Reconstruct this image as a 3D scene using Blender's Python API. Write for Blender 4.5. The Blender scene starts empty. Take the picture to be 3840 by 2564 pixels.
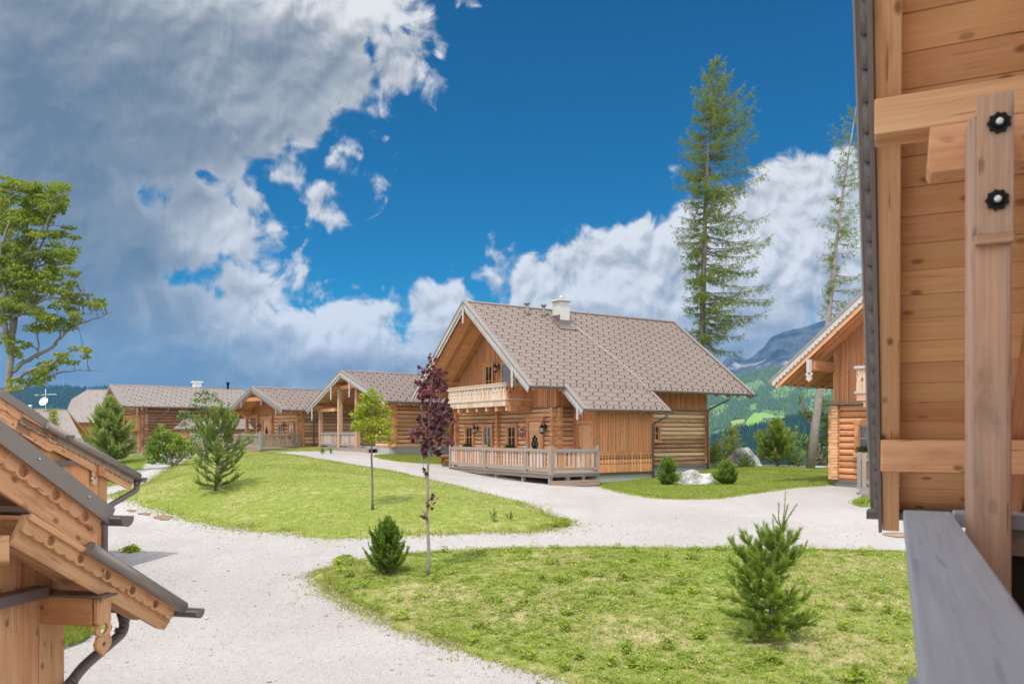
HAZE = 0.00009
HAZE_COL = (.14, .44, .86, 1)
EXPO = 0.4
AMB = 1.85
SUN_E = 2.8
SKY_TINT = (0.0, 0.555, 0.635)
import bpy, math, random
import numpy as np
from mathutils import Vector, Matrix, noise as mnoise
random.seed(7)
rng = np.random.default_rng(7)
SC = bpy.context.scene
COL = SC.collection
# photograph constants: focal length and horizon, in pixels of the 3840 px wide picture; eye 3 m above the near road
F, CX, HY, EYE = 3010.0, 1920.0, 1628.0, 3.0
R = math.radians

def P3(px, py, D):
    return Vector(((px - CX) / F * D, D, EYE + (HY - py) / F * D))

def V(*a):
    return Vector(a)

# ------------------------------------------------------------------ tagging
def tag(o, label=None, cat=None, group=None, kind=None):
    if label: o['label'] = label
    if cat: o['category'] = cat
    if group: o['group'] = group
    if kind: o['kind'] = kind
    return o

def empty(name, loc, rotz=0.0):
    o = bpy.data.objects.new(name, None)
    o.empty_display_size = 0.3
    o.location = loc
    o.rotation_euler = (0, 0, rotz)
    COL.objects.link(o)
    return o

# ------------------------------------------------------------------ mesh builder
class MB:
    def __init__(s):
        s.v = []; s.f = []; s.uv = []; s.m = []; s.r = []; s.sm = []

    def face(s, idx, uvs, mat=0, rnd=0.5, smooth=False):
        s.f.append(idx); s.uv.append(uvs); s.m.append(mat); s.r.append(rnd); s.sm.append(smooth)

    def poly(s, pts, mat=0, rnd=None, uvs=None):
        b = len(s.v)
        s.v += [tuple(p) for p in pts]
        if uvs is None:
            uvs = [(p[0], p[1]) for p in pts]
        s.face(list(range(b, b + len(pts))), uvs, mat, random.random() if rnd is None else rnd)

    def box(s, c, size, ax=None, grain=None, mat=0, rnd=None):
        """oriented box: c centre, size full lengths, ax three unit vectors"""
        c = Vector(c)
        if ax is None:
            ax = (V(1, 0, 0), V(0, 1, 0), V(0, 0, 1))
        h = [x * 0.5 for x in size]
        if grain is None:
            grain = max(range(3), key=lambda i: size[i])
        rnd = random.random() if rnd is None else rnd
        ou, ov = random.uniform(0, 40), random.uniform(0, 40)
        b = len(s.v)
        loc = []
        for k in range(8):
            q = [h[i] if (k >> i) & 1 else -h[i] for i in range(3)]
            loc.append(q)
            s.v.append(tuple(c + ax[0] * q[0] + ax[1] * q[1] + ax[2] * q[2]))
        for n, quad in ((0, (0, 4, 6, 2)), (0, (1, 3, 7, 5)), (1, (0, 1, 5, 4)), (1, (2, 6, 7, 3)), (2, (0, 2, 3, 1)), (2, (4, 5, 7, 6))):
            t = [i for i in range(3) if i != n]
            if grain in t:
                u = grain; v = t[0] if t[1] == grain else t[1]
                uv = [(loc[k][u] + ou, loc[k][v] + ov + n * 3.1) for k in quad]
            else:
                uv = [(loc[k][t[0]] * 0.3 + ou, loc[k][t[1]] + ov) for k in quad]
            s.face([b + k for k in quad], uv, mat, rnd)

    def beam(s, p0, p1, w, h, up=(0, 0, 1), mat=0, rnd=None):
        p0 = Vector(p0); p1 = Vector(p1)
        x = (p1 - p0); L = x.length; x.normalize()
        up = Vector(up)
        y = up.cross(x)
        if y.length < 1e-5:
            y = V(0, 1, 0).cross(x)
        y.normalize()
        z = x.cross(y)
        s.box((p0 + p1) * 0.5, (L, w, h), (x, y, z), 0, mat, rnd)

    def prism(s, pts, O, ax, ay, n, th, mat=0, grain='y', rnd=None):
        """polygon pts (x, y) in the plane O + ax x + ay y, extruded th along n"""
        O = Vector(O); ax = Vector(ax); ay = Vector(ay); n = Vector(n)
        rnd = random.random() if rnd is None else rnd
        ou, ov = random.uniform(0, 40), random.uniform(0, 40)
        area = sum(pts[i][0] * pts[(i + 1) % len(pts)][1] - pts[(i + 1) % len(pts)][0] * pts[i][1] for i in range(len(pts)))
        if (area > 0) != (ax.cross(ay).dot(n) * th > 0):
            pts = pts[::-1]
        k = len(pts); b = len(s.v)
        for (x, y) in pts:
            s.v.append(tuple(O + ax * x + ay * y))
        for (x, y) in pts:
            s.v.append(tuple(O + ax * x + ay * y + n * th))
        def uvf(p):
            x, y = pts[p % k]
            return (y + ou, x + ov) if grain == 'y' else ((x + ou, y + ov) if grain == 'x' else (x * 0.3 + ou, y + ov))
        s.face([b + k + i for i in range(k)], [uvf(i) for i in range(k)], mat, rnd)
        s.face([b + i for i in range(k)][::-1], [uvf(i) for i in range(k)][::-1], mat, rnd)
        per = 0.0
        for i in range(k):
            j = (i + 1) % k
            d = math.hypot(pts[i][0] - pts[j][0], pts[i][1] - pts[j][1])
            if grain == 'n':
                uv = [(ou, per + ov), (ou, per + d + ov), (ou + th, per + d + ov), (ou + th, per + ov)]
            else:
                a, c = uvf(i), uvf(j)
                uv = [a, c, (c[0], c[1] + th), (a[0], a[1] + th)]
            s.face([b + i, b + j, b + k + j, b + k + i], uv, mat, rnd)
            per += d

    def tube(s, pts, rad, n=8, mat=0, rnd=None, cap=True):
        pts = [Vector(p) for p in pts]
        if not hasattr(rad, '__len__'):
            rad = [rad] * len(pts)
        rnd = random.random() if rnd is None else rnd
        b = len(s.v)
        prev = None
        L = 0.0
        lens = []
        for i, p in enumerate(pts):
            d = (pts[min(i + 1, len(pts) - 1)] - pts[max(i - 1, 0)])
            if d.length < 1e-9: d = V(0, 0, 1)
            d.normalize()
            if prev is None:
                a = V(0, 0, 1).cross(d)
                if a.length < 0.1: a = V(1, 0, 0).cross(d)
            else:
                a = prev - d * prev.dot(d)
            a.normalize(); prev = a
            c = d.cross(a)
            if i: L += (p - pts[i - 1]).length
            lens.append(L)
            for k in range(n):
                t = 2 * math.pi * k / n
                s.v.append(tuple(p + (a * math.cos(t) + c * math.sin(t)) * rad[i]))
        for i in range(len(pts) - 1):
            for k in range(n):
                k2 = (k + 1) % n
                s.face([b + i * n + k, b + i * n + k2, b + (i + 1) * n + k2, b + (i + 1) * n + k],
                       [(lens[i], k / n), (lens[i], (k + 1) / n), (lens[i + 1], (k + 1) / n), (lens[i + 1], k / n)], mat, rnd, True)
        if cap:
            s.face([b + k for k in range(n)][::-1], [(k / n, 0) for k in range(n)], mat, rnd)
            e = b + (len(pts) - 1) * n
            s.face([e + k for k in range(n)], [(k / n, 0) for k in range(n)], mat, rnd)

    def lathe(s, c, prof, n=12, mat=0, rnd=None):
        """prof: list of (radius, z) about the vertical through c"""
        s.tube([(c[0], c[1], c[2] + z) for r, z in prof], [max(r, 1e-4) for r, z in prof], n, mat, rnd)

    def build(s, name, mats, parent=None, dz=0.0, bevel=0.0, shift=None):
        me = bpy.data.meshes.new(name)
        v = s.v
        if dz or shift:
            sx, sy, sz = shift or (0, 0, 0)
            v = [(x - sx, y - sy, z - dz - sz) for x, y, z in v]
        me.from_pydata(v, [], s.f)
        if not isinstance(mats, (list, tuple)): mats = [mats]
        for m in mats: me.materials.append(m)
        me.polygons.foreach_set('material_index', s.m)
        me.polygons.foreach_set('use_smooth', s.sm)
        uvl = me.uv_layers.new(name='UVMap')
        flat = [c for f in s.uv for uv in f for c in uv]
        uvl.data.foreach_set('uv', flat)
        at = me.attributes.new('rnd', 'FLOAT', 'FACE')
        at.data.foreach_set('value', s.r)
        me.update()
        o = bpy.data.objects.new(name, me)
        COL.objects.link(o)
        if parent: o.parent = parent
        if bevel:
            bm = o.modifiers.new('bevel', 'BEVEL')
            bm.width = bevel; bm.segments = 2; bm.limit_method = 'ANGLE'; bm.angle_limit = R(40)
        return o

def fast_mesh(name, verts, faces, mats, rnd=None, parent=None, matidx=None, smooth=False, loc=None):
    """verts (N,3), faces (M,k) numpy"""
    me = bpy.data.meshes.new(name)
    N = len(verts); M, k = faces.shape
    verts = np.asarray(verts, dtype=np.float32)
    if loc is not None: verts = verts - np.array(loc, dtype=np.float32)
    me.vertices.add(N); me.vertices.foreach_set('co', verts.ravel())
    me.loops.add(M * k); me.loops.foreach_set('vertex_index', faces.astype(np.int32).ravel())
    me.polygons.add(M); me.polygons.foreach_set('loop_start', np.arange(0, M * k, k, dtype=np.int32))
    if not isinstance(mats, (list, tuple)): mats = [mats]
    for m in mats: me.materials.append(m)
    if matidx is not None: me.polygons.foreach_set('material_index', matidx.astype(np.int32))
    if smooth: me.polygons.foreach_set('use_smooth', np.ones(M, dtype=bool))
    me.update(calc_edges=True)
    if rnd is not None:
        at = me.attributes.new('rnd', 'FLOAT', 'FACE'); at.data.foreach_set('value', np.asarray(rnd, dtype=np.float32))
    o = bpy.data.objects.new(name, me)
    COL.objects.link(o)
    if parent: o.parent = parent
    return o

# ------------------------------------------------------------------ materials
def new_mat(name):
    m = bpy.data.materials.new(name); m.use_nodes = True
    nt = m.node_tree
    bs = nt.nodes['Principled BSDF']
    return m, nt, bs

class NT:
    """small helper to write node graphs as expressions"""
    def __init__(s, nt): s.nt = nt
    def n(s, t, **kw):
        x = s.nt.nodes.new(t)
        for k, v in kw.items(): setattr(x, k, v)
        return x
    def put(s, sock, v):
        if v is None: return
        if isinstance(v, bpy.types.NodeSocket): s.nt.links.new(v, sock)
        else: sock.default_value = v
    def math(s, op, a, b=None, c=None, clamp=False):
        x = s.n('ShaderNodeMath', operation=op); x.use_clamp = clamp
        s.put(x.inputs[0], a); s.put(x.inputs[1], b); s.put(x.inputs[2], c)
        return x.outputs[0]
    def vmath(s, op, a, b=None, out=0):
        x = s.n('ShaderNodeVectorMath', operation=op)
        s.put(x.inputs[0], a); s.put(x.inputs[1], b)
        return x.outputs[out]
    def mix(s, fac, a, b, blend='MIX'):
        x = s.n('ShaderNodeMix', data_type='RGBA', blend_type=blend)
        s.put(x.inputs[0], fac)
        s.put(x.inputs[6], a if isinstance(a, bpy.types.NodeSocket) else (*a, 1) if len(a) == 3 else a)
        s.put(x.inputs[7], b if isinstance(b, bpy.types.NodeSocket) else (*b, 1) if len(b) == 3 else b)
        return x.outputs[2]
    def noise(s, vec, scale, detail=3.0, rough=0.5, out=0, dist=0.0):
        x = s.n('ShaderNodeTexNoise')
        if vec is not None: s.put(x.inputs['Vector'], vec)
        x.inputs['Scale'].default_value = scale; x.inputs['Detail'].default_value = detail
        x.inputs['Roughness'].default_value = rough; x.inputs['Distortion'].default_value = dist
        return x.outputs[out]
    def ramp(s, fac, lo, hi):
        x = s.n('ShaderNodeMapRange'); x.interpolation_type = 'SMOOTHSTEP'
        s.put(x.inputs[0], fac); s.put(x.inputs[1], lo); s.put(x.inputs[2], hi)
        return x.outputs[0]
    def xyz(s, x, y, z):
        c = s.n('ShaderNodeCombineXYZ'); s.put(c.inputs[0], x); s.put(c.inputs[1], y); s.put(c.inputs[2], z)
        return c.outputs[0]
    def sep(s, v):
        c = s.n('ShaderNodeSeparateXYZ'); s.put(c.inputs[0], v)
        return c.outputs
    def attr(s, name):
        return s.n('ShaderNodeAttribute', attribute_name=name).outputs['Fac']
    def bump(s, h, strength, dist):
        b = s.n('ShaderNodeBump'); b.inputs['Strength'].default_value = strength; b.inputs['Distance'].default_value = dist
        s.put(b.inputs['Height'], h)
        return b.outputs[0]

def wood(name, light, dark, gray=None, gray_amt=0.0, knots=1.0, rough=0.7, var=0.5, bump=0.25, tone2=None, cracks=0.0):
    m, nt, bs = new_mat(name); g = NT(nt)
    uv = g.n('ShaderNodeUVMap', uv_map='UVMap').outputs[0]
    x, y, _ = g.sep(uv)
    r = g.attr('rnd')
    z = g.math('MULTIPLY', r, 37.0)
    wob = g.noise(g.xyz(g.math('MULTIPLY', x, 1.3), g.math('MULTIPLY', y, 5.0), z), 1.0, 2.0)
    yy = g.math('ADD', y, g.math('MULTIPLY', wob, 0.05))
    grain = g.noise(g.xyz(g.math('MULTIPLY', x, 1.6), g.math('MULTIPLY', yy, 60.0), z), 1.0, 4.0, 0.6)
    broad = g.noise(g.xyz(g.math('MULTIPLY', x, 0.7), g.math('MULTIPLY', yy, 9.0), z), 1.0, 3.0, 0.55)
    f = g.math('ADD', g.math('MULTIPLY', grain, 0.55), g.math('MULTIPLY', broad, 0.6))
    f = g.ramp(f, 0.35, 0.82)
    c = g.mix(f, dark, light)
    if tone2:
        c = g.mix(g.math('MULTIPLY', g.ramp(r, 0.45, 1.0), 0.75), c, tone2)
    # board to board variation
    hsv = g.n('ShaderNodeHueSaturation')
    g.put(hsv.inputs['Value'], g.math('ADD', 1.0 - var * 0.5, g.math('MULTIPLY', r, var)))
    g.put(hsv.inputs['Hue'], g.math('ADD', 0.494, g.math('MULTIPLY', g.math('FRACT', g.math('MULTIPLY', r, 7.3)), 0.012)))
    g.put(hsv.inputs['Color'], c)
    c = hsv.outputs[0]
    if knots:
        vo = g.n('ShaderNodeTexVoronoi', voronoi_dimensions='2D'); vo.inputs['Scale'].default_value = 1.0
        g.put(vo.inputs['Vector'], g.xyz(g.math('ADD', g.math('MULTIPLY', x, 3.4), z), g.math('MULTIPLY', y, 6.0), 0.0))
        kn = g.math('MULTIPLY', g.ramp(vo.outputs['Distance'], 0.17, 0.05), knots * 0.85)
        sp = g.sep(vo.outputs['Color'])[0]
        kn = g.math('MULTIPLY', kn, g.ramp(sp, 0.60, 0.70))
        c = g.mix(kn, c, (dark[0] * 0.42, dark[1] * 0.36, dark[2] * 0.34))
    if gray is not None and gray_amt > 0:
        gn = g.noise(g.xyz(g.math('MULTIPLY', x, 1.1), g.math('MULTIPLY', y, 6.0), g.math('ADD', z, 9.0)), 1.0, 4.0, 0.6)
        gg = g.mix(grain, (gray[0] * 0.7, gray[1] * 0.7, gray[2] * 0.7), (gray[0] * 1.15, gray[1] * 1.15, gray[2] * 1.15))
        ga = g.math('ADD', g.math('MULTIPLY', gn, 0.7), g.math('MULTIPLY', r, 0.3))
        c = g.mix(g.ramp(ga, 1.0 - gray_amt - 0.28, 1.0 - gray_amt + 0.18), c, gg)
    if cracks:
        ck = g.noise(g.xyz(g.math('MULTIPLY', x, 2.2), g.math('MULTIPLY', yy, 42.0), g.math('ADD', z, 4.0)), 1.0, 2.0, 0.5)
        ck = g.math('MULTIPLY', g.ramp(ck, 0.335, 0.285), cracks)
        c = g.mix(ck, c, (dark[0] * .25, dark[1] * .22, dark[2] * .22))
        st = g.noise(g.xyz(g.math('MULTIPLY', x, 1.4), g.math('MULTIPLY', y, 4.0), g.math('ADD', z, 20.0)), 1.0, 5.0, 0.65)
        c = g.mix(g.math('MULTIPLY', g.ramp(st, 0.55, 0.72), cracks * .55), c, (dark[0] * .55, dark[1] * .5, dark[2] * .5))
    g.put(bs.inputs['Base Color'], c)
    bs.inputs['Roughness'].default_value = rough
    bs.inputs['Specular IOR Level'].default_value = 0.25
    g.put(bs.inputs['Normal'], g.bump(grain, bump, 0.01))
    return m

def plain(name, col, rough=0.6, metal=0.0, noise_amt=0.15, scale=6.0, spec=0.4, bump=0.0):
    m, nt, bs = new_mat(name); g = NT(nt)
    oc = g.n('ShaderNodeTexCoord').outputs['Object']
    n = g.noise(oc, scale, 5.0, 0.6)
    f = g.math('ADD', 1.0 - noise_amt, g.math('MULTIPLY', n, 2 * noise_amt))
    hsv = g.n('ShaderNodeHueSaturation'); hsv.inputs['Color'].default_value = (*col, 1)
    g.put(hsv.inputs['Value'], f)
    g.put(bs.inputs['Base Color'], hsv.outputs[0])
    bs.inputs['Roughness'].default_value = rough; bs.inputs['Metallic'].default_value = metal
    bs.inputs['Specular IOR Level'].default_value = spec
    if bump: g.put(bs.inputs['Normal'], g.bump(g.noise(oc, scale * 8, 4.0), bump, 0.02))
    return m

def leaf_mat(name, c0, c1, c2=None, trans=0.35, rough=0.55, spec=0.3):
    m, nt, bs = new_mat(name); g = NT(nt)
    r = g.attr('rnd')
    c = g.mix(r, c0, c1)
    if c2: c = g.mix(g.ramp(r, 0.82, 1.0), c, c2)
    g.put(bs.inputs['Base Color'], c); bs.inputs['Roughness'].default_value = rough
    bs.inputs['Specular IOR Level'].default_value = spec
    tr = g.n('ShaderNodeBsdfTranslucent')
    hs = g.n('ShaderNodeHueSaturation'); hs.inputs['Saturation'].default_value = 1.15; hs.inputs['Value'].default_value = 1.25
    g.put(hs.inputs['Color'], c); g.put(tr.inputs['Color'], hs.outputs[0])
    mx = g.n('ShaderNodeMixShader'); mx.inputs[0].default_value = trans
    nt.links.new(bs.outputs[0], mx.inputs[1]); nt.links.new(tr.outputs[0], mx.inputs[2])
    nt.links.new(mx.outputs[0], nt.nodes['Material Output'].inputs['Surface'])
    return m

ORANGE_L, ORANGE_D = (0.68, 0.35, 0.175), (0.50, 0.215, 0.092)
GRAY = (0.255, 0.245, 0.24)
M = {}
M['plank'] = wood('larch planks', ORANGE_L, ORANGE_D, tone2=(0.50, 0.20, 0.08), var=0.5)
M['beam'] = wood('larch beams', (0.66, 0.325, 0.155), (0.47, 0.195, 0.082), var=0.3, cracks=.5)
M['soffit'] = wood('soffit boards', (0.80, 0.46, 0.23), (0.67, 0.34, 0.148), var=0.16, cracks=.3)
M['pale'] = wood('fresh pale larch', (0.72, 0.415, 0.23), (0.54, 0.265, 0.122), var=0.28, cracks=.7)
M['log'] = wood('hewn logs', (0.68, 0.40, 0.21), (0.42, 0.185, 0.078), gray=(0.68, 0.48, 0.31), gray_amt=0.32, tone2=(0.50, 0.205, 0.075), var=0.75, bump=0.6)
M['logy'] = wood('sun bleached logs', (0.72, 0.46, 0.25), (0.42, 0.19, 0.08), gray=(0.74, 0.55, 0.37), gray_amt=0.42, tone2=(0.52, 0.235, 0.095), var=0.85, bump=0.6)
M['logdark'] = wood('old dark logs', (0.40, 0.20, 0.10), (0.19, 0.075, 0.034), gray=(0.40, 0.31, 0.22), gray_amt=0.36, var=0.6, bump=0.6)
M['silver'] = wood('silvered boards', (0.50, 0.43, 0.37), (0.34, 0.27, 0.22), gray=(0.47, 0.45, 0.435), gray_amt=0.58, knots=0.5, var=0.3)
M['gray'] = wood('grey weathered timber', (0.46, 0.32, 0.21), (0.29, 0.19, 0.12), gray=GRAY, gray_amt=0.52, knots=0.5, var=0.3, bump=0.5)
M['slat'] = wood('half weathered slats', (0.60, 0.34, 0.18), (0.40, 0.19, 0.085), gray=(0.50, 0.45, 0.42), gray_amt=0.45, knots=0.6, var=0.45)
M['carved'] = wood('bleached carved boards', (0.66, 0.47, 0.32), (0.48, 0.29, 0.16), gray=(0.58, 0.52, 0.48), gray_amt=0.40, knots=0.4, var=0.2)
M['rail'] = wood('blue grey weathered rail', (0.31, 0.325, 0.36), (0.225, 0.24, 0.265), gray=(0.33, 0.345, 0.375), gray_amt=0.55, knots=0.0, var=0.1, rough=0.6, cracks=.25)
M['rust'] = plain('rusty cast iron', (0.30, 0.20, 0.15), 0.8, 0.1, 0.2, 9.0)
M['hook'] = plain('dark snow hooks', (0.10, 0.082, 0.073), 0.5, 0.2, 0.1, 5.0)
M['edge'] = wood('dark weathered edge boards', (0.33, 0.27, 0.22), (0.17, 0.135, 0.11), gray=(0.22, 0.20, 0.19), gray_amt=0.5, knots=0.3, var=0.3, bump=0.6)
M['post'] = wood('weathered post', (0.58, 0.355, 0.22), (0.38, 0.205, 0.12), gray=(0.42, 0.34, 0.28), gray_amt=0.26, knots=1.0, var=0.2, cracks=1.0)
M['roof'] = None
M['gutter'] = plain('brown gutter metal', (0.17, 0.147, 0.14), 0.38, 0.2, 0.12, 3.0)
M['guttergray'] = plain('grey brown sheet metal', (0.26, 0.222, 0.195), 0.42, 0.4, 0.12, 3.0)
M['pipe'] = plain('brown downpipe', (0.155, 0.118, 0.112), 0.36, 0.15, 0.1, 3.0)
M['iron'] = plain('black wrought iron', (0.012, 0.012, 0.013), 0.45, 0.6, 0.1, 8.0)
M['concrete'] = plain('grey green plinth', (0.33, 0.345, 0.32), 0.85, 0.0, 0.12, 2.5, bump=0.2)
M['render'] = plain('pale chimney render', (0.50, 0.49, 0.44), 0.85, 0.0, 0.06, 3.0, bump=0.2)
M['white'] = plain('white render', (0.72, 0.72, 0.70), 0.8, 0.0, 0.05, 3.0)
M['steel'] = plain('bright steel', (0.55, 0.55, 0.55), 0.25, 0.9, 0.05, 3.0)
M['dark'] = plain('painted recess shade', (0.02, 0.014, 0.011), 0.9, 0.0, 0.1, 3.0)  # near black that paints shade into recesses and the room behind the rail
M['redsign'] = plain('dark red enamel', (0.16, 0.006, 0.016), 0.35, 0.0, 0.05, 3.0)
M['lettering'] = plain('white lettering', (0.8, 0.8, 0.8), 0.5, 0.0, 0.02, 3.0)
M['bench'] = wood('red brown bench timber', (0.34, 0.10, 0.045), (0.20, 0.055, 0.026), var=0.3)

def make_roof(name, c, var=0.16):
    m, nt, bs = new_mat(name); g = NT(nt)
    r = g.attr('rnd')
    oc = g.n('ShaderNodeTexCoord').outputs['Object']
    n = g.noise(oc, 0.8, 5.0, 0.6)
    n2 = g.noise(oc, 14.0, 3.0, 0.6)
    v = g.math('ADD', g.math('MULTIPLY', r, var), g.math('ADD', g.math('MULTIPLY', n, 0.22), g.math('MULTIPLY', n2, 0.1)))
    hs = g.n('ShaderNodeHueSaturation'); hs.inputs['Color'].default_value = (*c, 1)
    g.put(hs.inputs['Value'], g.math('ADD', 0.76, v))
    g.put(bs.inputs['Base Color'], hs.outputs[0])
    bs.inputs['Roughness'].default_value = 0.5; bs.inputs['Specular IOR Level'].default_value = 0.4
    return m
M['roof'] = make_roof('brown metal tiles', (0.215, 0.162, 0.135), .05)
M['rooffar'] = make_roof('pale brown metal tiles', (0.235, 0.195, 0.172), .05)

def make_glass():
    m, nt, bs = new_mat('window glass'); g = NT(nt)
    oc = g.n('ShaderNodeTexCoord').outputs['Object']
    n = g.noise(oc, 1.6, 3.0, 0.6)
    g.put(bs.inputs['Base Color'], g.mix(g.ramp(n, 0.45, 0.7), (0.012, 0.014, 0.017), (0.06, 0.065, 0.07)))
    bs.inputs['Roughness'].default_value = 0.06
    bs.inputs['Specular IOR Level'].default_value = 0.8
    return m
M['glass'] = make_glass()
M['lampglass'] = plain('seeded lantern glass', (0.42, 0.40, 0.36), 0.25, 0.0, 0.2, 12.0)
M['curtain'] = plain('white curtain', (0.65, 0.65, 0.66), 0.9, 0.0, 0.1, 10.0)
# ------------------------------------------------------------------ terrain height field
CTRL = [
 (-600,2564,9.6),(300,2564,9.6),(1000,2564,9.6),(1700,2564,9.6),(2280,2564,9.6),(2900,2564,9.5),(3500,2564,9.5),(4300,2564,9.5),
 (1210,2150,15.6),(1300,2270,13.3),(1500,2350,12.0),(1850,2450,10.8),(700,2300,12.8),(1000,2150,15.8),(800,2100,17.1),(430,2071,18.0),
 (1550,2085,16.9),(2200,2060,17.2),(2800,2065,17.0),(3400,2080,16.6),(4000,2100,16.2),(2000,2190,14.0),(2800,2195,13.9),(3400,2200,13.8),
 (2100,1960,21.2),(1900,1990,19.6),(1700,2010,18.9),(1300,2008,20.3),(1000,1985,21.3),(700,1935,23.8),(430,1850,29.7),
 (1920,1880,26.0),(1600,1800,32.0),(1300,1740,39.0),(1030,1700,50.0),(1398,1918,22.9),(800,1844,25.8),(1600,1900,22.3),(1100,1850,25.0),
 (1000,1760,35.0),(700,1790,29.5),(600,1850,26.3),(600,1760,47.0),(480,1800,38.0),(420,1720,66.0),(640,1748,45.0),
 (2067,1819,32.7),(1690,1757,40.1),(2239,1814,35.5),(2649,1765,41.0),(2520,1868,27.0),(2300,1840,31.0),(2750,1790,37.0),
 (2792,1751,45.0),(3036,1759,43.0),(3110,1812,32.0),(3100,1900,24.5),(3300,1960,21.0),(3600,1980,20.0),(2400,1960,21.3),(2700,1920,23.2),
 (1410,1697,47.0),(1580,1712,45.0),(1204,1685,52.0),(1000,1678,57.0),(860,1680,58.0),(520,1712,66.0),(800,1690,72.0),
 (-300,2000,20.6),(-600,2100,17.0),(-400,1800,34.0),(200,1700,90.0),(600,1680,95.0),(1500,1680,85.0),(-300,1700,90.0),(3500,1790,40.0),(4200,1790,40.0),
]
_cp = np.array([tuple(P3(*c)) for c in CTRL])
def _tpsk(d2):
    return 0.5 * d2 * np.log(d2 + 1e-9)
def _tps_fit(P, lam=0.6):
    n = len(P); XY = P[:, :2]
    d2 = ((XY[:, None] - XY[None]) ** 2).sum(-1)
    A = np.zeros((n + 3, n + 3)); A[:n, :n] = _tpsk(d2) + lam * np.eye(n)
    A[:n, n] = 1; A[:n, n + 1:] = XY; A[n, :n] = 1; A[n + 1:, :n] = XY.T
    b = np.zeros(n + 3); b[:n] = P[:, 2]
    return np.linalg.solve(A, b)
_tw = _tps_fit(_cp)
def _edge(X):
    t = np.clip((np.asarray(X) + 4.0) / 9.0, 0, 1); t = t * t * (3 - 2 * t)
    return 118.0 * (1 - t) + 47.5 * t
def ground_np(X, Y):
    X = np.asarray(X, dtype=float); Y = np.asarray(Y, dtype=float)
    sh = X.shape
    x = np.clip(X.ravel(), -55, 34); y = np.clip(Y.ravel(), 7.5, 96)
    z = np.zeros_like(x)
    for s in range(0, len(x), 20000):
        xx = x[s:s + 20000]; yy = y[s:s + 20000]
        d2 = (xx[:, None] - _cp[None, :, 0]) ** 2 + (yy[:, None] - _cp[None, :, 1]) ** 2
        z[s:s + 20000] = _tpsk(d2) @ _tw[:-3] + _tw[-3] + _tw[-2] * xx + _tw[-1] * yy
    d = np.maximum(Y.ravel() - _edge(X.ravel()), 0)
    z = z - 0.5 * d * d / (d + 12.0)
    # small undulation
    z = z + 0.025 * np.sin(X.ravel() * 1.1 + 0.7 * Y.ravel()) * np.sin(Y.ravel() * 0.9)
    return np.maximum(z, -62).reshape(sh)
def gz(x, y):
    return float(ground_np(np.array([x]), np.array([y]))[0])
_Dm = np.concatenate([np.arange(4, 30, 0.05), np.arange(30, 130, 0.15)])
def hit(px, py):
    """first point of the ground seen through a pixel of the photograph"""
    X = (px - CX) / F * _Dm; Z = EYE + (HY - py) / F * _Dm
    g = ground_np(X, _Dm)
    k = np.nonzero(Z <= g)[0]
    if len(k) == 0:
        i = int(np.argmin(Z - g))
        if Z[i] - g[i] > 1.0: i = len(_Dm) - 1
    else:
        i = k[0]
    return (X[i], _Dm[i])

def in_poly(poly, X, Y):
    poly = np.asarray(poly); ins = np.zeros(X.shape, dtype=bool)
    j = len(poly) - 1
    for i in range(len(poly)):
        xi, yi = poly[i]; xj, yj = poly[j]
        c = ((yi > Y) != (yj > Y)) & (X < (xj - xi) * (Y - yi) / (yj - yi + 1e-12) + xi)
        ins ^= c; j = i
    return ins

def smooth_poly(P, n=5):
    """Catmull-Rom through closed points"""
    P = np.array(P); out = []
    m = len(P)
    for i in range(m):
        p0, p1, p2, p3 = P[i - 1], P[i], P[(i + 1) % m], P[(i + 2) % m]
        for t in np.linspace(0, 1, n, endpoint=False):
            out.append(0.5 * ((2 * p1) + (-p0 + p2) * t + (2 * p0 - 5 * p1 + 4 * p2 - p3) * t * t + (-p0 + 3 * p1 - 3 * p2 + p3) * t ** 3))
    return np.array(out)

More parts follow.
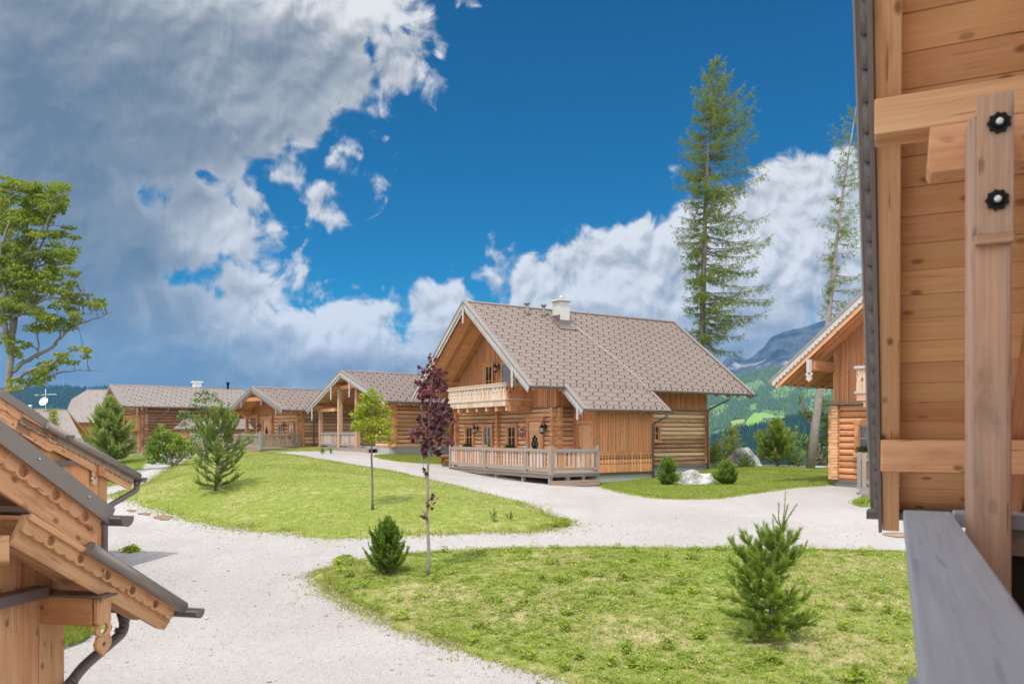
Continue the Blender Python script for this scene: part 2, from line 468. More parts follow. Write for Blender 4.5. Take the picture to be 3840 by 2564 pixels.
# ---- materials of the ground
def make_gravel():
    m, nt, bs = new_mat('pale gravel'); g = NT(nt)
    oc = g.n('ShaderNodeTexCoord').outputs['Object']
    n1 = g.noise(oc, 0.35, 5.0, 0.6)
    n2 = g.noise(oc, 9.0, 4.0, 0.7)
    n3 = g.noise(oc, 40.0, 4.0, 0.75)
    vo = g.n('ShaderNodeTexVoronoi'); vo.inputs['Scale'].default_value = 55.0; g.put(vo.inputs['Vector'], oc)
    c = g.mix(g.ramp(n1, 0.35, 0.7), (0.375, 0.347, 0.33), (0.432, 0.407, 0.392))
    # worn wheel tracks: warmer bands stretched along the road
    w = g.noise(g.vmath('MULTIPLY', oc, (0.9, 0.12, 1.0)), 1.0, 3.0, 0.5)
    c = g.mix(g.math('MULTIPLY', g.ramp(w, 0.56, 0.72), 0.35), c, (0.37, 0.29, 0.235))
    w2 = g.noise(g.vmath('MULTIPLY', oc, (1.6, 0.10, 1.0)), 1.0, 4.0, 0.6, dist=0.6)
    c = g.mix(g.math('MULTIPLY', g.ramp(w2, 0.50, 0.66), 0.22), c, (0.35, 0.30, 0.265))
    n5 = g.noise(oc, 1.6, 6.0, 0.7)
    c = g.mix(g.math('MULTIPLY', g.ramp(n5, 0.52, 0.70), 0.20), c, (0.34, 0.29, 0.25))
    f = g.math('ADD', g.math('MULTIPLY', n2, 0.5), g.math('MULTIPLY', n3, 0.5))
    c = g.mix(g.ramp(f, 0.3, 0.75), g.mix(0.32, c, (0.22, 0.20, 0.185)), c)
    cell = g.sep(vo.outputs['Color'])[0]
    c = g.mix(g.math('MULTIPLY', g.ramp(cell, 0.75, 1.0), 0.30), c, (0.56, 0.55, 0.53))
    c = g.mix(g.math('MULTIPLY', g.ramp(cell, 0.22, 0.0), 0.22), c, (0.26, 0.245, 0.235))
    g.put(bs.inputs['Base Color'], c); bs.inputs['Roughness'].default_value = 0.95
    bs.inputs['Specular IOR Level'].default_value = 0.15
    h = g.math('ADD', g.math('MULTIPLY', n2, 0.6), g.math('MULTIPLY', vo.outputs['Distance'], -0.5))
    g.put(bs.inputs['Normal'], g.bump(h, 0.7, 0.025))
    return m
def make_lawn(name, green, green2, dry, dry_lo, dry_hi, sc=1.0):
    m, nt, bs = new_mat(name); g = NT(nt)
    oc = g.n('ShaderNodeTexCoord').outputs['Object']
    n1 = g.noise(oc, 0.5 * sc, 5.0, 0.62)
    n2 = g.noise(oc, 5.0 * sc, 5.0, 0.68)
    n3 = g.noise(oc, 30.0 * sc, 4.0, 0.7)
    c = g.mix(g.ramp(n2, 0.3, 0.7), green, green2)
    d = g.math('ADD', g.math('MULTIPLY', n1, 0.55), g.math('MULTIPLY', n2, 0.45))
    c = g.mix(g.ramp(d, dry_lo, dry_hi), c, dry)
    hs = g.n('ShaderNodeHueSaturation'); g.put(hs.inputs['Color'], c)
    g.put(hs.inputs['Value'], g.math('ADD', 0.55, g.math('MULTIPLY', n3, 0.9)))
    g.put(bs.inputs['Base Color'], hs.outputs[0]); bs.inputs['Roughness'].default_value = 0.95
    bs.inputs['Specular IOR Level'].default_value = 0.1
    g.put(bs.inputs['Normal'], g.bump(g.math('ADD', n2, n3), 0.6, 0.06))
    return m
M['gravel'] = make_gravel()
M['lawn'] = make_lawn('meadow turf', (0.16, 0.205, 0.035), (0.25, 0.295, 0.065), (0.42, 0.34, 0.19), 0.45, 0.62)
M['lawn2'] = make_lawn('bank turf', (0.165, 0.215, 0.035), (0.25, 0.285, 0.065), (0.40, 0.34, 0.16), 0.50, 0.70)
M['lawn3'] = make_lawn('kept lawn turf', (0.14, 0.20, 0.03), (0.21, 0.265, 0.05), (0.34, 0.30, 0.12), 0.52, 0.75)

# ---- ground sheet
def axis(vals):
    out = []
    for a, b, s in vals:
        out += list(np.arange(a, b, s))
    return np.array(out)
gx = axis([(-220, -60, 8), (-60, -30, 1.2), (-30, -14, 0.5), (-14, 16, 0.25), (16, 40, 0.7), (40, 221, 8)])
gy = axis([(-12, 4, 2), (4, 30, 0.25), (30, 60, 0.5), (60, 130, 1.5), (130, 261, 10)])
GX, GY = np.meshgrid(gx, gy)
GZ = ground_np(GX, GY)
# the hut's yard on the left lies a little lower than the road
def grid_faces(ny, nx, mask=None):
    i = np.arange(ny - 1)[:, None] * nx + np.arange(nx - 1)[None]
    f = np.stack([i, i + 1, i + nx + 1, i + nx], -1).reshape(-1, 4)
    return f if mask is None else f[mask.ravel()]
o = fast_mesh('ground', np.stack([GX, GY, GZ], -1).reshape(-1, 3), grid_faces(len(gy), len(gx)), M['gravel'], smooth=True)
tag(o, 'pale gravel road and yard between the grass banks', 'gravel road', kind='structure')

def patch(name, label, polys, mat, step, lift=0.03, hole=None, jag=0.13):
    """a sheet of turf following the ground, irregular edge"""
    P = np.concatenate(polys)
    x0, y0 = P.min(0) - step; x1, y1 = P.max(0) + step
    xs = np.arange(x0, x1, step); ys = np.arange(y0, y1, step)
    X, Y = np.meshgrid(xs, ys)
    wx = X + jag * np.sin(Y * 3.1 + np.sin(X * 2.3) * 2) + jag * .6 * np.sin(Y * 9.7 + X * 4.0)
    wy = Y + jag * np.sin(X * 2.7 + np.sin(Y * 1.9) * 2) + jag * .6 * np.sin(X * 8.3 - Y * 5.0)
    ins = np.zeros(X.shape, bool)
    for p in polys: ins |= in_poly(p, wx, wy)
    if hole is not None:
        for p in hole: ins &= ~in_poly(p, wx, wy)
    # distance-like fade of the lift at the rim
    a = ins.astype(float); b = a.copy()
    for _ in range(3):
        b = (b + np.roll(b, 1, 0) + np.roll(b, -1, 0) + np.roll(b, 1, 1) + np.roll(b, -1, 1)) / 5
    Z = ground_np(X, Y) + 0.004 + lift * np.clip((b - 0.35) / 0.6, 0, 1) - 0.02 * (b < 0.3)
    fm = ins[:-1, :-1] | ins[1:, 1:] | ins[1:, :-1] | ins[:-1, 1:]
    f = grid_faces(len(ys), len(xs), fm)
    used = np.unique(f); remap = -np.ones(X.size, int); remap[used] = np.arange(len(used))
    v = np.stack([X, Y, Z], -1).reshape(-1, 3)[used]
    o = fast_mesh(name, v, remap[f], mat, smooth=True)
    tag(o, label, 'lawn', kind='structure')
    return o

def px_poly(pts, n=4):
    return smooth_poly([hit(*p) for p in pts], n)

front_poly = px_poly([(1213,2150),(1235,2200),(1330,2265),(1500,2343),(1700,2413),(2000,2497),(2300,2577),(2700,2680),(3600,2860),(4300,2860),(4250,2112),(3800,2088),(3400,2074),(2800,2064),(2200,2060),(1850,2067),(1550,2083),(1420,2100),(1300,2125)])
bank_poly = px_poly([(432,1855),(560,1893),(700,1937),(850,1969),(1000,1986),(1300,2011),(1600,2004),(1900,1992),(2040,1982),(2110,1958),(2040,1930),(1940,1886),(1780,1845),(1600,1800),(1450,1766),(1300,1742),(1150,1716),(1000,1699),(1090,1692),(1210,1690),(1215,1679),(1150,1671),(950,1671),(800,1684),(720,1720),(690,1738),(640,1757),(600,1785),(520,1826)])
left_poly = px_poly([(300,1850),(400,1828),(470,1798),(535,1748),(552,1722),(540,1711),(480,1707),(380,1712),(330,1740),(200,1780),(200,1860)])
right_poly = px_poly([(2243,1814),(2300,1838),(2400,1858),(2520,1871),(2700,1867),(2800,1852),(2950,1831),(3112,1814),(3125,1780),(3240,1768),(3300,1758),(3036,1757),(2792,1750),(2655,1752),(2640,1768),(2460,1788),(2360,1800)])
strip_poly = px_poly([(1405,1710),(1440,1722),(1500,1731),(1580,1738),(1672,1739),(1690,1727),(1650,1714),(1500,1706)])
hutgrass_poly = px_poly([(60,2340),(240,2330),(385,2312),(330,2395),(235,2440),(60,2500)])
tuft_polys = [px_poly([(3196,1890),(3215,1875),(3260,1866),(3320,1875),(3310,1900),(3230,1902)]), px_poly([(470,2066),(500,2062),(510,2068),(480,2073)]),
              px_poly([(1262,2108),(1300,2096),(1325,2110),(1290,2128)]), px_poly([(2075,1977),(2110,1955),(2135,1962),(2120,1978)])]
far_poly = np.array([(-120, 60), (-120, 128), (60, 128), (60, 49), (21, 48.5), (7, 48.5), (4, 58), (-2, 60), (-13, 61), (-22, 60.5), (-26, 70)])
front = patch('lawn', 'nearest meadow bank with dry patches in front of the gravel road', [front_poly], M['lawn'], 0.1, 0.05)
bank = patch('lawn', 'long green bank sloping down to the road in the middle', [bank_poly], M['lawn2'], 0.2, 0.06)
right = patch('lawn', 'short green lawn with rocks to the right of the large chalet', [right_poly], M['lawn3'], 0.2, 0.05)
left = patch('lawn', 'grass slope left of the narrow track by the long house', [left_poly], M['lawn3'], 0.25, 0.05)
strip = patch('lawn', 'thin grass strip along the plinth behind the purple tree', [strip_poly], M['lawn2'], 0.2, 0.04)
hutg = patch('lawn', 'bright grass beside the wall of the nearest hut', [hutgrass_poly], M['lawn3'], 0.1, 0.04)
farl = patch('lawn', 'far grass behind the row of cottages', [far_poly], M['lawn3'], 1.2, 0.03)
tag(patch('grass_tufts', 'small weedy patches growing through the gravel', tuft_polys, M['lawn'], 0.08, 0.04), cat='grass')

# ---- grass blades, flowers, weeds: stuff
M['blade'] = leaf_mat('grass blades', (0.17, 0.225, 0.028), (0.325, 0.35, 0.072), (0.49, 0.41, 0.205), trans=0.28)
M['blade2'] = leaf_mat('bank grass blades', (0.175, 0.235, 0.03), (0.315, 0.345, 0.07), (0.48, 0.40, 0.19), trans=0.28)
M['weed'] = leaf_mat('weed leaves', (0.135, 0.215, 0.025), (0.36, 0.43, 0.06), None, trans=0.35)
def scatter(polys, n, hole=None):
    P = np.concatenate(polys); lo, hi = P.min(0), P.max(0)
    out = []; got = 0
    while got < n:
        q = rng.uniform(lo, hi, (n * 2, 2))
        ins = np.zeros(len(q), bool)
        for p in polys: ins |= in_poly(p, q[:, 0], q[:, 1])
        q = q[ins]; out.append(q); got += len(q)
    return np.concatenate(out)[:n]
def vnoise(X, Y, f, seed=0):
    """cheap value noise 0..1"""
    r = np.random.default_rng(seed); G = r.random((64, 64))
    x = X * f; y = Y * f; xi = np.floor(x).astype(int); yi = np.floor(y).astype(int)
    fx = x - xi; fy = y - yi; fx = fx * fx * (3 - 2 * fx); fy = fy * fy * (3 - 2 * fy)
    a = G[xi % 64, yi % 64]; b = G[(xi + 1) % 64, yi % 64]; c = G[xi % 64, (yi + 1) % 64]; d = G[(xi + 1) % 64, (yi + 1) % 64]
    return (a * (1 - fx) + b * fx) * (1 - fy) + (c * (1 - fx) + d * fx) * fy
def blades(name, label, pts, hgt, wid, mat, lean=0.5, dryness=None, cat='grass', lift=0.03):
    n = len(pts)
    z = ground_np(pts[:, 0], pts[:, 1])
    base = np.stack([pts[:, 0], pts[:, 1], z + lift], -1)
    a = rng.uniform(0, 2 * np.pi, n); h = hgt * rng.uniform(0.45, 1.25, n); w = wid * rng.uniform(0.7, 1.3, n)
    dx = np.stack([np.cos(a), np.sin(a), np.zeros(n)], -1) * w[:, None]
    b = rng.uniform(0, 2 * np.pi, n); ln = lean * h * rng.uniform(0.2, 1.3, n)
    top = base + np.stack([np.cos(b) * ln, np.sin(b) * ln, h], -1)
    v = np.stack([base - dx * .5, base + dx * .5, top], 1).reshape(-1, 3)
    f = np.arange(n * 3).reshape(-1, 3)
    r = rng.random(n) * 0.86
    if dryness is not None: r = np.where(rng.random(n) < dryness, rng.uniform(0.88, 1, n), r)
    o = fast_mesh(name, v, f, mat, rnd=r)
    tag(o, label, cat, kind='stuff')
    return o
def dry_field(p, seed, thr=0.5, gain=1.5):
    q = 0.5 * vnoise(p[:, 0], p[:, 1], 0.8, seed) + 0.5 * vnoise(p[:, 0], p[:, 1], 2.7, seed + 1)
    return np.clip((q - thr) * gain * 2, 0.03, 0.8)
def thin(p, seed, strength=0.6):
    q = 0.45 * vnoise(p[:, 0], p[:, 1], 1.1, seed) + 0.55 * vnoise(p[:, 0], p[:, 1], 4.1, seed + 1)
    keep = rng.random(len(p)) > np.clip((q - 0.42) * 4, 0, 1) * strength
    return p[keep]
p = scatter([front_poly], 330000); p = p[(p[:, 1] < 18.5)]; p = thin(p, 3, 0.75)
blades('grass', 'short uneven grass of the nearest meadow bank', p, 0.055, 0.011, M['blade'], 0.8, dry_field(p, 11, 0.44))
p = scatter([bank_poly], 260000); p = thin(p, 5, 0.75)
blades('grass', 'grass covering the long middle bank', p, 0.075, 0.02, M['blade2'], 0.6, dry_field(p, 21, 0.46))
p = scatter([right_poly], 110000)
blades('grass', 'short lawn grass right of the large chalet', p, 0.07, 0.022, M['blade2'], 0.6, dry_field(p, 31, 0.62))
p = np.concatenate([scatter([left_poly], 40000), scatter([strip_poly], 16000), scatter([hutgrass_poly], 14000)] + [scatter([t], 1500) for t in tuft_polys])
blades('grass', 'grass on the small strips and patches around the gravel', p, 0.075, 0.02, M['blade2'], 0.7, dry_field(p, 41, 0.6))

def leaf_clumps(name, label, centres, nleaf, rad, size, mat, cat, up=0.7, hmax=0.08, lift=0.04):
    n = len(centres) * nleaf
    c = np.repeat(centres, nleaf, 0)
    rr = rad * np.sqrt(rng.random(n)) * np.repeat(rng.uniform(0.5, 1.4, len(centres)), nleaf); t = rng.uniform(0, 2 * np.pi, n)
    x = c[:, 0] + rr * np.cos(t); y = c[:, 1] + rr * np.sin(t)
    z = ground_np(x, y) + lift + rng.uniform(0.003, hmax, n) * (1.15 - rr / rad * 0.6)
    P = np.stack([x, y, z], -1)
    nrm = np.stack([rng.normal(0, 1 - up, n), rng.normal(0, 1 - up, n), np.ones(n)], -1); nrm /= np.linalg.norm(nrm, axis=1)[:, None]
    a = rng.uniform(0, 2 * np.pi, n); d = np.stack([np.cos(a), np.sin(a), np.zeros(n)], -1)
    d -= nrm * (d * nrm).sum(1)[:, None]; d /= np.linalg.norm(d, axis=1)[:, None]
    e = np.cross(nrm, d); s = size * rng.uniform(0.6, 1.4, n)[:, None]
    v = np.stack([P - d * s, P + e * s * .55, P + d * s, P - e * s * .55], 1).reshape(-1, 3)
    r = np.clip(np.repeat(rng.random(len(centres)), nleaf) * 0.6 + rng.random(n) * 0.4, 0, 1)
    o = fast_mesh(name, v, np.arange(n * 4).reshape(-1, 4), mat, rnd=r)
    tag(o, label, cat, kind='stuff'); return o
p = scatter([front_poly], 12500); p = p[p[:, 1] < 17.9]
q = vnoise(p[:, 0], p[:, 1], 1.3, 77); p = p[rng.random(len(p)) < 0.25 + 0.75 * q]
leaf_clumps('weeds', 'low clover and broad leaved weeds in the nearest meadow', p, 15, 0.085, 0.018, M['weed'], 'weeds')
p = scatter([front_poly], 160); p = p[p[:, 1] < 17.0]
leaf_clumps('weeds', 'taller dark green weed clumps standing out of the near grass', p, 60, 0.13, 0.03, M['weed'], 'weeds', 0.4, 0.16)
p = np.concatenate([scatter([t], 26) for t in tuft_polys])
leaf_clumps('weeds', 'low weeds spreading over the gravel edges', p, 24, 0.14, 0.03, M['weed'], 'weeds', 0.5, 0.12, 0.01)
# flowers
def flowers(name, label, pts, size, col, h=0.07):
    m = plain(name + ' petals', col, 0.8, 0, 0.05)
    n = len(pts); z = ground_np(pts[:, 0], pts[:, 1]) + rng.uniform(0.6, 1.3, n) * h
    c = np.stack([pts[:, 0], pts[:, 1], z], -1); s = size * rng.uniform(0.6, 1.3, n)[:, None, None]
    oc = np.array([(1, 0, 0), (0, 1, 0), (-1, 0, 0), (0, -1, 0), (0, 0, .8), (0, 0, -.8)])
    v = (c[:, None] + oc[None] * s).reshape(-1, 3)
    t = np.array([(0, 1, 4), (1, 2, 4), (2, 3, 4), (3, 0, 4), (1, 0, 5), (2, 1, 5), (3, 2, 5), (0, 3, 5)])
    f = (np.arange(n)[:, None, None] * 6 + t[None]).reshape(-1, 3)
    tag(fast_mesh(name, v, f, m), label, 'flowers', kind='stuff')
p = scatter([front_poly], 2600); w = (p[:, 0] > 3.2) & (p[:, 1] > 13) & (p[:, 1] < 17.5) | (rng.random(len(p)) < 0.10)
flowers('clover_flowers', 'white clover heads dotted over the near meadow', p[w & (p[:, 1] < 18)][:620], 0.011, (0.75, 0.72, 0.66))
p = scatter([front_poly], 900); p = p[p[:, 1] < 17]
flowers('yellow_flowers', 'small yellow flowers in the near meadow', np.concatenate([p[:34], np.array(hit(1920, 2078)) + rng.normal(0, .25, (22, 2))]), 0.016, (0.75, 0.50, 0.02), 0.1)
c0 = np.array(hit(2557, 2187))
flowers('violet_flowers', 'a few violet flowers in the near meadow left of the pine', c0 + rng.normal(0, 0.12, (16, 2)), 0.014, (0.28, 0.12, 0.42), 0.09)
p = scatter([bank_poly], 2400)
flowers('daisies', 'tiny white daisies over the middle bank', p[p[:, 1] > 22][:1100], 0.014, (0.75, 0.75, 0.68), 0.085)
# pebbles on the road and along the edges
def pebbles(name, label, pts, lo, hi, mat):
    n = len(pts); s = rng.uniform(lo, hi, n) * rng.uniform(0.4, 1, n)
    z = ground_np(pts[:, 0], pts[:, 1]) + s * 0.3
    oc = np.array([(1, 0, 0), (0, 1, 0), (-1, 0, 0), (0, -1, 0), (0, 0, .7), (0, 0, -.7)])
    k = oc[None] * s[:, None, None] * rng.uniform(0.6, 1.3, (n, 6, 1)); a = rng.uniform(0, 6.28, n)
    ca, sa = np.cos(a)[:, None], np.sin(a)[:, None]
    kx = k[..., 0] * ca - k[..., 1] * sa; ky = k[..., 0] * sa + k[..., 1] * ca
    v = np.stack([kx + pts[:, 0][:, None], ky + pts[:, 1][:, None], k[..., 2] + z[:, None]], -1).reshape(-1, 3)
    t = np.array([(0, 1, 4), (1, 2, 4), (2, 3, 4), (3, 0, 4), (1, 0, 5), (2, 1, 5), (3, 2, 5), (0, 3, 5)])
    f = (np.arange(n)[:, None, None] * 6 + t[None]).reshape(-1, 3)
    tag(fast_mesh(name, v, f, mat, rnd=np.repeat(rng.random(n), 8)), label, 'gravel', kind='stuff')
M['stone'] = leaf_mat('loose stones', (0.33, 0.30, 0.285), (0.54, 0.51, 0.485), None, trans=0.0, rough=0.95)
road_poly = px_poly([(200,2600),(2280,2600),(1850,2452),(1500,2352),(1300,2275),(1205,2160),(1300,2110),(1550,2075),(2200,2050),(3300,2060),(3300,1990),(2700,1930),(2200,1960),(1700,2018),(1200,2015),(800,1975),(500,1960),(420,2050)])
pebbles('pebbles', 'loose pebbles lying over the gravel road', scatter([road_poly], 42000), 0.005, 0.013, M['stone'])
# edge litter of small stones and dry turf where grass meets gravel
def rim(poly, n, spread):
    P = np.asarray(poly); i = rng.integers(0, len(P), n); j = (i + 1) % len(P); t = rng.random(n)[:, None]
    return P[i] * (1 - t) + P[j] * t + rng.normal(0, spread, (n, 2))
p = rim(front_poly, 34000, 0.17); p = p[p[:, 1] < 19]
blades('grass', 'ragged dry grass along the edge of the near bank', p, 0.05, 0.013, M['blade'], 1.1, np.full(len(p), 0.45), lift=.0)
p = rim(bank_poly, 32000, 0.24)
blades('grass', 'ragged grass along the edge of the middle bank', p, 0.055, 0.02, M['blade2'], 1.1, np.full(len(p), 0.25), lift=.0)
p = rim(right_poly, 9000, 0.14)
blades('grass', 'ragged grass along the edge of the right lawn', p, 0.055, 0.022, M['blade2'], 1.1, np.full(len(p), 0.25), lift=.0)

# dead leaves, twigs and clods lying on the gravel, weeds creeping in from the edges
q = np.concatenate([rim(front_poly, 420, 0.42), rim(bank_poly, 420, 0.55)])
q = q[(q[:, 1] < 40)]
ins = in_poly(front_poly, q[:, 0], q[:, 1]) | in_poly(bank_poly, q[:, 0], q[:, 1])
leaf_clumps('weeds', 'scattered small weeds creeping from the banks into the gravel', q[~ins], 10, 0.07, 0.017, M['weed'], 'weeds', 0.5, 0.05, 0.0)
M['litter'] = leaf_mat('dry litter', (0.16, 0.11, 0.06), (0.34, 0.26, 0.16), None, trans=0.0, rough=0.9)
leaf_clumps('litter', 'dry leaves and bark bits lying on the gravel road', scatter([road_poly], 420), 2, 0.05, 0.014, M['litter'], 'litter', 0.8, 0.012, 0.002)
pebbles('pebbles', 'larger loose stones along the road edges', np.concatenate([rim(front_poly, 500, 0.3), rim(bank_poly, 500, 0.35), scatter([road_poly], 260)]), 0.012, 0.045, M['stone'])
# ------------------------------------------------------------------ building kit (all in a building's own axes: x ridge, y gable, absolute z)
class House:
    def __init__(s, name, label, cat, ox, oy, rot, zb, group=None):
        s.zb = zb
        s.root = empty(name, (ox, oy, zb), rot)
        tag(s.root, label, cat, group)
    def part(s, name, mb, mats, parent=None, bevel=0.0, label=None):
        if not mb.f: return None
        o = mb.build(name, mats, parent or s.root, dz=s.zb, bevel=bevel)
        if label: o['label'] = label
        return o
Z = V(0, 0, 1)
def v2(p, z=0.0): return V(p[0], p[1], z)

def planks_v(mb, A, B, z0, ztop, out, bw=0.17, th=0.028, mat=0, batten=0.0, jit=0.008, tip=None):
    A = v2(A); B = v2(B); d = B - A; L = d.length; d.normalize(); n = v2(out)
    k = max(1, round(L / bw)); w = L / k
    zt = ztop if callable(ztop) else (lambda t: ztop)
    zl = z0 if callable(z0) else (lambda t: z0)
    for i in range(k):
        x0 = i * w + 0.0015; x1 = (i + 1) * w - 0.0015
        xm = (x0 + x1) / 2
        pts = [(x0, zl(x0)), (x1, zl(x1)), (x1, zt(x1)), (x0, zt(x0))]
        if tip:
            pts = tip(x0, x1, zl(xm), zt(x0), zt(x1))
        if max(zt(x0), zt(x1)) - min(zl(x0), zl(x1)) < 0.02: continue
        mb.prism(pts, A + n * random.uniform(0, jit), d, Z, n, th, mat)
        if batten:
            xb = i * w
            if zt(xb) - zl(xb) > 0.05:
                mb.prism([(xb - batten / 2, zl(xb)), (xb + batten / 2, zl(xb)), (xb + batten / 2, zt(xb + batten / 2)), (xb - batten / 2, zt(xb - batten / 2))], A + n * (th + jit + 0.001), d, Z, n, 0.022, mat)

def logs_h(mb, A, B, z0, z1, out, h=0.21, dep=0.16, mat=0, bulge=0.05):
    A = v2(A); B = v2(B); d = B - A; L = d.length; d.normalize(); n = v2(out)
    k = max(1, round((z1 - z0) / h)); hh = (z1 - z0) / k
    for i in range(k):
        zb = z0 + i * hh + 0.003; zt = zb + hh - 0.006; b = bulge * random.uniform(0.7, 1.3)
        f = random.uniform(0.25, 0.4)
        prof = [(-dep, 0), (-.02, .012), (b * .45, .018), (b, hh * f), (b * .95, hh * .66), (b * .5, hh * .9), (-.02, hh - .02), (-dep, hh - .006)]
        mb.prism(prof, A + Z * zb, n, Z, d, L, mat, grain='n')

def log_ends(mb, c, z0, z1, ax, w=0.19, h=0.21, length=0.22, mat=0, alt=None):
    """a stack of protruding log ends along direction ax from point c"""
    c = v2(c); ax = v2(ax); t = V(-ax.y, ax.x, 0)
    k = max(1, round((z1 - z0) / h)); hh = (z1 - z0) / k
    for i in range(k):
        l = length * random.uniform(0.92, 1.06)
        a = ax; 
        mb.box(c + ax * (l / 2) + Z * (z0 + (i + .5) * hh), (l, w * random.uniform(.9, 1.05), hh - 0.012), (ax, t, Z), 0, mat)

def tile_roof(mb, R0, R1, E0, E1, tw=0.36, th=0.31, mt=0, mh=1, hooks=True, every=2):
    R0, R1, E0, E1 = map(Vector, (R0, R1, E0, E1))
    nc = max(1, round((R1 - R0).length / tw)); nr = max(1, round((E0 - R0).length / th))
    n = (R1 - R0).cross(E0 - R0)
    if n.z < 0: n = -n
    n.normalize()
    def P(s, t): return (R0.lerp(R1, s)).lerp(E0.lerp(E1, s), t)
    uu = (R1 - R0).normalized(); dn = (E0 - R0).normalized()
    for j in range(nr):
        t0, t1 = j / nr, (j + 1) / nr
        sh = 0.5 * (j % 2)
        for i in range(-1, nc + 1):
            s0, s1 = max(0, (i + sh) / nc), min(1, (i + 1 + sh) / nc)
            if s1 - s0 < 1e-4: continue
            r = random.random()
            a, b = P(s0, t0) + n * 0.004, P(s1, t0) + n * 0.004
            c, d = P(s1, t1) + n * 0.017, P(s0, t1) + n * 0.017
            mb.poly([a, d, c, b], mt, r)
            mb.poly([d, d - n * 0.016, c - n * 0.016, c], mt, r)
            # standing seam at the tile's side
            w = uu * 0.026
            a2, d2 = P(s0, t0) + n * 0.012, P(s0, t1) + n * 0.028
            mb.poly([a2, d2, d2 + w, a2 + w], mt, min(1, r + .1))
            mb.poly([a2 + w, d2 + w, d2 + w - n * 0.03, a2 + w - n * 0.03], mt, r)
            mb.poly([d2, a2, a2 - n * 0.03, d2 - n * 0.03], mt, r)
            mb.poly([d2, d2 - n * 0.05, d2 + w - n * 0.05, d2 + w], mt, r)
            if hooks and ((i + (j // 2)) % every == 0 or j == nr - 1) and 0 < s0 and s1 < 1:
                q = P((s0 * .45 + s1 * .55), t0 * .3 + t1 * .7) + n * 0.05
                mb.box(q, (0.032, 0.05, 0.055), (uu, dn, n), 1, mh)
                mb.box(q - dn * 0.045 + n * 0.02, (0.06, 0.025, 0.035), (uu, dn, n), 1, mh)

def slab(mb, R0, R1, E0, E1, top, th, mat=0, bw=None, gap=0.004, along='ridge'):
    """boards under the roof surface, between offsets top and top+th below it"""
    R0, R1, E0, E1 = map(Vector, (R0, R1, E0, E1))
    n = (R1 - R0).cross(E0 - R0)
    if n.z < 0: n = -n
    n.normalize()
    uu = (R1 - R0).normalized(); dn = (E0 - R0).normalized(); S = (E0 - R0).length; L = (R1 - R0).length
    k = max(1, round(S / bw)) if bw else 1
    for i in range(k):
        a = S * i / k + (gap if i else 0); b = S * (i + 1) / k
        c = R0 + uu * (L / 2) + dn * ((a + b) / 2) - n * (top + th / 2 + random.uniform(0, 0.002))
        mb.box(c, (L, b - a, th), (uu, dn, n), 0, mat)

def scallop_pts(L, top, bot, pitch, depth, x0=0.0, style=0):
    """board: x along 0..L, y from top down to -bot, lower edge scalloped"""
    pts = [(x0, top), (x0, -bot)]
    k = max(1, round((L - x0) / pitch)); p = (L - x0) / k
    for i in range(k):
        m = 5
        for q in range(1, m + 1):
            a = math.pi * q / m
            x = x0 + p * i + p * (1 - math.cos(a)) / 2
            pts.append((x, -bot - depth * math.sin(a) if style == 0 else -bot + depth * math.sin(a)))
    pts.append((L, top))
    return pts

def verge(h, P, E, out, mats, name='bargeboard', up=0.03, h1=0.20, h2=0.17, th=0.03, pitch=0.22, depth=0.085, metal='guttergray', tail=0.10, step=0.03):
    """decorated bargeboard from ridge end P to eave end E; out = outward horizontal normal of the gable"""
    P = Vector(P); E = Vector(E); out = Vector(out)
    d = (E - P); L = d.length; d.normalize()
    up_ = out.cross(d)
    if up_.z < 0: up_ = -up_
    mb = MB()
    # inner plain board
    mb.prism([(0, 0.0), (0, -h1 - h2 * .75), (L - 0.02, -h1 - h2 * .75), (L - 0.14, 0.0)], P - out * 0.0, d, up_, out, th, 0, grain='x')
    b = h.part(name, mb, mats[0])
    mb = MB()
    nseg = max(1, round(L / 1.6)); sl = L / nseg
    for i in range(nseg):
        pts = scallop_pts(sl - 0.002, 0.0, h1 * .62, pitch, depth)
        mb.prism(pts, P + d * (sl * i) + out * (th + 0.03), d, up_, out, th * .8, 0, grain='x')
    h.part('scalloped_board', mb, mats[1], b)
    mb = MB()
    mb.prism([(-0.02, 0.07), (-0.02, -0.02), (L + 0.03, -0.02), (L + 0.03, 0.07)], P + out * (th * 1.8 + 0.032), d, up_, out, 0.02, 0, grain='x')
    mb.prism([(-0.02, 0.07), (-0.02, 0.05), (L + 0.03, 0.05), (L + 0.03, 0.07)], P + out * (th * 1.8 + 0.030), d, up_, -out, 0.20, 0, grain='x')
    h.part('verge_flashing', mb, M[metal], b)
    return b

def pendant(h, c, ax, n, size=0.8, w=0.16, mat='silver', parent=None, name='pendant_ornament', th=0.035):
    """carved hanging ornament, top centre c, width along ax, facing n"""
    W = w / 2; S = size
    mb = MB()
    right = [(0, 0), (W * .8, 0), (W * .8, -S * .50), (W * .55, -S * .55), (W * 1.0, -S * .62), (W * 1.05, -S * .70), (W * .55, -S * .76), (W * .95, -S * .82), (W * .8, -S * .90), (W * .35, -S * .95), (0, -S)]
    hole = [(0, -S * .70), (W * .3, -S * .66), (W * .34, -S * .60), (W * .16, -S * .56), (0, -S * .60)]
    R1 = right[:] + [(0, -S * .74)] + hole[:]   # notch on the centre line
    for sg in (1, -1):
        pts = [(x * sg, y) for x, y in R1]
        mb.prism(pts, c, ax, Z, n, th, 0)
    return h.part(name, mb, M[mat], parent)

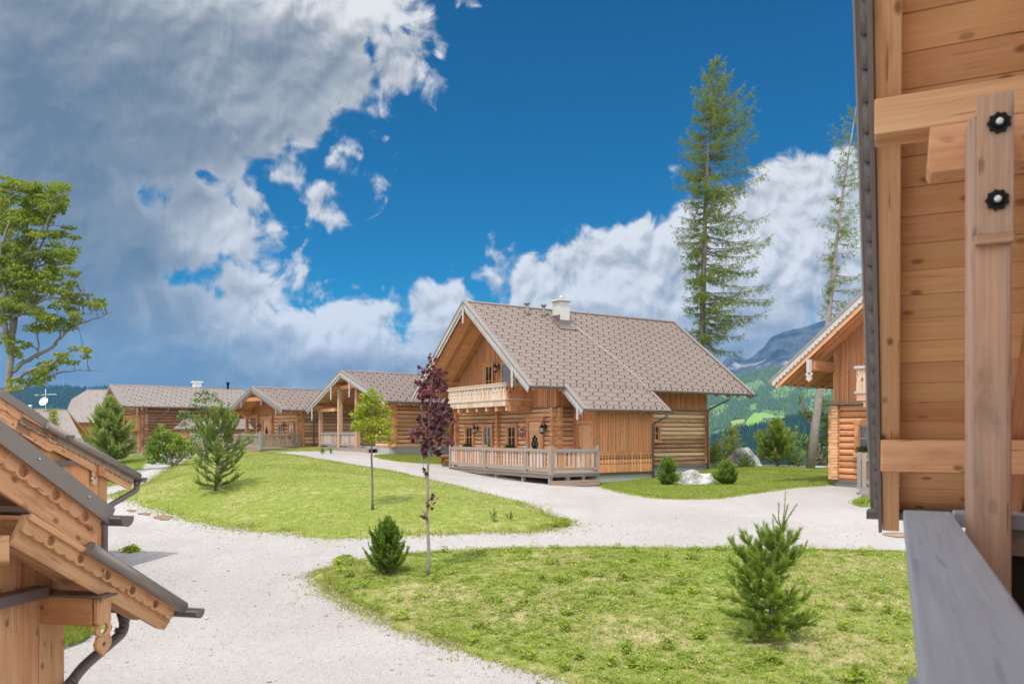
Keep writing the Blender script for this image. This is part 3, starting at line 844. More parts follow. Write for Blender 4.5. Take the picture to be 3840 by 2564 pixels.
def gutter(h, p0, p1, r=0.075, mat='gutter', parent=None, name='gutter'):
    p0 = Vector(p0); p1 = Vector(p1); d = (p1 - p0); L = d.length; d.normalize()
    s = d.cross(Z).normalized()
    mb = MB()
    m = 10
    outer = [(r * math.cos(math.pi + math.pi * i / m), r * math.sin(math.pi + math.pi * i / m)) for i in range(m + 1)]
    inner = [(x * .9, y * .9) for x, y in outer[::-1]]
    mb.prism(outer + inner, p0, s, Z, d, L, 0, grain='n')
    cap = [(x * 1.04, y * 1.04) for x, y in outer]
    mb.prism(cap, p0 - d * 0.006, s, Z, d, 0.006, 0, grain='n')
    mb.prism(cap, p1, s, Z, d, 0.006, 0, grain='n')
    for sg in (1, -1):
        mb.tube([p0 + s * r * sg, p1 + s * r * sg], 0.011, 6)
    k = max(1, int(L / 0.8))
    for i in range(k):
        q = p0 + d * (L * (i + .5) / k)
        ring = [(x * 1.07, y * 1.07) for x, y in outer] + [(x * 1.01, y * 1.01) for x, y in outer[::-1]]
        mb.prism(ring, q, s, Z, d, 0.03, 0, grain='n')
    return h.part(name, mb, M[mat], parent)

def arc_pts(pts, r=0.12, n=5):
    """round the corners of a polyline"""
    pts = [Vector(p) for p in pts]; out = [pts[0]]
    for i in range(1, len(pts) - 1):
        a = (pts[i - 1] - pts[i]); b = (pts[i + 1] - pts[i])
        ra = min(r, a.length * .45, b.length * .45)
        p0 = pts[i] + a.normalized() * ra; p1 = pts[i] + b.normalized() * ra
        for k in range(n + 1):
            t = k / n
            out.append(p0 * (1 - t) ** 2 + pts[i] * 2 * t * (1 - t) + p1 * t * t)
    out.append(pts[-1])
    return out
def downpipe(h, pts, r=0.05, mat='pipe', clips=(), parent=None):
    mb = MB()
    pp = arc_pts(pts, r * 3)
    mb.tube(pp, r, 12)
    for p, d in clips:
        d = Vector(d).normalized(); p = Vector(p)
        mb.tube([p - d * .02, p + d * .02], r * 1.14, 12)
    mb.tube([Vector(pts[0]) + Z * 0.0, Vector(pts[0]) - Z * 0.10], [r * 1.5, r * 1.0], 12)
    return h.part('downpipe', mb, M[mat], parent)

def window(h, c, zc, out, w, hh, mat='beam', curtain=False, case=0.13, name='window', door=False, muntin=True):
    """framed casement: c = centre on the wall line (2d), zc centre height, sizes of the glazed opening"""
    n = v2(out); t = V(-n.y, n.x, 0); C = v2(c, zc)
    mb = MB(); ax = (t, Z, n)
    cs = case
    for sg in (1, -1):
        mb.box(C + t * sg * (w / 2 + cs / 2) + n * .055, (cs, hh + 0.02, .11), ax, 1)
    mb.box(C + Z * (hh / 2 + cs / 2 + .01) + n * .058, (w + 2 * cs + .06, cs, .125), ax, 0)
    mb.box(C - Z * (hh / 2 + cs * .35 + .01) + n * .075, (w + 2 * cs + .08, cs * .7, .17), ax, 0)
    fr = h.part(name, mb, M[mat])
    mb = MB(); sw = 0.05
    for sg in (1, -1):
        mb.box(C + t * sg * (w / 2 - sw / 2) + n * .045, (sw, hh, .05), ax, 1)
        mb.box(C + Z * sg * (hh / 2 - sw / 2) + n * .045, (w - 2 * sw, sw, .05), ax, 0)
    if muntin:
        mb.box(C + n * .046, (.035, hh - 2 * sw, .04), ax, 1)
        mb.box(C + n * .047, (w - 2 * sw, .03, .04), ax, 0)
    h.part('sash', mb, M['pale'], fr)
    mb = MB()
    mb.box(C + n * .03, (w - .01, hh - .01, .012), ax, 0)
    h.part('pane', mb, M['glass'], fr)
    if curtain:
        mb = MB()
        for sg in (1, -1):
            mb.prism([(sg * (w / 2 - .055), hh / 2 - .06), (sg * .03, hh / 2 - .06), (sg * w * .3, -hh * .1), (sg * (w / 2 - .055), -hh * .2)], C + n * .037, t, Z, n, .003)
        h.part('curtain', mb, M['curtain'], fr)
    return fr

def lantern(h, c, z, out, s=1.0, side=1):
    """wrought iron wall lantern with curved arm"""
    n = v2(out); t = V(-n.y, n.x, 0) * side; C = v2(c, z)
    mb = MB()
    mb.box(C + n * .015 * s, (.09 * s, .26 * s, .03 * s), (t, Z, n), 1)
    arm = [C + n * .03 * s + Z * -.02 * s, C + n * .06 * s + Z * .16 * s, C + n * .14 * s + Z * .29 * s, C + n * .22 * s + Z * .24 * s, C + n * .22 * s + Z * .12 * s]
    mb.tube(arc_pts(arm, .08 * s), .012 * s, 6)
    b = C + n * .22 * s
    mb.lathe(b, [(.012 * s, .13 * s), (.035 * s, .10 * s), (.05 * s, .07 * s), (.135 * s, .0), (.14 * s, -.02 * s), (.10 * s, -.025 * s)], 8)
    mb.lathe(b, [(.115 * s, -.25 * s), (.12 * s, -.265 * s), (.08 * s, -.29 * s), (.01 * s, -.32 * s)], 8)
    for k in range(6):
        a = k * math.pi / 3
        mb.tube([b + V(math.cos(a), math.sin(a), 0) * .10 * s - Z * .02 * s, b + V(math.cos(a), math.sin(a), 0) * .115 * s - Z * .26 * s], .008 * s, 4)
    lt = h.part('lantern', mb, M['iron'])
    mb = MB(); mb.lathe(b, [(.09 * s, -.03 * s), (.105 * s, -.25 * s)], 8)
    h.part('lantern_glass', mb, M['lampglass'], lt)
    return lt

def railing(h, name, pts, zf, posts, hgt=1.0, slat=0.12, gap=0.10, mrail='gray', mslat='slat', pw=0.12, big=None, z2=None, par=None):
    """pts: polyline (2d); posts: list of points; slatted panel between two rails"""
    par_ = par
    mb = MB()
    for a, b in zip(pts[:-1], pts[1:]):
        A, B = v2(a), v2(b)
        mb.beam(A + Z * (zf + hgt - .07), B + Z * (zf + hgt - .07), 0.11, 0.13)
        mb.beam(A + Z * (zf + .17), B + Z * (zf + .17), 0.08, 0.12)
    r = h.part(name, mb, M[mrail], par_)
    mb = MB()
    for a, b in zip(pts[:-1], pts[1:]):
        A, B = v2(a), v2(b); d = (B - A); L = d.length; d.normalize(); n = V(-d.y, d.x, 0)
        x = 0.12
        while x < L - .12:
            w = slat * random.uniform(.75, 1.25)
            z0, z1 = zf + .20 - random.uniform(0, .04), zf + hgt - .10
            j = [random.uniform(-.012, .012) for _ in range(4)]
            pl = [(x, z0), (x + w, z0), (x + w + j[0], zf + hgt * .42), (x + w + j[1], z1), (x + j[2], z1), (x + j[3], zf + hgt * .5)]
            mb.prism(pl, A + n * random.uniform(-.02, .0), d, Z, n, .03)
            x += w + gap * random.uniform(.7, 1.3)
    h.part('slat_panel', mb, M[mslat], r)
    for k, p in enumerate(posts):
        w = pw * (1.6 if big is not None and k in big else 1)
        mb = MB()
        hh = hgt + .1
        mb.box(v2(p, zf + hh / 2 - .06), (w, w, hh + .12), None, 2)
        mb.box(v2(p, zf + hh + .012), (w * .8, w * .8, .025), None, 0)
        h.part('railing_post', mb, M[mrail], r, bevel=.01)
    return r

def heap(mb, c, wid, dep, hgt, n, size):
    for _ in range(n):
        a = random.uniform(0, 6.28); p = Vector(c) + V(random.uniform(-wid / 2, wid / 2), random.uniform(-dep / 2, dep / 2), random.uniform(0, hgt))
        d = V(math.cos(a), math.sin(a), random.uniform(-.5, .8)).normalized(); e = d.cross(V(random.uniform(-1, 1), random.uniform(-1, 1), 1)).normalized()
        s = size * random.uniform(.6, 1.3)
        mb.poly([p - d * s, p + e * s * .7, p + d * s, p - e * s * .7])
M['geranium_leaf'] = leaf_mat('geranium leaves', (0.03, 0.10, 0.015), (0.07, 0.18, 0.02))
M['geranium'] = leaf_mat('geranium petals', (0.55, 0.03, 0.02), (0.75, 0.07, 0.04))
def flower_box(name, label, loc, rot, L, group=None):
    r = empty(name, loc, rot); tag(r, label, 'flower box', group)
    mb = MB(); mb.box((0, 0, .09), (L, .17, .18)); mb.build('planter', M['pale'], r)
    mb = MB(); heap(mb, (0, 0, .18), L * .95, .25, .2, 240, .045); mb.build('foliage', M['geranium_leaf'], r)
    mb = MB(); heap(mb, (0, -.03, .25), L * .9, .26, .2, 36, .035); mb.build('blossoms', M['geranium'], r)
    return r

# ================================================================== the large chalet
MC = House('log_chalet', 'large log chalet with brown tiled roof, carved balcony and wooden terrace', 'chalet', 1.597, 32.7, math.atan2(.537, .843), 0.9)
RB, RZ, PT = 7.8, 9.5, 0.757          # ridge line and pitch
def roofz(b): return RZ - PT * abs(RB - b)
A0, A1 = 0.3, 14.35
def xyz(a, b): return V(a, b, roofz(b))
# walls
mb = MB(); logs_h(mb, (2.4, 12.3), (2.4, 3.0), 1.40, 4.22, (-1, 0)); MC.part('log_wall', mb, M['log'])
mb = MB(); logs_h(mb, (2.4, 3.0), (3.37, 3.0), 1.40, 4.22, (0, -1)); MC.part('log_wall', mb, M['log'])
mb = MB(); logs_h(mb, (6.68, 3.0), (12.0, 3.0), 1.45, 4.22, (0, -1), h=.22); MC.part('log_wall', mb, M['logy'])
mb = MB(); logs_h(mb, (12.0, 3.0), (12.0, 12.3), 1.45, 4.22, (1, 0), h=.22); MC.part('log_wall', mb, M['logy'])
mb = MB(); logs_h(mb, (12.0, 12.4), (2.4, 12.4), 1.45, 4.22, (0, 1), h=.22); MC.part('log_wall', mb, M['log'])
def corners(h, mat, lst):
    for c, z0, z1, ax, kw in lst:
        mb = MB(); log_ends(mb, c, z0, z1, ax, **kw); h.part('log_corner', mb, M[mat])
corners(MC, 'beam', [((2.38, 3.12), 1.42, 4.22, (-1, 0), dict(length=.20)), ((2.52, 3.0), 1.52, 4.22, (0, -1), dict(length=.22)), ((2.38, 7.84), 1.42, 4.22, (-1, 0), dict(length=.24)), ((2.38, 12.2), 1.42, 4.22, (-1, 0), dict(length=.24))])
corners(MC, 'plank', [((11.9, 2.98), 1.5, 4.22, (0, -1), dict(length=.16)), ((12.0, 3.1), 1.5, 4.22, (1, 0), dict(length=.2))])
# upper storey boards
def gable_top(t): return roofz(12.3 - t) - .27
mb = MB(); planks_v(mb, (2.45, 12.3), (2.45, 3.05), 4.25, gable_top, (-1, 0), batten=.06); MC.part('gable_wall', mb, M['plank'])
mb = MB(); planks_v(mb, (12.05, 3.05), (12.05, 12.3), 4.25, lambda t: roofz(3.05 + t) - .27, (1, 0)); MC.part('gable_wall', mb, M['plank'])
mb = MB(); planks_v(mb, (2.45, 3.04), (12.05, 3.04), 4.25, 5.62, (0, -1), batten=.055); MC.part('plank_wall', mb, M['plank'])
mb = MB()
mb.box((4.8, 2.95, 4.235), (5.2, .20, .035)); mb.box((9.4, 2.93, 4.235), (5.75, .22, .035)); mb.box((2.37, 7.6, 4.235), (.2, 9.4, .035))
MC.part('belt_flashing', mb, M['gutter'])
mb = MB(); planks_v(mb, (2.45, 12.36), (12.0, 12.36), 4.25, 5.62, (0, 1)); MC.part('plank_wall', mb, M['plank'])
# plinth
mb = MB(); mb.box((7.2, 7.7, .85), (9.5, 9.3, 1.10)); mb.box((5.03, 2.2, .75), (3.3, 1.82, .86), grain=0); MC.part('plinth', mb, M['concrete'])
mb = MB(); mb.box((5.03, 1.27, 1.225), (3.36, .05, .10)); mb.box((9.35, 2.98, 1.42), (5.3, .1, .12)); MC.part('base_flashing', mb, M['pipe'])
# annex under the long slope
def annz(b): return roofz(b) - .16
mb = MB(); planks_v(mb, (3.37, 1.25), (6.68, 1.25), 2.22, annz(1.25), (0, -1), bw=.15, batten=.05); MC.part('annex_wall', mb, M['plank'])
mb = MB(); planks_v(mb, (3.37, 3.0), (3.37, 1.25), 1.3, lambda t: annz(3.0 - t), (-1, 0), bw=.16, batten=.05); MC.part('annex_wall', mb, M['plank'])
mb = MB(); planks_v(mb, (6.68, 1.25), (6.68, 3.0), 1.3, lambda t: annz(1.25 + t), (1, 0), bw=.16); MC.part('annex_wall', mb, M['plank'])
mb = MB(); mb.box((5.03, 1.30, 1.75), (3.28, .05, 1.0), grain=0); MC.part('annex_wall', mb, M['dark'])  # dark sheet that paints the shade seen through the skirt cutouts
def carved_tip(x0, x1, z0, za, zb):
    w = x1 - x0; g = .046; Lz = za - z0
    def q(f): return z0 + f * Lz
    L = [(x0 + w * .25, q(0)), (x0 + .004, q(.05)), (x0, q(.36)), (x0 + g, q(.40)), (x0 + .004, q(.47)), (x0, q(.58)), (x0 + g * .9, q(.63)), (x0 + g * .9, q(.68)), (x0 + .002, q(.73)), (x0 + g * .8, q(.78)), (x0, q(.83)), (x0, q(1))]
    Rr = [(x0 + x1 - x, z) for x, z in L][::-1]
    return [L[0]] + [Rr[-1]] + Rr[-2::-1][::1][0:0] + Rr[:-1][::-1] + L[:0:-1]
mb = MB()
planks_v(mb, (3.38, 1.222), (6.67, 1.222), 1.285, 2.24, (0, -1), bw=.17, th=.022, tip=carved_tip, jit=.003)
MC.part('carved_skirt', mb, M['plank'])
# annex door (faces the terrace)
mb = MB(); c = V(3.33, 2.02, 2.42); ax = (V(0, 1, 0), Z, V(-1, 0, 0))
for k in range(6): mb.box(c + V(0, -.375 + .15 * k, 0), (.148, 2.0, .04), ax, 1)
d = MC.part('door', mb, M['pale'])
mb = MB()
for sg in (1, -1): mb.box(c + V(-.02, sg * .52, .05), (.12, 2.12, .07), ax, 1)
mb.box(c + V(-.022, 0, 1.12), (1.2, .13, .075), ax, 0); MC.part('door_frame', mb, M['plank'], d)
mb = MB(); mb.box(c + V(-.045, .38, -.1), (.03, .2, .03), ax, 1); MC.part('handle', mb, M['iron'], d)
for hz in (.55, -.6):
    mb = MB(); mb.box(c + V(-.035, -.44, hz), (.03, .22, .02), ax, 1); MC.part('hinge', mb, M['iron'], d)
# front door with a diamond light
mb = MB(); c = V(2.335, 4.57, 2.43)
for k in range(7): mb.box(c + V(0, -.42 + .14 * k, -.12), (.138, 1.76, .045), ax, 1)
mb.box(c + V(-.012, 0, .96), (1.0, .40, .05), ax, 0); mb.box(c + V(-.02, 0, .73), (1.0, .10, .06), ax, 0)
d = MC.part('door', mb, M['pale'])
mb = MB()
for sg in (1, -1): mb.box(c + V(-.03, sg * .60, .10), (.20, 2.34, .11), ax, 1)
mb.box(c + V(-.032, 0, 1.28), (1.5, .16, .12), ax, 0); mb.box(c + V(-.06, 0, 1.38), (1.7, .06, .2), ax, 0)
MC.part('door_frame', mb, M['beam'], d)
mb = MB()
dia = [(0, .42), (.26, 0), (0, -.42), (-.26, 0)]
mb.prism(dia, c + V(-.03, 0, .12), V(0, 1, 0), Z, V(-1, 0, 0), .012); MC.part('diamond_window', mb, M['glass'], d)
mb = MB()
for k in range(4):
    a, b = dia[k], dia[(k + 1) % 4]
    o_ = c + V(-.055, 0, .12)
    mb.beam(o_ + V(0, a[0], a[1]), o_ + V(0, b[0], b[1]), .03, .03)
    mm = ((a[0] + b[0]) / 2, (a[1] + b[1]) / 2)
    mb.beam(o_ + V(0, mm[0], mm[1]), o_ + V(0, mm[0] * 1.75, mm[1] * 1.45), .025, .025)
    mb.beam(o_ + V(0, mm[0], mm[1]), o_ + V(0, -mm[0], -mm[1]), .014, .014)
MC.part('iron_grille', mb, M['iron'], d)
mb = MB(); mb.box(c + V(-.06, .42, -.35), (.05, .3, .03), ax, 1); mb.box(c + V(-.09, .38, -.30), (.13, .03, .03), ax, 0); MC.part('handle', mb, M['iron'], d)
# windows
for b in (10.85, 8.9, 6.6): window(MC, (2.35, b), 2.85, (-1, 0), .72, 1.10)
window(MC, (8.35, 2.955), 3.05, (0, -1), .46, .72, mat='plank', case=.12)
# balcony doors
for b, nm in ((8.9, 1), (6.7, 1)): window(MC, (2.41, b), 5.75, (-1, 0), .70, 1.55, name='balcony_door', case=.12, muntin=True)
mb = MB()
S_ = V(2.2, 6.95, 5.85); t_ = V(-.35, .94, 0).normalized(); n_ = V(-.94, -.35, 0).normalized()
for sg in (1, -1):
    mb.box(S_ + t_ * sg * .29, (.06, 1.4, .05), (t_, Z, n_), 1); mb.box(S_ + Z * sg * .67, (.52, .06, .05), (t_, Z, n_), 0)
ws = MC.part('open_window_sash', mb, M['pale']); mb = MB(); mb.box(S_, (.52, 1.3, .01), (t_, Z, n_)); MC.part('pane', mb, M['glass'], ws)
lantern(MC, (2.32, 9.98), 3.32, (-1, 0), .95); lantern(MC, (2.32, 3.72), 3.34, (-1, 0), 1.0); lantern(MC, (2.38, 7.95), 6.42, (-1, 0), .95)
# house sign
mb = MB(); o8 = [(.2 * math.cos(R(22.5 + 45 * k)) * 1.08, .24 * math.sin(R(22.5 + 45 * k))) for k in range(8)]
c = V(2.33, 5.70, 3.08)
mb.prism([(x * 1.3, y * 1.3) for x, y in o8], c, V(0, -1, 0), Z, V(-1, 0, 0), .02, 0); sg_ = MC.part('house_sign', mb, M['plank'])
mb = MB(); mb.prism(o8, c + V(-.022, 0, 0), V(0, -1, 0), Z, V(-1, 0, 0), .012, 0); MC.part('sign_plate', mb, M['redsign'], sg_)
def text_part(h, body, c, size, parent, xdir, ydir, mat, dz):
    cu = bpy.data.curves.new('lettering', 'FONT'); cu.body = body; cu.size = size; cu.align_x = 'CENTER'; cu.align_y = 'CENTER'; cu.extrude = .004
    cu.materials.append(mat)
    o = bpy.data.objects.new('lettering', cu); COL.objects.link(o); o.parent = parent
    x = Vector(xdir); y = Vector(ydir); z = x.cross(y)
    mt = Matrix((x, y, z)).transposed().to_4x4(); mt.translation = Vector(c) - V(0, 0, dz)
    me = bpy.data.meshes.new_from_object(o.evaluated_get(bpy.context.evaluated_depsgraph_get()))
    bpy.data.objects.remove(o)
    o = bpy.data.objects.new('lettering', me); COL.objects.link(o); o.parent = parent
    o.matrix_local = mt
    return o
text_part(MC, 'Rinders', c + V(-.04, 0, .05), .105, sg_, (0, -1, 0), (0, 0, 1), M['lettering'], MC.zb)
text_part(MC, '7', c + V(-.04, 0, -.08), .14, sg_, (0, -1, 0), (0, 0, 1), M['lettering'], MC.zb)
# roof
mb = MB()
tile_roof(mb, xyz(A0, RB), xyz(A1, RB), xyz(A0, 1.98), xyz(A1, 1.98))
tile_roof(mb, xyz(2.21, 1.98), xyz(7.29, 1.98), xyz(2.21, .65), xyz(7.29, .65))
tile_roof(mb, xyz(A1, RB), xyz(A0, RB), xyz(A1, 13.62), xyz(A0, 13.62), tw=.72, hooks=False)
slab(mb, xyz(A0, RB), xyz(A1, RB), xyz(A0, 2.0), xyz(A1, 2.0), .004, .03, 0)
mb.tube([xyz(A0 - .03, RB) + Z * .02, xyz(A1 + .03, RB) + Z * .02], .075, 8, 0)
roof = MC.part('roof', mb, [M['roof'], M['hook']])
mb = MB()
slab(mb, xyz(A0, RB), xyz(A1, RB), xyz(A0, 2.0), xyz(A1, 2.0), .05, .035, 0, bw=.16)
slab(mb, xyz(A0, RB), xyz(A1, RB), xyz(A0, 13.6), xyz(A1, 13.6), .05, .035, 0, bw=.16)
slab(mb, xyz(2.24, 2.0), xyz(7.26, 2.0), xyz(2.24, .68), xyz(7.26, .68), .05, .035, 0, bw=.16)
MC.part('soffit', mb, M['soffit'], roof)
for b in (2.95, RB, 12.35):
    zz = roofz(b) - (.26 if b != RB else .30)
    for a0, a1 in ((A0 + .08, 2.5), (12.0, A1 - .1)):
        mb = MB(); mb.beam((a0, b, zz - .02), (a1, b, zz - .02), .20, .24); MC.part('purlin', mb, M['beam'])
for sgn, be in ((1, 13.5), (-1, 2.08)):
    for a in (.55, 1.25, 2.0):
        mb = MB(); mb.beam(V(a, RB + sgn * .1, roofz(RB + sgn * .1) - .19), V(a, be, roofz(be) - .19), .12, .17, up=(0, .6 * sgn, .8)); MC.part('rafter', mb, M['beam'])
for a in np.arange(7.9, 14.2, .78):
    mb = MB(); mb.beam(V(a, 3.1, roofz(3.1) - .18), V(a, 2.06, roofz(2.06) - .18), .11, .16); MC.part('rafter', mb, M['beam'])
for a in np.arange(2.9, 7.2, .86):
    mb = MB(); mb.beam(V(a, 1.35, roofz(1.35) - .17), V(a, .72, roofz(.72) - .17), .1, .15); MC.part('rafter', mb, M['beam'])
dec = (M['silver'], M['silver'])
verge(MC, xyz(A0, RB), xyz(A0, 1.93), (-1, 0, 0), dec)
verge(MC, xyz(A0, RB), xyz(A0, 13.66), (-1, 0, 0), dec)
verge(MC, xyz(2.21, 2.05), xyz(2.21, .62), (-1, 0, 0), dec)
verge(MC, xyz(A1, RB), xyz(A1, 1.93), (1, 0, 0), dec); verge(MC, xyz(A1, RB), xyz(A1, 13.66), (1, 0, 0), dec)
pendant(MC, V(A0 - .06, RB, RZ - .30), V(0, 1, 0), V(-1, 0, 0), .80, .16)
pendant(MC, V(A0 - .06, 3.32, 6.02), V(0, 1, 0), V(-1, 0, 0), .98, .17)
pendant(MC, V(A0 - .06, 12.3, 6.0), V(0, 1, 0), V(-1, 0, 0), .95, .17)
pendant(MC, V(2.15, 1.06, 4.34), V(0, 1, 0), V(-1, 0, 0), .75, .16)
gutter(MC, V(A0 - .02, 1.93, roofz(1.98) - .03), V(2.2, 1.93, roofz(1.98) - .03)); gutter(MC, V(7.0, 1.93, roofz(1.98) - .03), V(A1 + .25, 1.93, roofz(1.98) - .03))
gutter(MC, V(2.17, .60, roofz(.65) - .03), V(7.33, .60, roofz(.65) - .03))
zg = roofz(.65) - .1
downpipe(MC, [(6.95, .60, zg), (6.95, .60, zg - .18), (6.58, 1.12, zg - .5), (6.58, 1.12, .85)], clips=[((6.58, 1.12, 3.0), Z), ((6.58, 1.12, 2.1), Z), ((6.58, 1.12, 1.35), Z)])
zg = roofz(1.98) - .1
downpipe(MC, [(12.55, 1.93, zg), (12.55, 1.93, zg - .2), (11.85, 2.78, zg - .75), (11.85, 2.78, 1.1)], clips=[((11.85, 2.78, 3.4), Z), ((11.85, 2.78, 2.2), Z)])
# chimney and vents belong to the roof
mb = MB(); mb.box((5.55, 6.95, 9.13), (.64, .64, 1.46)); ch = MC.part('chimney', mb, M['render'], roof, bevel=.01)
mb = MB(); mb.box((5.55, 6.95, 9.885), (.86, .84, .08)); MC.part('chimney_cap', mb, M['render'], roof, bevel=.01)
mb = MB(); mb.lathe((5.55, 6.95, 9.92), [(.15, 0), (.15, .11), (.18, .12), (.12, .22), (.02, .23)], 14); MC.part('chimney_pot', mb, M['steel'], roof)
mb = MB()
for (a_, b_, sa, sb) in ((5.55, 6.61, .70, .03), (5.21, 6.95, .03, .7), (5.89, 6.95, .03, .7)):
    mb.box((a_, b_, roofz(b_) + .12), (sa, sb, .30), grain=0)
sl = V(0, 1, PT).normalized(); nn = V(0, -PT, 1).normalized()
mb.box(xyz(5.55, 6.42) + nn * .045, (1.2, .5, .02), (V(1, 0, 0), sl, nn), 0); mb.box(xyz(5.55, 6.95) + nn * .04, (1.1, 1.2, .02), (V(1, 0, 0), sl, nn), 0)
MC.part('chimney_flashing', mb, M['pipe'], roof)
for a in (3.62, 4.66):
    mb = MB(); b = 7.25
    mb.lathe((a, b, roofz(b) - .1), [(.13, 0), (.10, .22), (.085, .52), (.085, .60), (.15, .61), (.15, .70), (.02, .74)], 12)
    MC.part('vent_pipe', mb, M['guttergray'], roof)
mb = MB(); cw = [xyz(6.05, 6.5) + nn * .10, xyz(6.9, 3.5) + nn * .085, xyz(7.15, .7) + nn * .085]; mb.tube(cw, .011, 5)
mb.tube([xyz(A0, RB) + Z * .08, xyz(A1, RB) + Z * .12], .008, 5); mb.tube([xyz(A1, RB) + Z * .05, xyz(A1 + .25, RB) + Z * .55], .010, 5); mb.tube([xyz(A0, RB) + Z * .05, xyz(A0 - .1, RB) + Z * .6], .007, 5)
MC.part('lightning_wire', mb, M['render'], roof)
# balcony
bz = 4.42
mb = MB(); mb.box((1.70, 7.86, bz + .02), (1.35, 5.70, .06), grain=1); bal = MC.part('balcony', mb, M['beam'])
for k in range(7):
    mb = MB(); b = 5.08 + k * .93; mb.beam((1.02, b, 4.22), (2.45, b, 4.22), .15, .22); MC.part('joist', mb, M['pale'] if k < 8 else M['beam'], bal)
mb = MB(); mb.beam((1.55, 10.8, 4.22), (1.55, 4.9, 4.22), .06, .20); MC.part('fascia_beam', mb, M['beam'], bal)
mb = MB(); mb.beam((1.1, 4.96, 4.2), (2.45, 4.96, 4.2), .08, .24); MC.part('fascia_beam', mb, M['beam'], bal)
def carve_balc(x0, x1, z0, za, zb):
    """board edge with lens and diamond notches; neighbours share the holes"""
    w = x1 - x0; Lz = za - z0; i = int(round(x0 / w)); 
    def edge(k):
        hi = (k % 2 == 0); g = w * .27
        def q(f): return z0 + f * Lz
        if hi: e = [(0, q(.30)), (.35 * g, q(.33)), (0, q(.36)), (0, q(.50)), (.4 * g, q(.52)), (0, q(.545)), (0, q(.60)), (.8 * g, q(.70)), (g, q(.76)), (0, q(.86)), (0, q(.90)), (.35 * g, q(.915)), (0, q(.93))]
        else: e = [(0, q(.27)), (.35 * g, q(.30)), (0, q(.33)), (0, q(.39)), (.8 * g, q(.47)), (g, q(.54)), (0, q(.65)), (0, q(.74)), (.3 * g, q(.76)), (0, q(.78)), (0, q(.88)), (.35 * g, q(.90)), (0, q(.92))]
        return e
    Lft = [(x0 + x, z) for x, z in edge(i)]; Rgt = [(x1 - x, z) for x, z in edge(i + 1)]
    return [(x0, z0), (x1, z0)] + Rgt + [(x1, zb), (x0, za)] + Lft[::-1]
mb = MB(); planks_v(mb, (1.0, 10.74), (1.0, 4.98), 4.62, 5.34, (-1, 0), bw=.165, th=.025, tip=carve_balc, jit=.0); MC.part('carved_panel', mb, M['carved'], bal)
mb = MB(); planks_v(mb, (1.0, 4.98), (2.42, 4.98), 4.62, 5.34, (0, -1), bw=.17, th=.025, tip=carve_balc, jit=.0); MC.part('carved_panel', mb, M['plank'], bal)
mb = MB(); planks_v(mb, (2.42, 10.74), (1.0, 10.74), 4.62, 5.34, (0, 1), bw=.17, th=.025, tip=carve_balc, jit=.0); MC.part('carved_panel', mb, M['plank'], bal)
mb = MB()
for (p, q) in (((.97, 10.78), (.97, 4.94)), ((.97, 4.95), (2.42, 4.95)), ((.97, 10.77), (2.42, 10.77))):
    mb.beam(v2(p, 5.40), v2(q, 5.40), .13, .06); 
    mb.beam(v2(p, 5.31), v2(q, 5.31), .09, .10); mb.beam(v2(p, 4.645), v2(q, 4.645), .09, .06)
MC.part('handrail', mb, M['carved'], bal)
def saw_tip(x0, x1, z0, za, zb):
    w = x1 - x0; pts = [(x0, za), (x0, z0 + .03)]
    for k in range(2): pts += [(x0 + w * (k + .5) / 2, z0), (x0 + w * (k + 1) / 2, z0 + .03)]
    return pts + [(x1, zb)]
mb = MB(); planks_v(mb, (.99, 10.74), (.99, 4.98), 4.32, 4.62, (-1, 0), bw=.165, th=.022, tip=saw_tip); MC.part('saw_edged_skirt', mb, M['carved'], bal)
mb = MB(); planks_v(mb, (1.0, 4.97), (2.42, 4.97), 4.32, 4.62, (0, -1), bw=.165, th=.022, tip=saw_tip); MC.part('saw_edged_skirt', mb, M['plank'], bal)
mb = MB(); mb.box((.985, 7.86, 4.33), (.02, 5.8, .03), grain=1); MC.part('drip_edge', mb, M['gray'], bal)
# terrace
dz = 1.40
mb = MB(); b = 0.02
while b < 8.74:
    mb.box((1.42 if b > 3.0 else 1.75, b + .07, dz - .02), (2.0 if b > 3.0 else (3.2 if b > 1.3 else 1.75 + b * .75), .135, .04), grain=0); b += .142
ter = MC.part('terrace', mb, M['gray'])
mb = MB()
mb.beam((0.0, 8.78, dz - .11), (0.0, -.02, dz - .11), .05, .20); mb.beam((.0, .0, dz - .10), (2.48, .0, dz - .10), .05, .10); mb.beam((-.05, 8.8, dz - .015), (-.05, -.05, dz - .015), .1, .04); mb.beam((-.05, -.04, dz - .015), (2.5, -.04, dz - .015), .1, .04)
MC.part('terrace_fascia', mb, M['gray'], ter)
mb = MB(); mb.beam((.0, -.01, .98), (2.5, -.01, .98), .06, .24); MC.part('skirting_beam', mb, M['gray'], ter)
for (a, b) in ((0.05, .12), (.1, 2.2), (.1, 4.4), (.1, 6.6), (.1, 8.6), (.9, .1), (1.7, .1), (2.4, .1)):
    mb = MB(); mb.box((a, b, 1.0), (.14, .14, .62), grain=2); MC.part('support', mb, M['gray'], ter)
railing(MC, 'railing', [(0.02, 8.72), (0.02, 0.02), (2.42, 0.02)], dz, [(.02, 8.72), (.02, 5.27), (.02, 1.87), (.02, .02), (2.42, .02)], 1.0, slat=.13, gap=.10, pw=.115, big=(3,), par=ter)
fb1 = flower_box('flower_box', 'red geranium box under the window left of the red house sign', MC.root.matrix_basis @ V(2.16, 6.6, 1.20), math.atan2(.537, .843) + math.pi / 2, .95)
fb2 = flower_box('flower_box', 'geranium box under the leftmost ground floor window of the large chalet', MC.root.matrix_basis @ V(2.16, 10.85, 1.20), math.atan2(.537, .843) + math.pi / 2, .95)
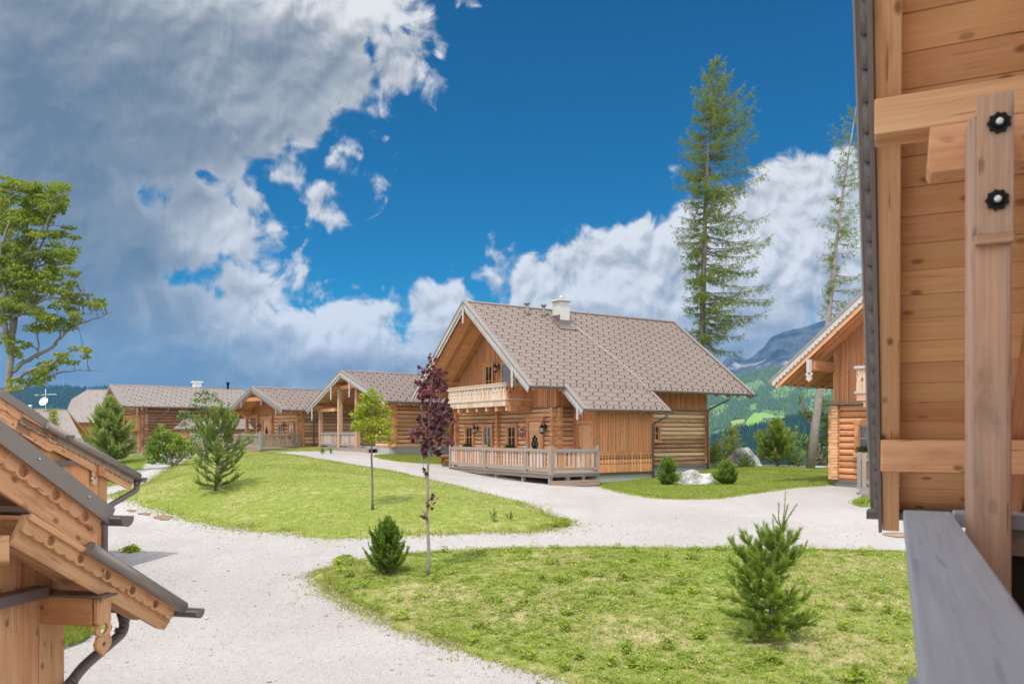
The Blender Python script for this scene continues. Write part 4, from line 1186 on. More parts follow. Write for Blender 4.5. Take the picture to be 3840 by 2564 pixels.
# ================================================================== cottage with the tall porch
def simple_gable(h, x0, x1, half_r, half_l, rz, ez_r, ez_l, tw=.5, hooks=True, roofmat='roof', every=2, dec=dec, back=True, th=.34):
    """tiled gable roof, ridge along x at y=0, y<0 is the near side; returns roof part and height function"""
    def rzf(y): return rz - (rz - ez_r) * (-y / half_r) if y < 0 else rz - (rz - ez_l) * (y / half_l)
    mb = MB()
    tile_roof(mb, (x0, 0, rz), (x1, 0, rz), (x0, -half_r, ez_r), (x1, -half_r, ez_r), tw=tw, th=th, hooks=hooks, every=every)
    tile_roof(mb, (x1, 0, rz), (x0, 0, rz), (x1, half_l, ez_l), (x0, half_l, ez_l), tw=tw * 2, th=th * 1.3, hooks=False)
    mb.tube([(x0 - .03, 0, rz + .02), (x1 + .03, 0, rz + .02)], .07, 8, 0)
    roof = h.part('roof', mb, [M[roofmat], M['iron']])
    mb = MB()
    slab(mb, (x0, 0, rz), (x1, 0, rz), (x0, -half_r, ez_r), (x1, -half_r, ez_r), .05, .035, 0, bw=.2)
    slab(mb, (x0, 0, rz), (x1, 0, rz), (x0, half_l, ez_l), (x1, half_l, ez_l), .05, .035, 0, bw=.2)
    h.part('soffit', mb, M['soffit'], roof)
    kw = dict(pitch=.2)
    verge(h, (x0, 0, rz), (x0, -half_r - .05, ez_r - .02), (-1, 0, 0), dec, **kw); verge(h, (x0, 0, rz), (x0, half_l + .05, ez_l - .02), (-1, 0, 0), dec, **kw)
    gutter(h, V(x0 - .03, -half_r - .05, ez_r - .04), V(x1 + .05, -half_r - .05, ez_r - .04))
    return roof, rzf

C2 = House('porch_cottage', 'low log cottage with open gable porch on tall posts behind the yellow green sapling', 'cottage', -10.44, 49.0, R(35), 1.9)
roof, rz2 = simple_gable(C2, 0, 15, 6.15, 5.67, 6.83, 4.82, 4.67)
W = 5.25
mb = MB(); logs_h(mb, (.83, -3.2), (.83, -W), 2.25, 4.75, (-1, 0), h=.24); C2.part('log_wall', mb, M['log'])
mb = MB(); logs_h(mb, (.83, -W), (14, -W), 2.25, 4.85, (0, -1), h=.24); C2.part('log_wall', mb, M['log'])
mb = MB(); logs_h(mb, (3.6, 4.8), (3.6, -3.2), 2.25, 4.5, (-1, 0), h=.24); logs_h(mb, (3.6, -3.2), (.83, -3.2), 2.25, 4.9, (0, 1), h=.24); C2.part('log_wall', mb, M['log'])
mb = MB(); planks_v(mb, (3.6, 4.8), (3.6, -3.2), 4.5, lambda t: rz2(4.8 - t) - .22, (-1, 0), batten=.06); planks_v(mb, (.84, -3.1), (.84, -W), 4.75, lambda t: rz2(-3.1 - t) - .22, (-1, 0)); C2.part('gable_wall', mb, M['plank'])
mb = MB(); logs_h(mb, (14, 4.8), (3.6, 4.8), 2.25, 4.7, (0, 1), h=.26); logs_h(mb, (14, -W), (14, 4.8), 2.25, 4.7, (1, 0), h=.26); C2.part('log_wall', mb, M['log'])
corners(C2, 'beam', [((.95, -W), 2.3, 4.75, (0, -1), dict()), ((.83, -W + .1), 2.3, 4.75, (-1, 0), dict()), ((4.6, -W), 2.3, 4.75, (0, -1), dict())])
mb = MB(); mb.box((7.5, -W / 2 + 2.3, 1.9), (13.0, W + 4.6, .75)); mb.box((2.2, -4.2, 1.9), (2.75, 2.0, .75)); C2.part('plinth', mb, M['concrete'])
window(C2, (8.3, -W - .04), 3.35, (0, -1), .8, .8)
window(C2, (3.55, -.9), 3.4, (-1, 0), .7, 1.0); window(C2, (3.55, 2.2), 3.3, (-1, 0), .75, 1.1)
lantern(C2, (3.52, -2.1), 3.75, (-1, 0), 1.2)
mb = MB(); c = V(3.5, -1.9, 3.1); ax = (V(0, 1, 0), Z, V(-1, 0, 0))
# porch
mb = MB(); b = -3.3
while b < 4.8:
    mb.box((1.95, b, 2.16), (3.3, .18, .05), grain=0); b += .186
pch = C2.part('porch_deck', mb, M['gray'])
mb = MB(); mb.box((.28, .75, 1.96), (.06, 8.2, .38), grain=1); C2.part('deck_fascia', mb, M['gray'], pch)
for y, top, w in ((4.49, rz2(4.49) - .42, .24), (1.34, rz2(1.34) - .42, .26), (-1.31, rz2(-1.31) - .42, .26)):
    mb = MB(); mb.box((.5, y, (2.18 + top) / 2), (w, w, top - 2.18), grain=2)
    C2.part('porch_post', mb, M['post'], pch, bevel=.01)
for y in (4.49, 1.34, -1.31, -4.6):
    mb = MB(); mb.beam((.1, y, rz2(y) - .33), (3.7, y, rz2(y) - .33), .2, .22); C2.part('purlin', mb, M['beam'], pch)
mb = MB(); mb.beam((.5, 5.0, rz2(4.49) - .55), (.5, 2.0, rz2(4.49) - .55), .18, .2); C2.part('tie_beam', mb, M['beam'], pch)
mb = MB(); mb.beam((.5, -1.5, rz2(1.34) - .40), (.5, 1.5, rz2(1.34) - .40), .16, .22); C2.part('tie_beam', mb, M['beam'], pch)
mb = MB(); mb.beam((.45, -3.3, 4.85), (.45, -5.2, 4.85), .16, .2); C2.part('tie_beam', mb, M['beam'], pch)
for sgn, half, ez in ((1, 5.67, 4.67), (-1, 6.15, 4.82)):
    for a in (.9, 1.8, 2.7):
        mb = MB(); mb.beam((a, .1 * sgn, rz2(.1 * sgn) - .18), (a, half * sgn, ez - .16), .1, .16); C2.part('rafter', mb, M['beam'])
railing(C2, 'railing', [(.45, 4.49), (.45, -1.31)], 2.18, [], .95, slat=.13, gap=.09, par=pch)
for y, s_ in ((4.6, .95), (1.4, .95), (-1.4, .95), (-4.9, .8)): pendant(C2, V(-.06, y, rz2(y) - .25), V(0, 1, 0), V(-1, 0, 0), s_, .17)
mb = MB(); mb.lathe((10.6, -.5, rz2(-.5) - .05), [(.13, 0), (.10, .2), (.09, .6), (.16, .62), (.16, .72), (.02, .76)], 10); C2.part('vent_pipe', mb, M['guttergray'], roof)

# ================================================================== cottage with the long deck
C3 = House('deck_cottage', 'log cottage with grey slatted deck and carved front door, white chimney on its roof', 'cottage', -.3239 * 56, 56.0, R(44), 1.7)
roof, rz3 = simple_gable(C3, 0, 13, 4.42, 4.1, 6.25, 4.62, 4.5, dec=(M['edge'], M['gray']))
W = 3.6
mb = MB(); logs_h(mb, (1.7, 2.4), (1.7, -W), 2.1, 4.35, (-1, 0), h=.24); C3.part('log_wall', mb, M['log'])
mb = MB(); logs_h(mb, (1.7, -W), (12.5, -W), 2.1, 4.55, (0, -1), h=.24); C3.part('log_wall', mb, M['logy'])
mb = MB(); logs_h(mb, (12.5, -W), (12.5, 3.4), 2.1, 4.4, (1, 0), h=.24); logs_h(mb, (12.5, 3.4), (4.0, 3.4), 2.1, 4.4, (0, 1), h=.24); logs_h(mb, (4.0, 3.4), (4.0, 2.4), 2.1, 4.4, (-1, 0), h=.24); logs_h(mb, (4.0, 2.4), (1.7, 2.4), 2.1, 4.4, (0, 1), h=.24); C3.part('log_wall', mb, M['log'])
mb = MB(); planks_v(mb, (1.7, 3.2), (1.7, -W), 4.37, lambda t: rz3(3.2 - t) - .22, (-1, 0), batten=.06); C3.part('gable_wall', mb, M['plank'])
corners(C3, 'beam', [((1.85, -W), 2.1, 4.4, (0, -1), dict()), ((1.7, -W + .1), 2.1, 4.4, (-1, 0), dict()), ((1.7, .15), 2.1, 4.4, (-1, 0), dict()), ((1.7, 2.3), 2.1, 4.4, (-1, 0), dict())])
mb = MB(); mb.box((7.2, -.1, 1.8), (10.6, 6.8, .7)); C3.part('plinth', mb, M['concrete'])
mb = MB(); c = V(1.63, 1.0, 3.05); ax = (V(0, 1, 0), Z, V(-1, 0, 0))
for k in range(6): mb.box(c + V(0, -.375 + .15 * k, 0), (.148, 2.0, .05), ax, 1)
d = C3.part('door', mb, M['pale'])
mb = MB(); mb.prism([(0, .4), (.22, 0), (0, -.4), (-.22, 0)], c + V(-.03, 0, .15), V(0, 1, 0), Z, V(-1, 0, 0), .02); C3.part('iron_grille', mb, M['iron'], d)
mb = MB()
for sg in (1, -1): mb.box(c + V(-.03, sg * .53, .05), (.14, 2.15, .1), ax, 1)
mb.box(c + V(-.032, 0, 1.1), (1.3, .14, .11), ax, 0); C3.part('door_frame', mb, M['beam'], d)
window(C3, (1.66, -1.05), 3.15, (-1, 0), .62, 1.1); window(C3, (1.66, -2.55), 3.15, (-1, 0), .62, 1.1, curtain=True)
window(C3, (9.3, -W - .04), 3.4, (0, -1), .8, .9, mat='logy', curtain=True); window(C3, (4.6, -W - .04), 3.4, (0, -1), .01, .01, mat='logy') if False else None
lantern(C3, (1.6, 1.95), 3.6, (-1, 0), .9); lantern(C3, (1.6, -1.8), 3.6, (-1, 0), .9)
mb = MB(); b = -3.9
while b < 7.4:
    mb.box((.2, b, 2.06), (3.0, .2, .05), grain=0); b += .206
dk = C3.part('deck', mb, M['gray'])
mb = MB(); mb.box((-1.3, 1.75, 1.95), (.06, 11.4, .16), grain=1); mb.box((.2, -3.95, 1.95), (3.0, .06, .16), grain=0); C3.part('deck_fascia', mb, M['gray'], dk)
for y in (-3.8, -1.6, .6, 2.8, 5.0, 7.2):
    mb = MB(); mb.box((-1.2, y, 1.7), (.16, .16, .6), grain=2); C3.part('support', mb, M['gray'], dk)
railing(C3, 'railing', [(-1.28, 7.3), (-1.28, -3.9), (1.5, -3.9)], 2.08, [(-1.28, 7.3), (-1.28, 4.4), (-1.28, 1.5), (-1.28, -1.3), (-1.28, -3.9), (1.5, -3.9)], .95, slat=.15, gap=.09, mslat='gray', pw=.14, big=(4,), par=dk)
mb = MB(); mb.beam((1.6, 2.2, 4.32), (1.6, 4.3, 4.32), .2, .26); C3.part('purlin', mb, M['beam'])
mb = MB(); mb.beam((.1, 3.2, 4.55), (4.0, 3.2, 4.55), .2, .22); C3.part('purlin', mb, M['beam'])
mb = MB(); mb.beam((.1, 0, 5.9), (1.8, 0, 5.9), .2, .22); C3.part('purlin', mb, M['beam'])
mb = MB(); mb.beam((.1, -3.4, 4.6), (1.8, -3.4, 4.6), .18, .2); C3.part('purlin', mb, M['beam'])
mb = MB(); mb.beam((.12, 1.7, 5.45), (.12, -1.7, 5.45), .16, .26); C3.part('purlin', mb, M['beam'])
mb = MB(); mb.box((1.6, 4.1, 3.2), (.2, .2, 2.2), grain=2); C3.part('purlin', mb, M['beam'])
for sgn, half, ez in ((1, 4.1, 4.5), (-1, 4.42, 4.62)):
    for a in (.6, 1.3):
        mb = MB(); mb.beam((a, .1 * sgn, rz3(.1 * sgn) - .18), (a, half * sgn, ez - .16), .1, .16); C3.part('rafter', mb, M['beam'])
for y in (3.3, 1.5, -1.5, -3.6): pendant(C3, V(-.06, y, rz3(y) - .25), V(0, 1, 0), V(-1, 0, 0), .5, .15, mat='gray')
mb = MB(); mb.box((8.7, .3, 6.45), (.55, .5, 1.2)); mb.box((8.7, .3, 7.0), (.75, .7, .08)); C3.part('chimney', mb, M['white'], roof)
mb = MB(); mb.lathe((7.6, .2, 6.1), [(.1, 0), (.1, .55), (.16, .56), (.16, .75), (.03, .8)], 10); C3.part('vent_pipe', mb, M['iron'], roof)
downpipe(C3, [(3.3, -4.48, 4.5), (3.3, -4.48, 4.35), (2.6, -3.85, 3.85), (2.6, -3.85, 1.8)])

# ================================================================== long two storey house
H4 = House('long_house', 'long dark log house with two storeys and a small wooden balcony on its gable end', 'house', -35.0, 70.0, R(35), 1.1)
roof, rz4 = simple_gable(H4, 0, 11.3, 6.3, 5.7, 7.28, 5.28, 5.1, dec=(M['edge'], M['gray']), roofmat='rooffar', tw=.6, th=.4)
W = 5.4
mb = MB(); logs_h(mb, (1.7, 4.9), (1.7, -W), 1.4, 5.3, (-1, 0), h=.26); H4.part('log_wall', mb, M['logdark'])
mb = MB(); logs_h(mb, (1.7, -W), (11.0, -W), 1.4, 5.35, (0, -1), h=.26, bulge=.08); H4.part('log_wall', mb, M['logdark'])
mb = MB(); logs_h(mb, (11.0, -W), (11.0, 4.9), 1.4, 5.3, (1, 0), h=.26); logs_h(mb, (11.0, 4.9), (1.7, 4.9), 1.4, 5.3, (0, 1), h=.26); H4.part('log_wall', mb, M['logdark'])
mb = MB(); planks_v(mb, (1.7, 4.9), (1.7, -W), 5.3, lambda t: rz4(4.9 - t) - .22, (-1, 0), bw=.22); H4.part('gable_wall', mb, M['plank'])
corners(H4, 'logdark', [((1.85, -W), 1.45, 5.2, (0, -1), dict(h=.26, w=.26)), ((1.7, -W + .1), 1.45, 5.2, (-1, 0), dict(h=.26, w=.26)), ((7.0, -W), 1.45, 5.2, (0, -1), dict(h=.26, w=.26, length=.2))])
mb = MB(); mb.box((6.3, -.2, 1.2), (9.4, 10.2, .7)); mb.box((.9, -3.2, 1.1), (1.6, 4.0, .45)); H4.part('plinth', mb, M['concrete'])
mb = MB(); mb.box((.95, -3.1, 3.35), (1.5, 3.8, .16), grain=1); bl = H4.part('balcony', mb, M['plank'])
mb = MB(); planks_v(mb, (.25, -1.2), (.25, -5.0), 3.4, 4.45, (-1, 0), bw=.2, batten=.05); planks_v(mb, (.25, -5.0), (1.7, -5.0), 3.4, 4.45, (0, -1), bw=.2); H4.part('balcony_panel', mb, M['plank'], bl)
mb = MB(); mb.beam((.22, -1.1, 4.5), (.22, -5.1, 4.5), .14, .08); H4.part('handrail', mb, M['plank'], bl)
mb = MB(); mb.beam((.22, -5.05, 4.5), (1.7, -5.05, 4.5), .14, .08); H4.part('handrail', mb, M['plank'], bl)
mb = MB(); mb.box((1.6, -3.7, 2.3), (.1, .9, 2.0), grain=2); H4.part('door', mb, M['plank'])
mb = MB(); mb.box((1.62, -3.2, 4.5), (.1, .9, 1.9), grain=2); H4.part('balcony_door', mb, M['plank'])
window(H4, (1.66, -4.7), 2.6, (-1, 0), .35, 1.1, muntin=False)
for y in (4.6, 0, -5.0):
    mb = MB(); mb.beam((.1, y, rz4(y) - .34), (2.0, y, rz4(y) - .34), .2, .24); H4.part('purlin', mb, M['beam'])
for sgn, half, ez in ((1, 5.7, 5.1), (-1, 6.3, 5.28)):
    for a in (.7, 1.4):
        mb = MB(); mb.beam((a, .1 * sgn, rz4(.1 * sgn) - .18), (a, half * sgn, ez - .16), .1, .18); H4.part('rafter', mb, M['beam'])
mb = MB(); mb.box((7.5, 1.2, 7.35), (.65, .6, 1.2)); mb.box((7.5, 1.2, 7.9), (.9, .85, .1)); H4.part('chimney', mb, M['white'], roof)
mb = MB(); mb.lathe((10.0, 0, 7.2), [(.1, 0), (.1, .5), (.16, .52), (.16, .7), (.03, .75)], 10); H4.part('vent_pipe', mb, M['iron'], roof)
downpipe(H4, [(3.4, -6.35, 5.15), (3.4, -6.35, 4.95), (2.5, -5.7, 4.3), (2.5, -5.7, 1.2)])

# lean-to shed beside it
q0 = P3(690, 1610, 62.0)
SH = House('log_shed', 'low brown roofed shed tucked between the long house and the deck cottage', 'shed', q0.x, q0.y, R(12), 1.4)
zr, ze = 4.25, 3.42
mb = MB(); tile_roof(mb, (-.4, 2.6, zr), (4.3, 2.6, zr), (-.7, -.4, ze), (5.2, -.4, ze), tw=.6, th=.4, hooks=False); slab(mb, (-.5, 2.6, zr), (4.6, 2.6, zr), (-.5, -.4, ze), (4.6, -.4, ze), .01, .06); SH.part('roof', mb, [M['roof'], M['iron']])
mb = MB(); planks_v(mb, (-.2, 0), (4.4, 0), 1.5, 3.42, (0, -1), bw=.22); planks_v(mb, (-.2, 2.5), (-.2, 0), 1.5, 3.5, (-1, 0), bw=.22); planks_v(mb, (4.4, 0), (4.4, 2.5), 1.5, 3.5, (1, 0), bw=.22); SH.part('plank_wall', mb, M['plank'])
gutter(SH, V(-.7, -.46, ze - .05), V(5.2, -.46, ze - .05))

# ================================================================== farther houses on the left
def quad_roof_house(name, label, R0, R1, E0, E1, hipa, zb, wallmat, back=7.0, inset=.9, dish=False):
    """near roof slope given by world points; a half hip at the R0 end if hipa is given"""
    R0, R1, E0, E1 = map(Vector, (R0, R1, E0, E1))
    ang = math.atan2((E1 - E0).y, (E1 - E0).x)
    o = House(name, label, 'house', E0.x, E0.y, ang, zb)
    rot = Matrix.Rotation(-ang, 3, 'Z')
    def L(p): 
        q = rot @ (Vector(p) - V(E0.x, E0.y, 0)); return q
    r0, r1, e0, e1 = map(L, (R0, R1, E0, E1))
    mb = MB()
    tile_roof(mb, r0, r1, e0, e1, tw=.6, th=.42, every=3)
    if hipa is not None:
        hp = L(hipa)
        tile_roof(mb, r0, r0 + V(.05, 0, 0), e0, e0 + V(.05, 0, 0), hooks=False) if False else None
    b0 = V(r0.x, 2 * r0.y - e0.y, e0.z); b1 = V(r1.x, 2 * r1.y - e1.y, e1.z)
    tile_roof(mb, r1, r0, b1, b0, tw=1.2, th=.6, hooks=False)
    if hipa is not None:
        hp2 = V(hp.x, 2 * r0.y - hp.y, hp.z)
        n_ = V(0, 0, .012)
        mb.poly([r0 + n_, hp + n_, e0 + n_], 0, .5); mb.poly([r0 + n_, hp2 + n_, hp + n_], 0, .4); mb.poly([r0 + n_, b0 + n_, hp2 + n_], 0, .4)
    mb.tube([r0 + Z * .02, r1 + Z * .02], .08, 6)
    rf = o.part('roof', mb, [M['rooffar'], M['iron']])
    mb = MB(); slab(mb, r0, r1, e0, e1, .05, .1); slab(mb, r1, r0, b1, b0, .05, .1); o.part('soffit', mb, M['soffit'], rf)
    gutter(o, e0 - V(.05, .08, .05), e1 + V(.05, -.08, -.05))
    y0 = e0.y + inset; y1 = b0.y - inset; x0 = max(e0.x, r0.x) + inset * 1.3; x1 = e1.x - inset
    for A_, B_, n_ in (((x0, y0), (x1, y0), (0, -1)), ((x0, y1), (x0, y0), (-1, 0)), ((x1, y0), (x1, y1), (1, 0)), ((x1, y1), (x0, y1), (0, 1))):
        mb = MB(); zt = e0.z + .2
        logs_h(mb, A_, B_, zb, zb + (zt - zb) * .55, n_, h=.3); planks_v(mb, A_, B_, zb + (zt - zb) * .55, zt, n_, bw=.25); o.part('log_wall', mb, M[wallmat])
    for xx, nn_ in ((x0, -1), (x1, 1)):
        mb = MB(); planks_v(mb, (xx, y0), (xx, y1), e0.z + .1, lambda t: min(e0.z + .1 + (t) / (y1 - y0) * 2 * (r0.z - e0.z) * .9, e0.z + .1 + (1 - t / (y1 - y0)) * 2 * (r0.z - e0.z) * .9), (nn_, 0), bw=.3); o.part('gable_wall', mb, M[wallmat])
    return o, rf, (x0, y0, x1, y1), L
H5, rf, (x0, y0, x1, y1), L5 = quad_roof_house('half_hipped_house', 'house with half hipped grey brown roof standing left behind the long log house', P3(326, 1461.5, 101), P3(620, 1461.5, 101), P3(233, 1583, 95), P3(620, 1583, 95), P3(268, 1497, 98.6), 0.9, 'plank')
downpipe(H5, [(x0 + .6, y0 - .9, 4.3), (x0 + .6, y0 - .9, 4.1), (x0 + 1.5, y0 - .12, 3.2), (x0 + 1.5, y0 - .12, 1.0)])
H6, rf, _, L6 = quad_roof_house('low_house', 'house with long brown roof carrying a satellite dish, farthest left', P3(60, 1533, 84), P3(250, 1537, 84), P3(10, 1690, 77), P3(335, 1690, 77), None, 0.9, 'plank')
dq = L6(P3(171, 1534, 83.6))
mb = MB()
prof = [(.42 * math.sin(R(a)), .42 * .3 * (1 - math.cos(R(a)))) for a in range(0, 91, 15)]
o_ = dq + V(0, -.1, .75); n_ = V(-.15, -.9, .35).normalized()
for i in range(len(prof) - 1):
    for k in range(16):
        t0, t1 = 2 * math.pi * k / 16, 2 * math.pi * (k + 1) / 16
        e1_ = n_.cross(Z).normalized(); e2_ = e1_.cross(n_)
        def pt(rr, t): return o_ + (e1_ * math.cos(t) + e2_ * math.sin(t)) * rr[0] * 1.15 + n_ * rr[1] * 2
        mb.poly([pt(prof[i], t0), pt(prof[i], t1), pt(prof[i + 1], t1), pt(prof[i + 1], t0)])
mb.tube([dq - Z * .3, dq + Z * 1.15], .035, 6)
mb.tube([dq + V(-1.1, 0, 1.45), dq + V(1.1, 0, 1.6)], .025, 5); mb.tube([dq + Z * 1.1, dq + V(0, 0, 2.1)], .025, 5)
for k in range(6): mb.tube([dq + V(-1 + .4 * k, -.35, 1.5), dq + V(-1 + .4 * k, .35, 1.5)], .015, 4)
H6.part('satellite_dish', mb, M['white'], rf)
mb = MB(); mb.lathe(dq + V(-1.6, 0, 0), [(.14, -.2), (.14, .3), (.2, .31), (.2, .4), (.02, .45)], 10); H6.part('vent_pipe', mb, M['white'], rf)

# ================================================================== chalet on the right
RH = House('right_chalet', 'chalet with deep carved gable standing at the right behind the near roof edge', 'chalet', 12.44, 31.0, R(40), 1.0)
# local: x ridge direction (away right), y gable direction (away left). the wall corner is the origin, the wall runs to y = -8
YR = -4.2; pr = .80
def rzr(y): return 9.80 - pr * abs(y - YR)
X0, X1 = -1.55, 11.0
mb = MB()
tile_roof(mb, (X0, YR, rzr(YR)), (X1, YR, rzr(YR)), (X0, 1.72, rzr(1.72)), (X1, 1.72, rzr(1.72)), tw=.5, th=.4, hooks=False)
tile_roof(mb, (X1, YR, rzr(YR)), (X0, YR, rzr(YR)), (X1, YR - 5.9, rzr(1.72)), (X0, YR - 5.9, rzr(1.72)), tw=.8, th=.5, hooks=False)
roof = RH.part('roof', mb, [M['roof'], M['iron']])
mb = MB(); slab(mb, (X0, YR, rzr(YR)), (X1, YR, rzr(YR)), (X0, 1.7, rzr(1.7)), (X1, 1.7, rzr(1.7)), .05, .035, 0, bw=.17); slab(mb, (X0, YR, rzr(YR)), (X1, YR, rzr(YR)), (X0, YR - 5.9, rzr(1.7)), (X1, YR - 5.9, rzr(1.7)), .05, .035, 0, bw=.17); RH.part('soffit', mb, M['soffit'], roof)
verge(RH, (X0, YR, rzr(YR)), (X0, 1.76, rzr(1.76)), (-1, 0, 0), (M['pale'], M['silver']), h1=.22, h2=.2, pitch=.2, depth=.085); verge(RH, (X0, YR, rzr(YR)), (X0, YR - 5.95, rzr(1.76)), (-1, 0, 0), dec)
for a in (-1.1, -.5, .1): 
    mb = MB(); mb.beam((a, YR + .1, rzr(YR + .1) - .2), (a, 1.62, rzr(1.62) - .2), .13, .19); RH.part('rafter', mb, M['beam'])
    mb = MB(); mb.beam((a, YR - .1, rzr(YR + .1) - .2), (a, YR - 5.8, rzr(1.62) - .2), .13, .19); RH.part('rafter', mb, M['beam'])
for a in np.arange(.8, 10.8, .75):
    mb = MB(); mb.beam((a, .2, rzr(.2) - .2), (a, 1.62, rzr(1.62) - .2), .13, .17); RH.part('rafter', mb, M['beam'])
gutter(RH, V(X0 - .1, 1.76, rzr(1.72) - .05), V(X1, 1.76, rzr(1.72) - .05))
mb = MB(); mb.beam((X0 + .1, .1, 5.58), (.2, .1, 5.58), .26, .36); RH.part('purlin', mb, M['beam'])
mb = MB(); mb.beam((X0 + .1, YR, rzr(YR) - .38), (.2, YR, rzr(YR) - .38), .24, .28); RH.part('purlin', mb, M['beam'])
pendant(RH, V(X0 - .03, .12, 5.80), V(0, 1, 0), V(-1, 0, 0), .84, .26, th=.05)
mb = MB(); logs_h(mb, (0, 0), (0, -8.4), 1.25, 4.12, (-1, 0), h=.24, bulge=.06); RH.part('log_wall', mb, M['beam'])
mb = MB(); logs_h(mb, (10.5, 0), (0, 0), 1.25, 4.12, (0, 1), h=.24); RH.part('log_wall', mb, M['log'])
mb = MB(); logs_h(mb, (0, -8.4), (10.5, -8.4), 1.25, 4.12, (0, -1), h=.24); RH.part('log_wall', mb, M['log'])
corners(RH, 'pale', [((0, -.12), 1.27, 4.1, (-1, 0), dict(w=.26, h=.12, length=.22)), ((.12, 0), 1.27, 4.1, (0, 1), dict(w=.24, h=.12, length=.24))])
mb = MB(); planks_v(mb, (.04, 0), (.04, -8.4), 4.2, lambda t: rzr(-t) - .25, (-1, 0), bw=.18, batten=.06); RH.part('gable_wall', mb, M['plank'])
mb = MB(); planks_v(mb, (10.5, -.04), (0, -.04), 4.2, rzr(0) - .25, (0, 1), bw=.18, batten=.06); RH.part('plank_wall', mb, M['plank'])
mb = MB(); mb.box((-.13, -4.2, 4.16), (.36, 9.1, .05), grain=1); mb.box((5.2, .14, 4.16), (10.8, .34, .05), grain=0); RH.part('belt_flashing', mb, M['pipe'])
mb = MB(); mb.box((5.3, -4.2, .95), (10.5, 8.3, .5)); RH.part('plinth', mb, M['concrete'])
mb = MB(); mb.box((-.03, -4.2, 1.22), (.1, 8.4, .1), grain=1); RH.part('base_flashing', mb, M['pipe'])
window(RH, (-.05, -1.45), 2.85, (-1, 0), .8, 1.0, case=.16); window(RH, (-.05, -4.2), 2.75, (-1, 0), .8, 1.15, case=.16)
flower_box('flower_box', 'red geranium box under the window of the chalet on the right', RH.root.matrix_basis @ V(-.24, -1.45, 1.16), R(130), 1.0)
mb = MB(); mb.box((-.75, -4.95, 4.35), (1.4, 6.6, .12), grain=1); bl = RH.part('balcony', mb, M['beam'])
mb = MB(); planks_v(mb, (-1.4, -1.62), (-1.4, -8.3), 4.48, 5.36, (-1, 0), bw=.2, th=.03, tip=carve_balc, jit=0); planks_v(mb, (0, -1.62), (-1.4, -1.62), 4.48, 5.36, (0, 1), bw=.2, th=.03, tip=carve_balc, jit=0); planks_v(mb, (-1.41, -1.62), (-1.41, -8.3), 4.2, 4.48, (-1, 0), bw=.2, th=.025, tip=saw_tip); RH.part('carved_panel', mb, M['carved'], bl)
mb = MB(); mb.beam((-1.42, -1.55, 5.40), (-1.42, -8.3, 5.40), .16, .10); RH.part('handrail', mb, M['silver'], bl)
mb = MB(); mb.beam((-1.42, -1.55, 4.50), (-1.42, -8.3, 4.50), .14, .07); RH.part('handrail', mb, M['silver'], bl)
for y in (-1.9, -3.0, -4.1, -5.2): 
    mb = MB(); mb.beam((-1.35, y, 4.1), (0, y, 4.1), .16, .22); RH.part('joist', mb, M['pale'], bl)
mb = MB(); y = -2.75
while y > -9:
    mb.box((-1.6, y, 1.20), (3.15, .17, .05), grain=0); y -= .176
dk = RH.part('terrace', mb, M['gray'])
mb = MB(); mb.box((-3.2, -6.0, 1.08), (.06, 6.8, .22), grain=1); mb.box((-1.6, -2.63, 1.08), (3.1, .06, .2), grain=0); mb.box((-1.6, -3.1, .9), (2.7, .12, .4)); RH.part('terrace_fascia', mb, M['gray'], dk)
railing(RH, 'railing', [(-.2, -2.25), (-2.45, -2.25), (-2.45, -8.9)], 1.25, [(-2.45, -2.25), (-2.45, -5.0)], 1.0, par=dk, pw=.15)
railing(RH, 'railing', [(-.2, -2.75), (-3.1, -2.75), (-3.1, -8.9)], 1.23, [(-3.1, -2.75), (-3.1, -5.5)], 1.0, par=dk, pw=.15)
# ================================================================== foreground huts on the left
def lobed_board(mb, P, d, up_, n, L, top, h, pitch, depth, th, hole_every=3, r=.05, first=1):
    """board hanging from y=top to -h with round lobes; every few lobes a round hole at the cusp line"""
    k = max(1, round(L / pitch)); p = L / k; ra = random.random()
    hc = -h + r * .75
    for i in range(k):
        x0 = p * i; x1 = x0 + p
        lobe = [(x0 + p * (1 - math.cos(math.pi * q / 8)) / 2, -h - depth * math.sin(math.pi * q / 8)) for q in range(9)]
        if hole_every and i % hole_every == first and i < k - 1:
            xc = (x0 + x1) / 2
            upper = [(x0, hc), (x0, top), (x1, top), (x1, hc)] + [(xc + r * math.cos(math.pi * q / 8), hc + r * math.sin(math.pi * q / 8)) for q in range(9)]
            lower = [(x1, hc)] + lobe[::-1] + [(x0, hc)] + [(xc - r * math.cos(math.pi * q / 8), hc - r * math.sin(math.pi * q / 8)) for q in range(9)]
            mb.prism(upper, P, d, up_, n, th, 0, 'x', ra); mb.prism(lower, P, d, up_, n, th, 0, 'x', ra)
        else:
            mb.prism([(x0, top)] + lobe + [(x1, top)], P, d, up_, n, th, 0, 'x', ra)

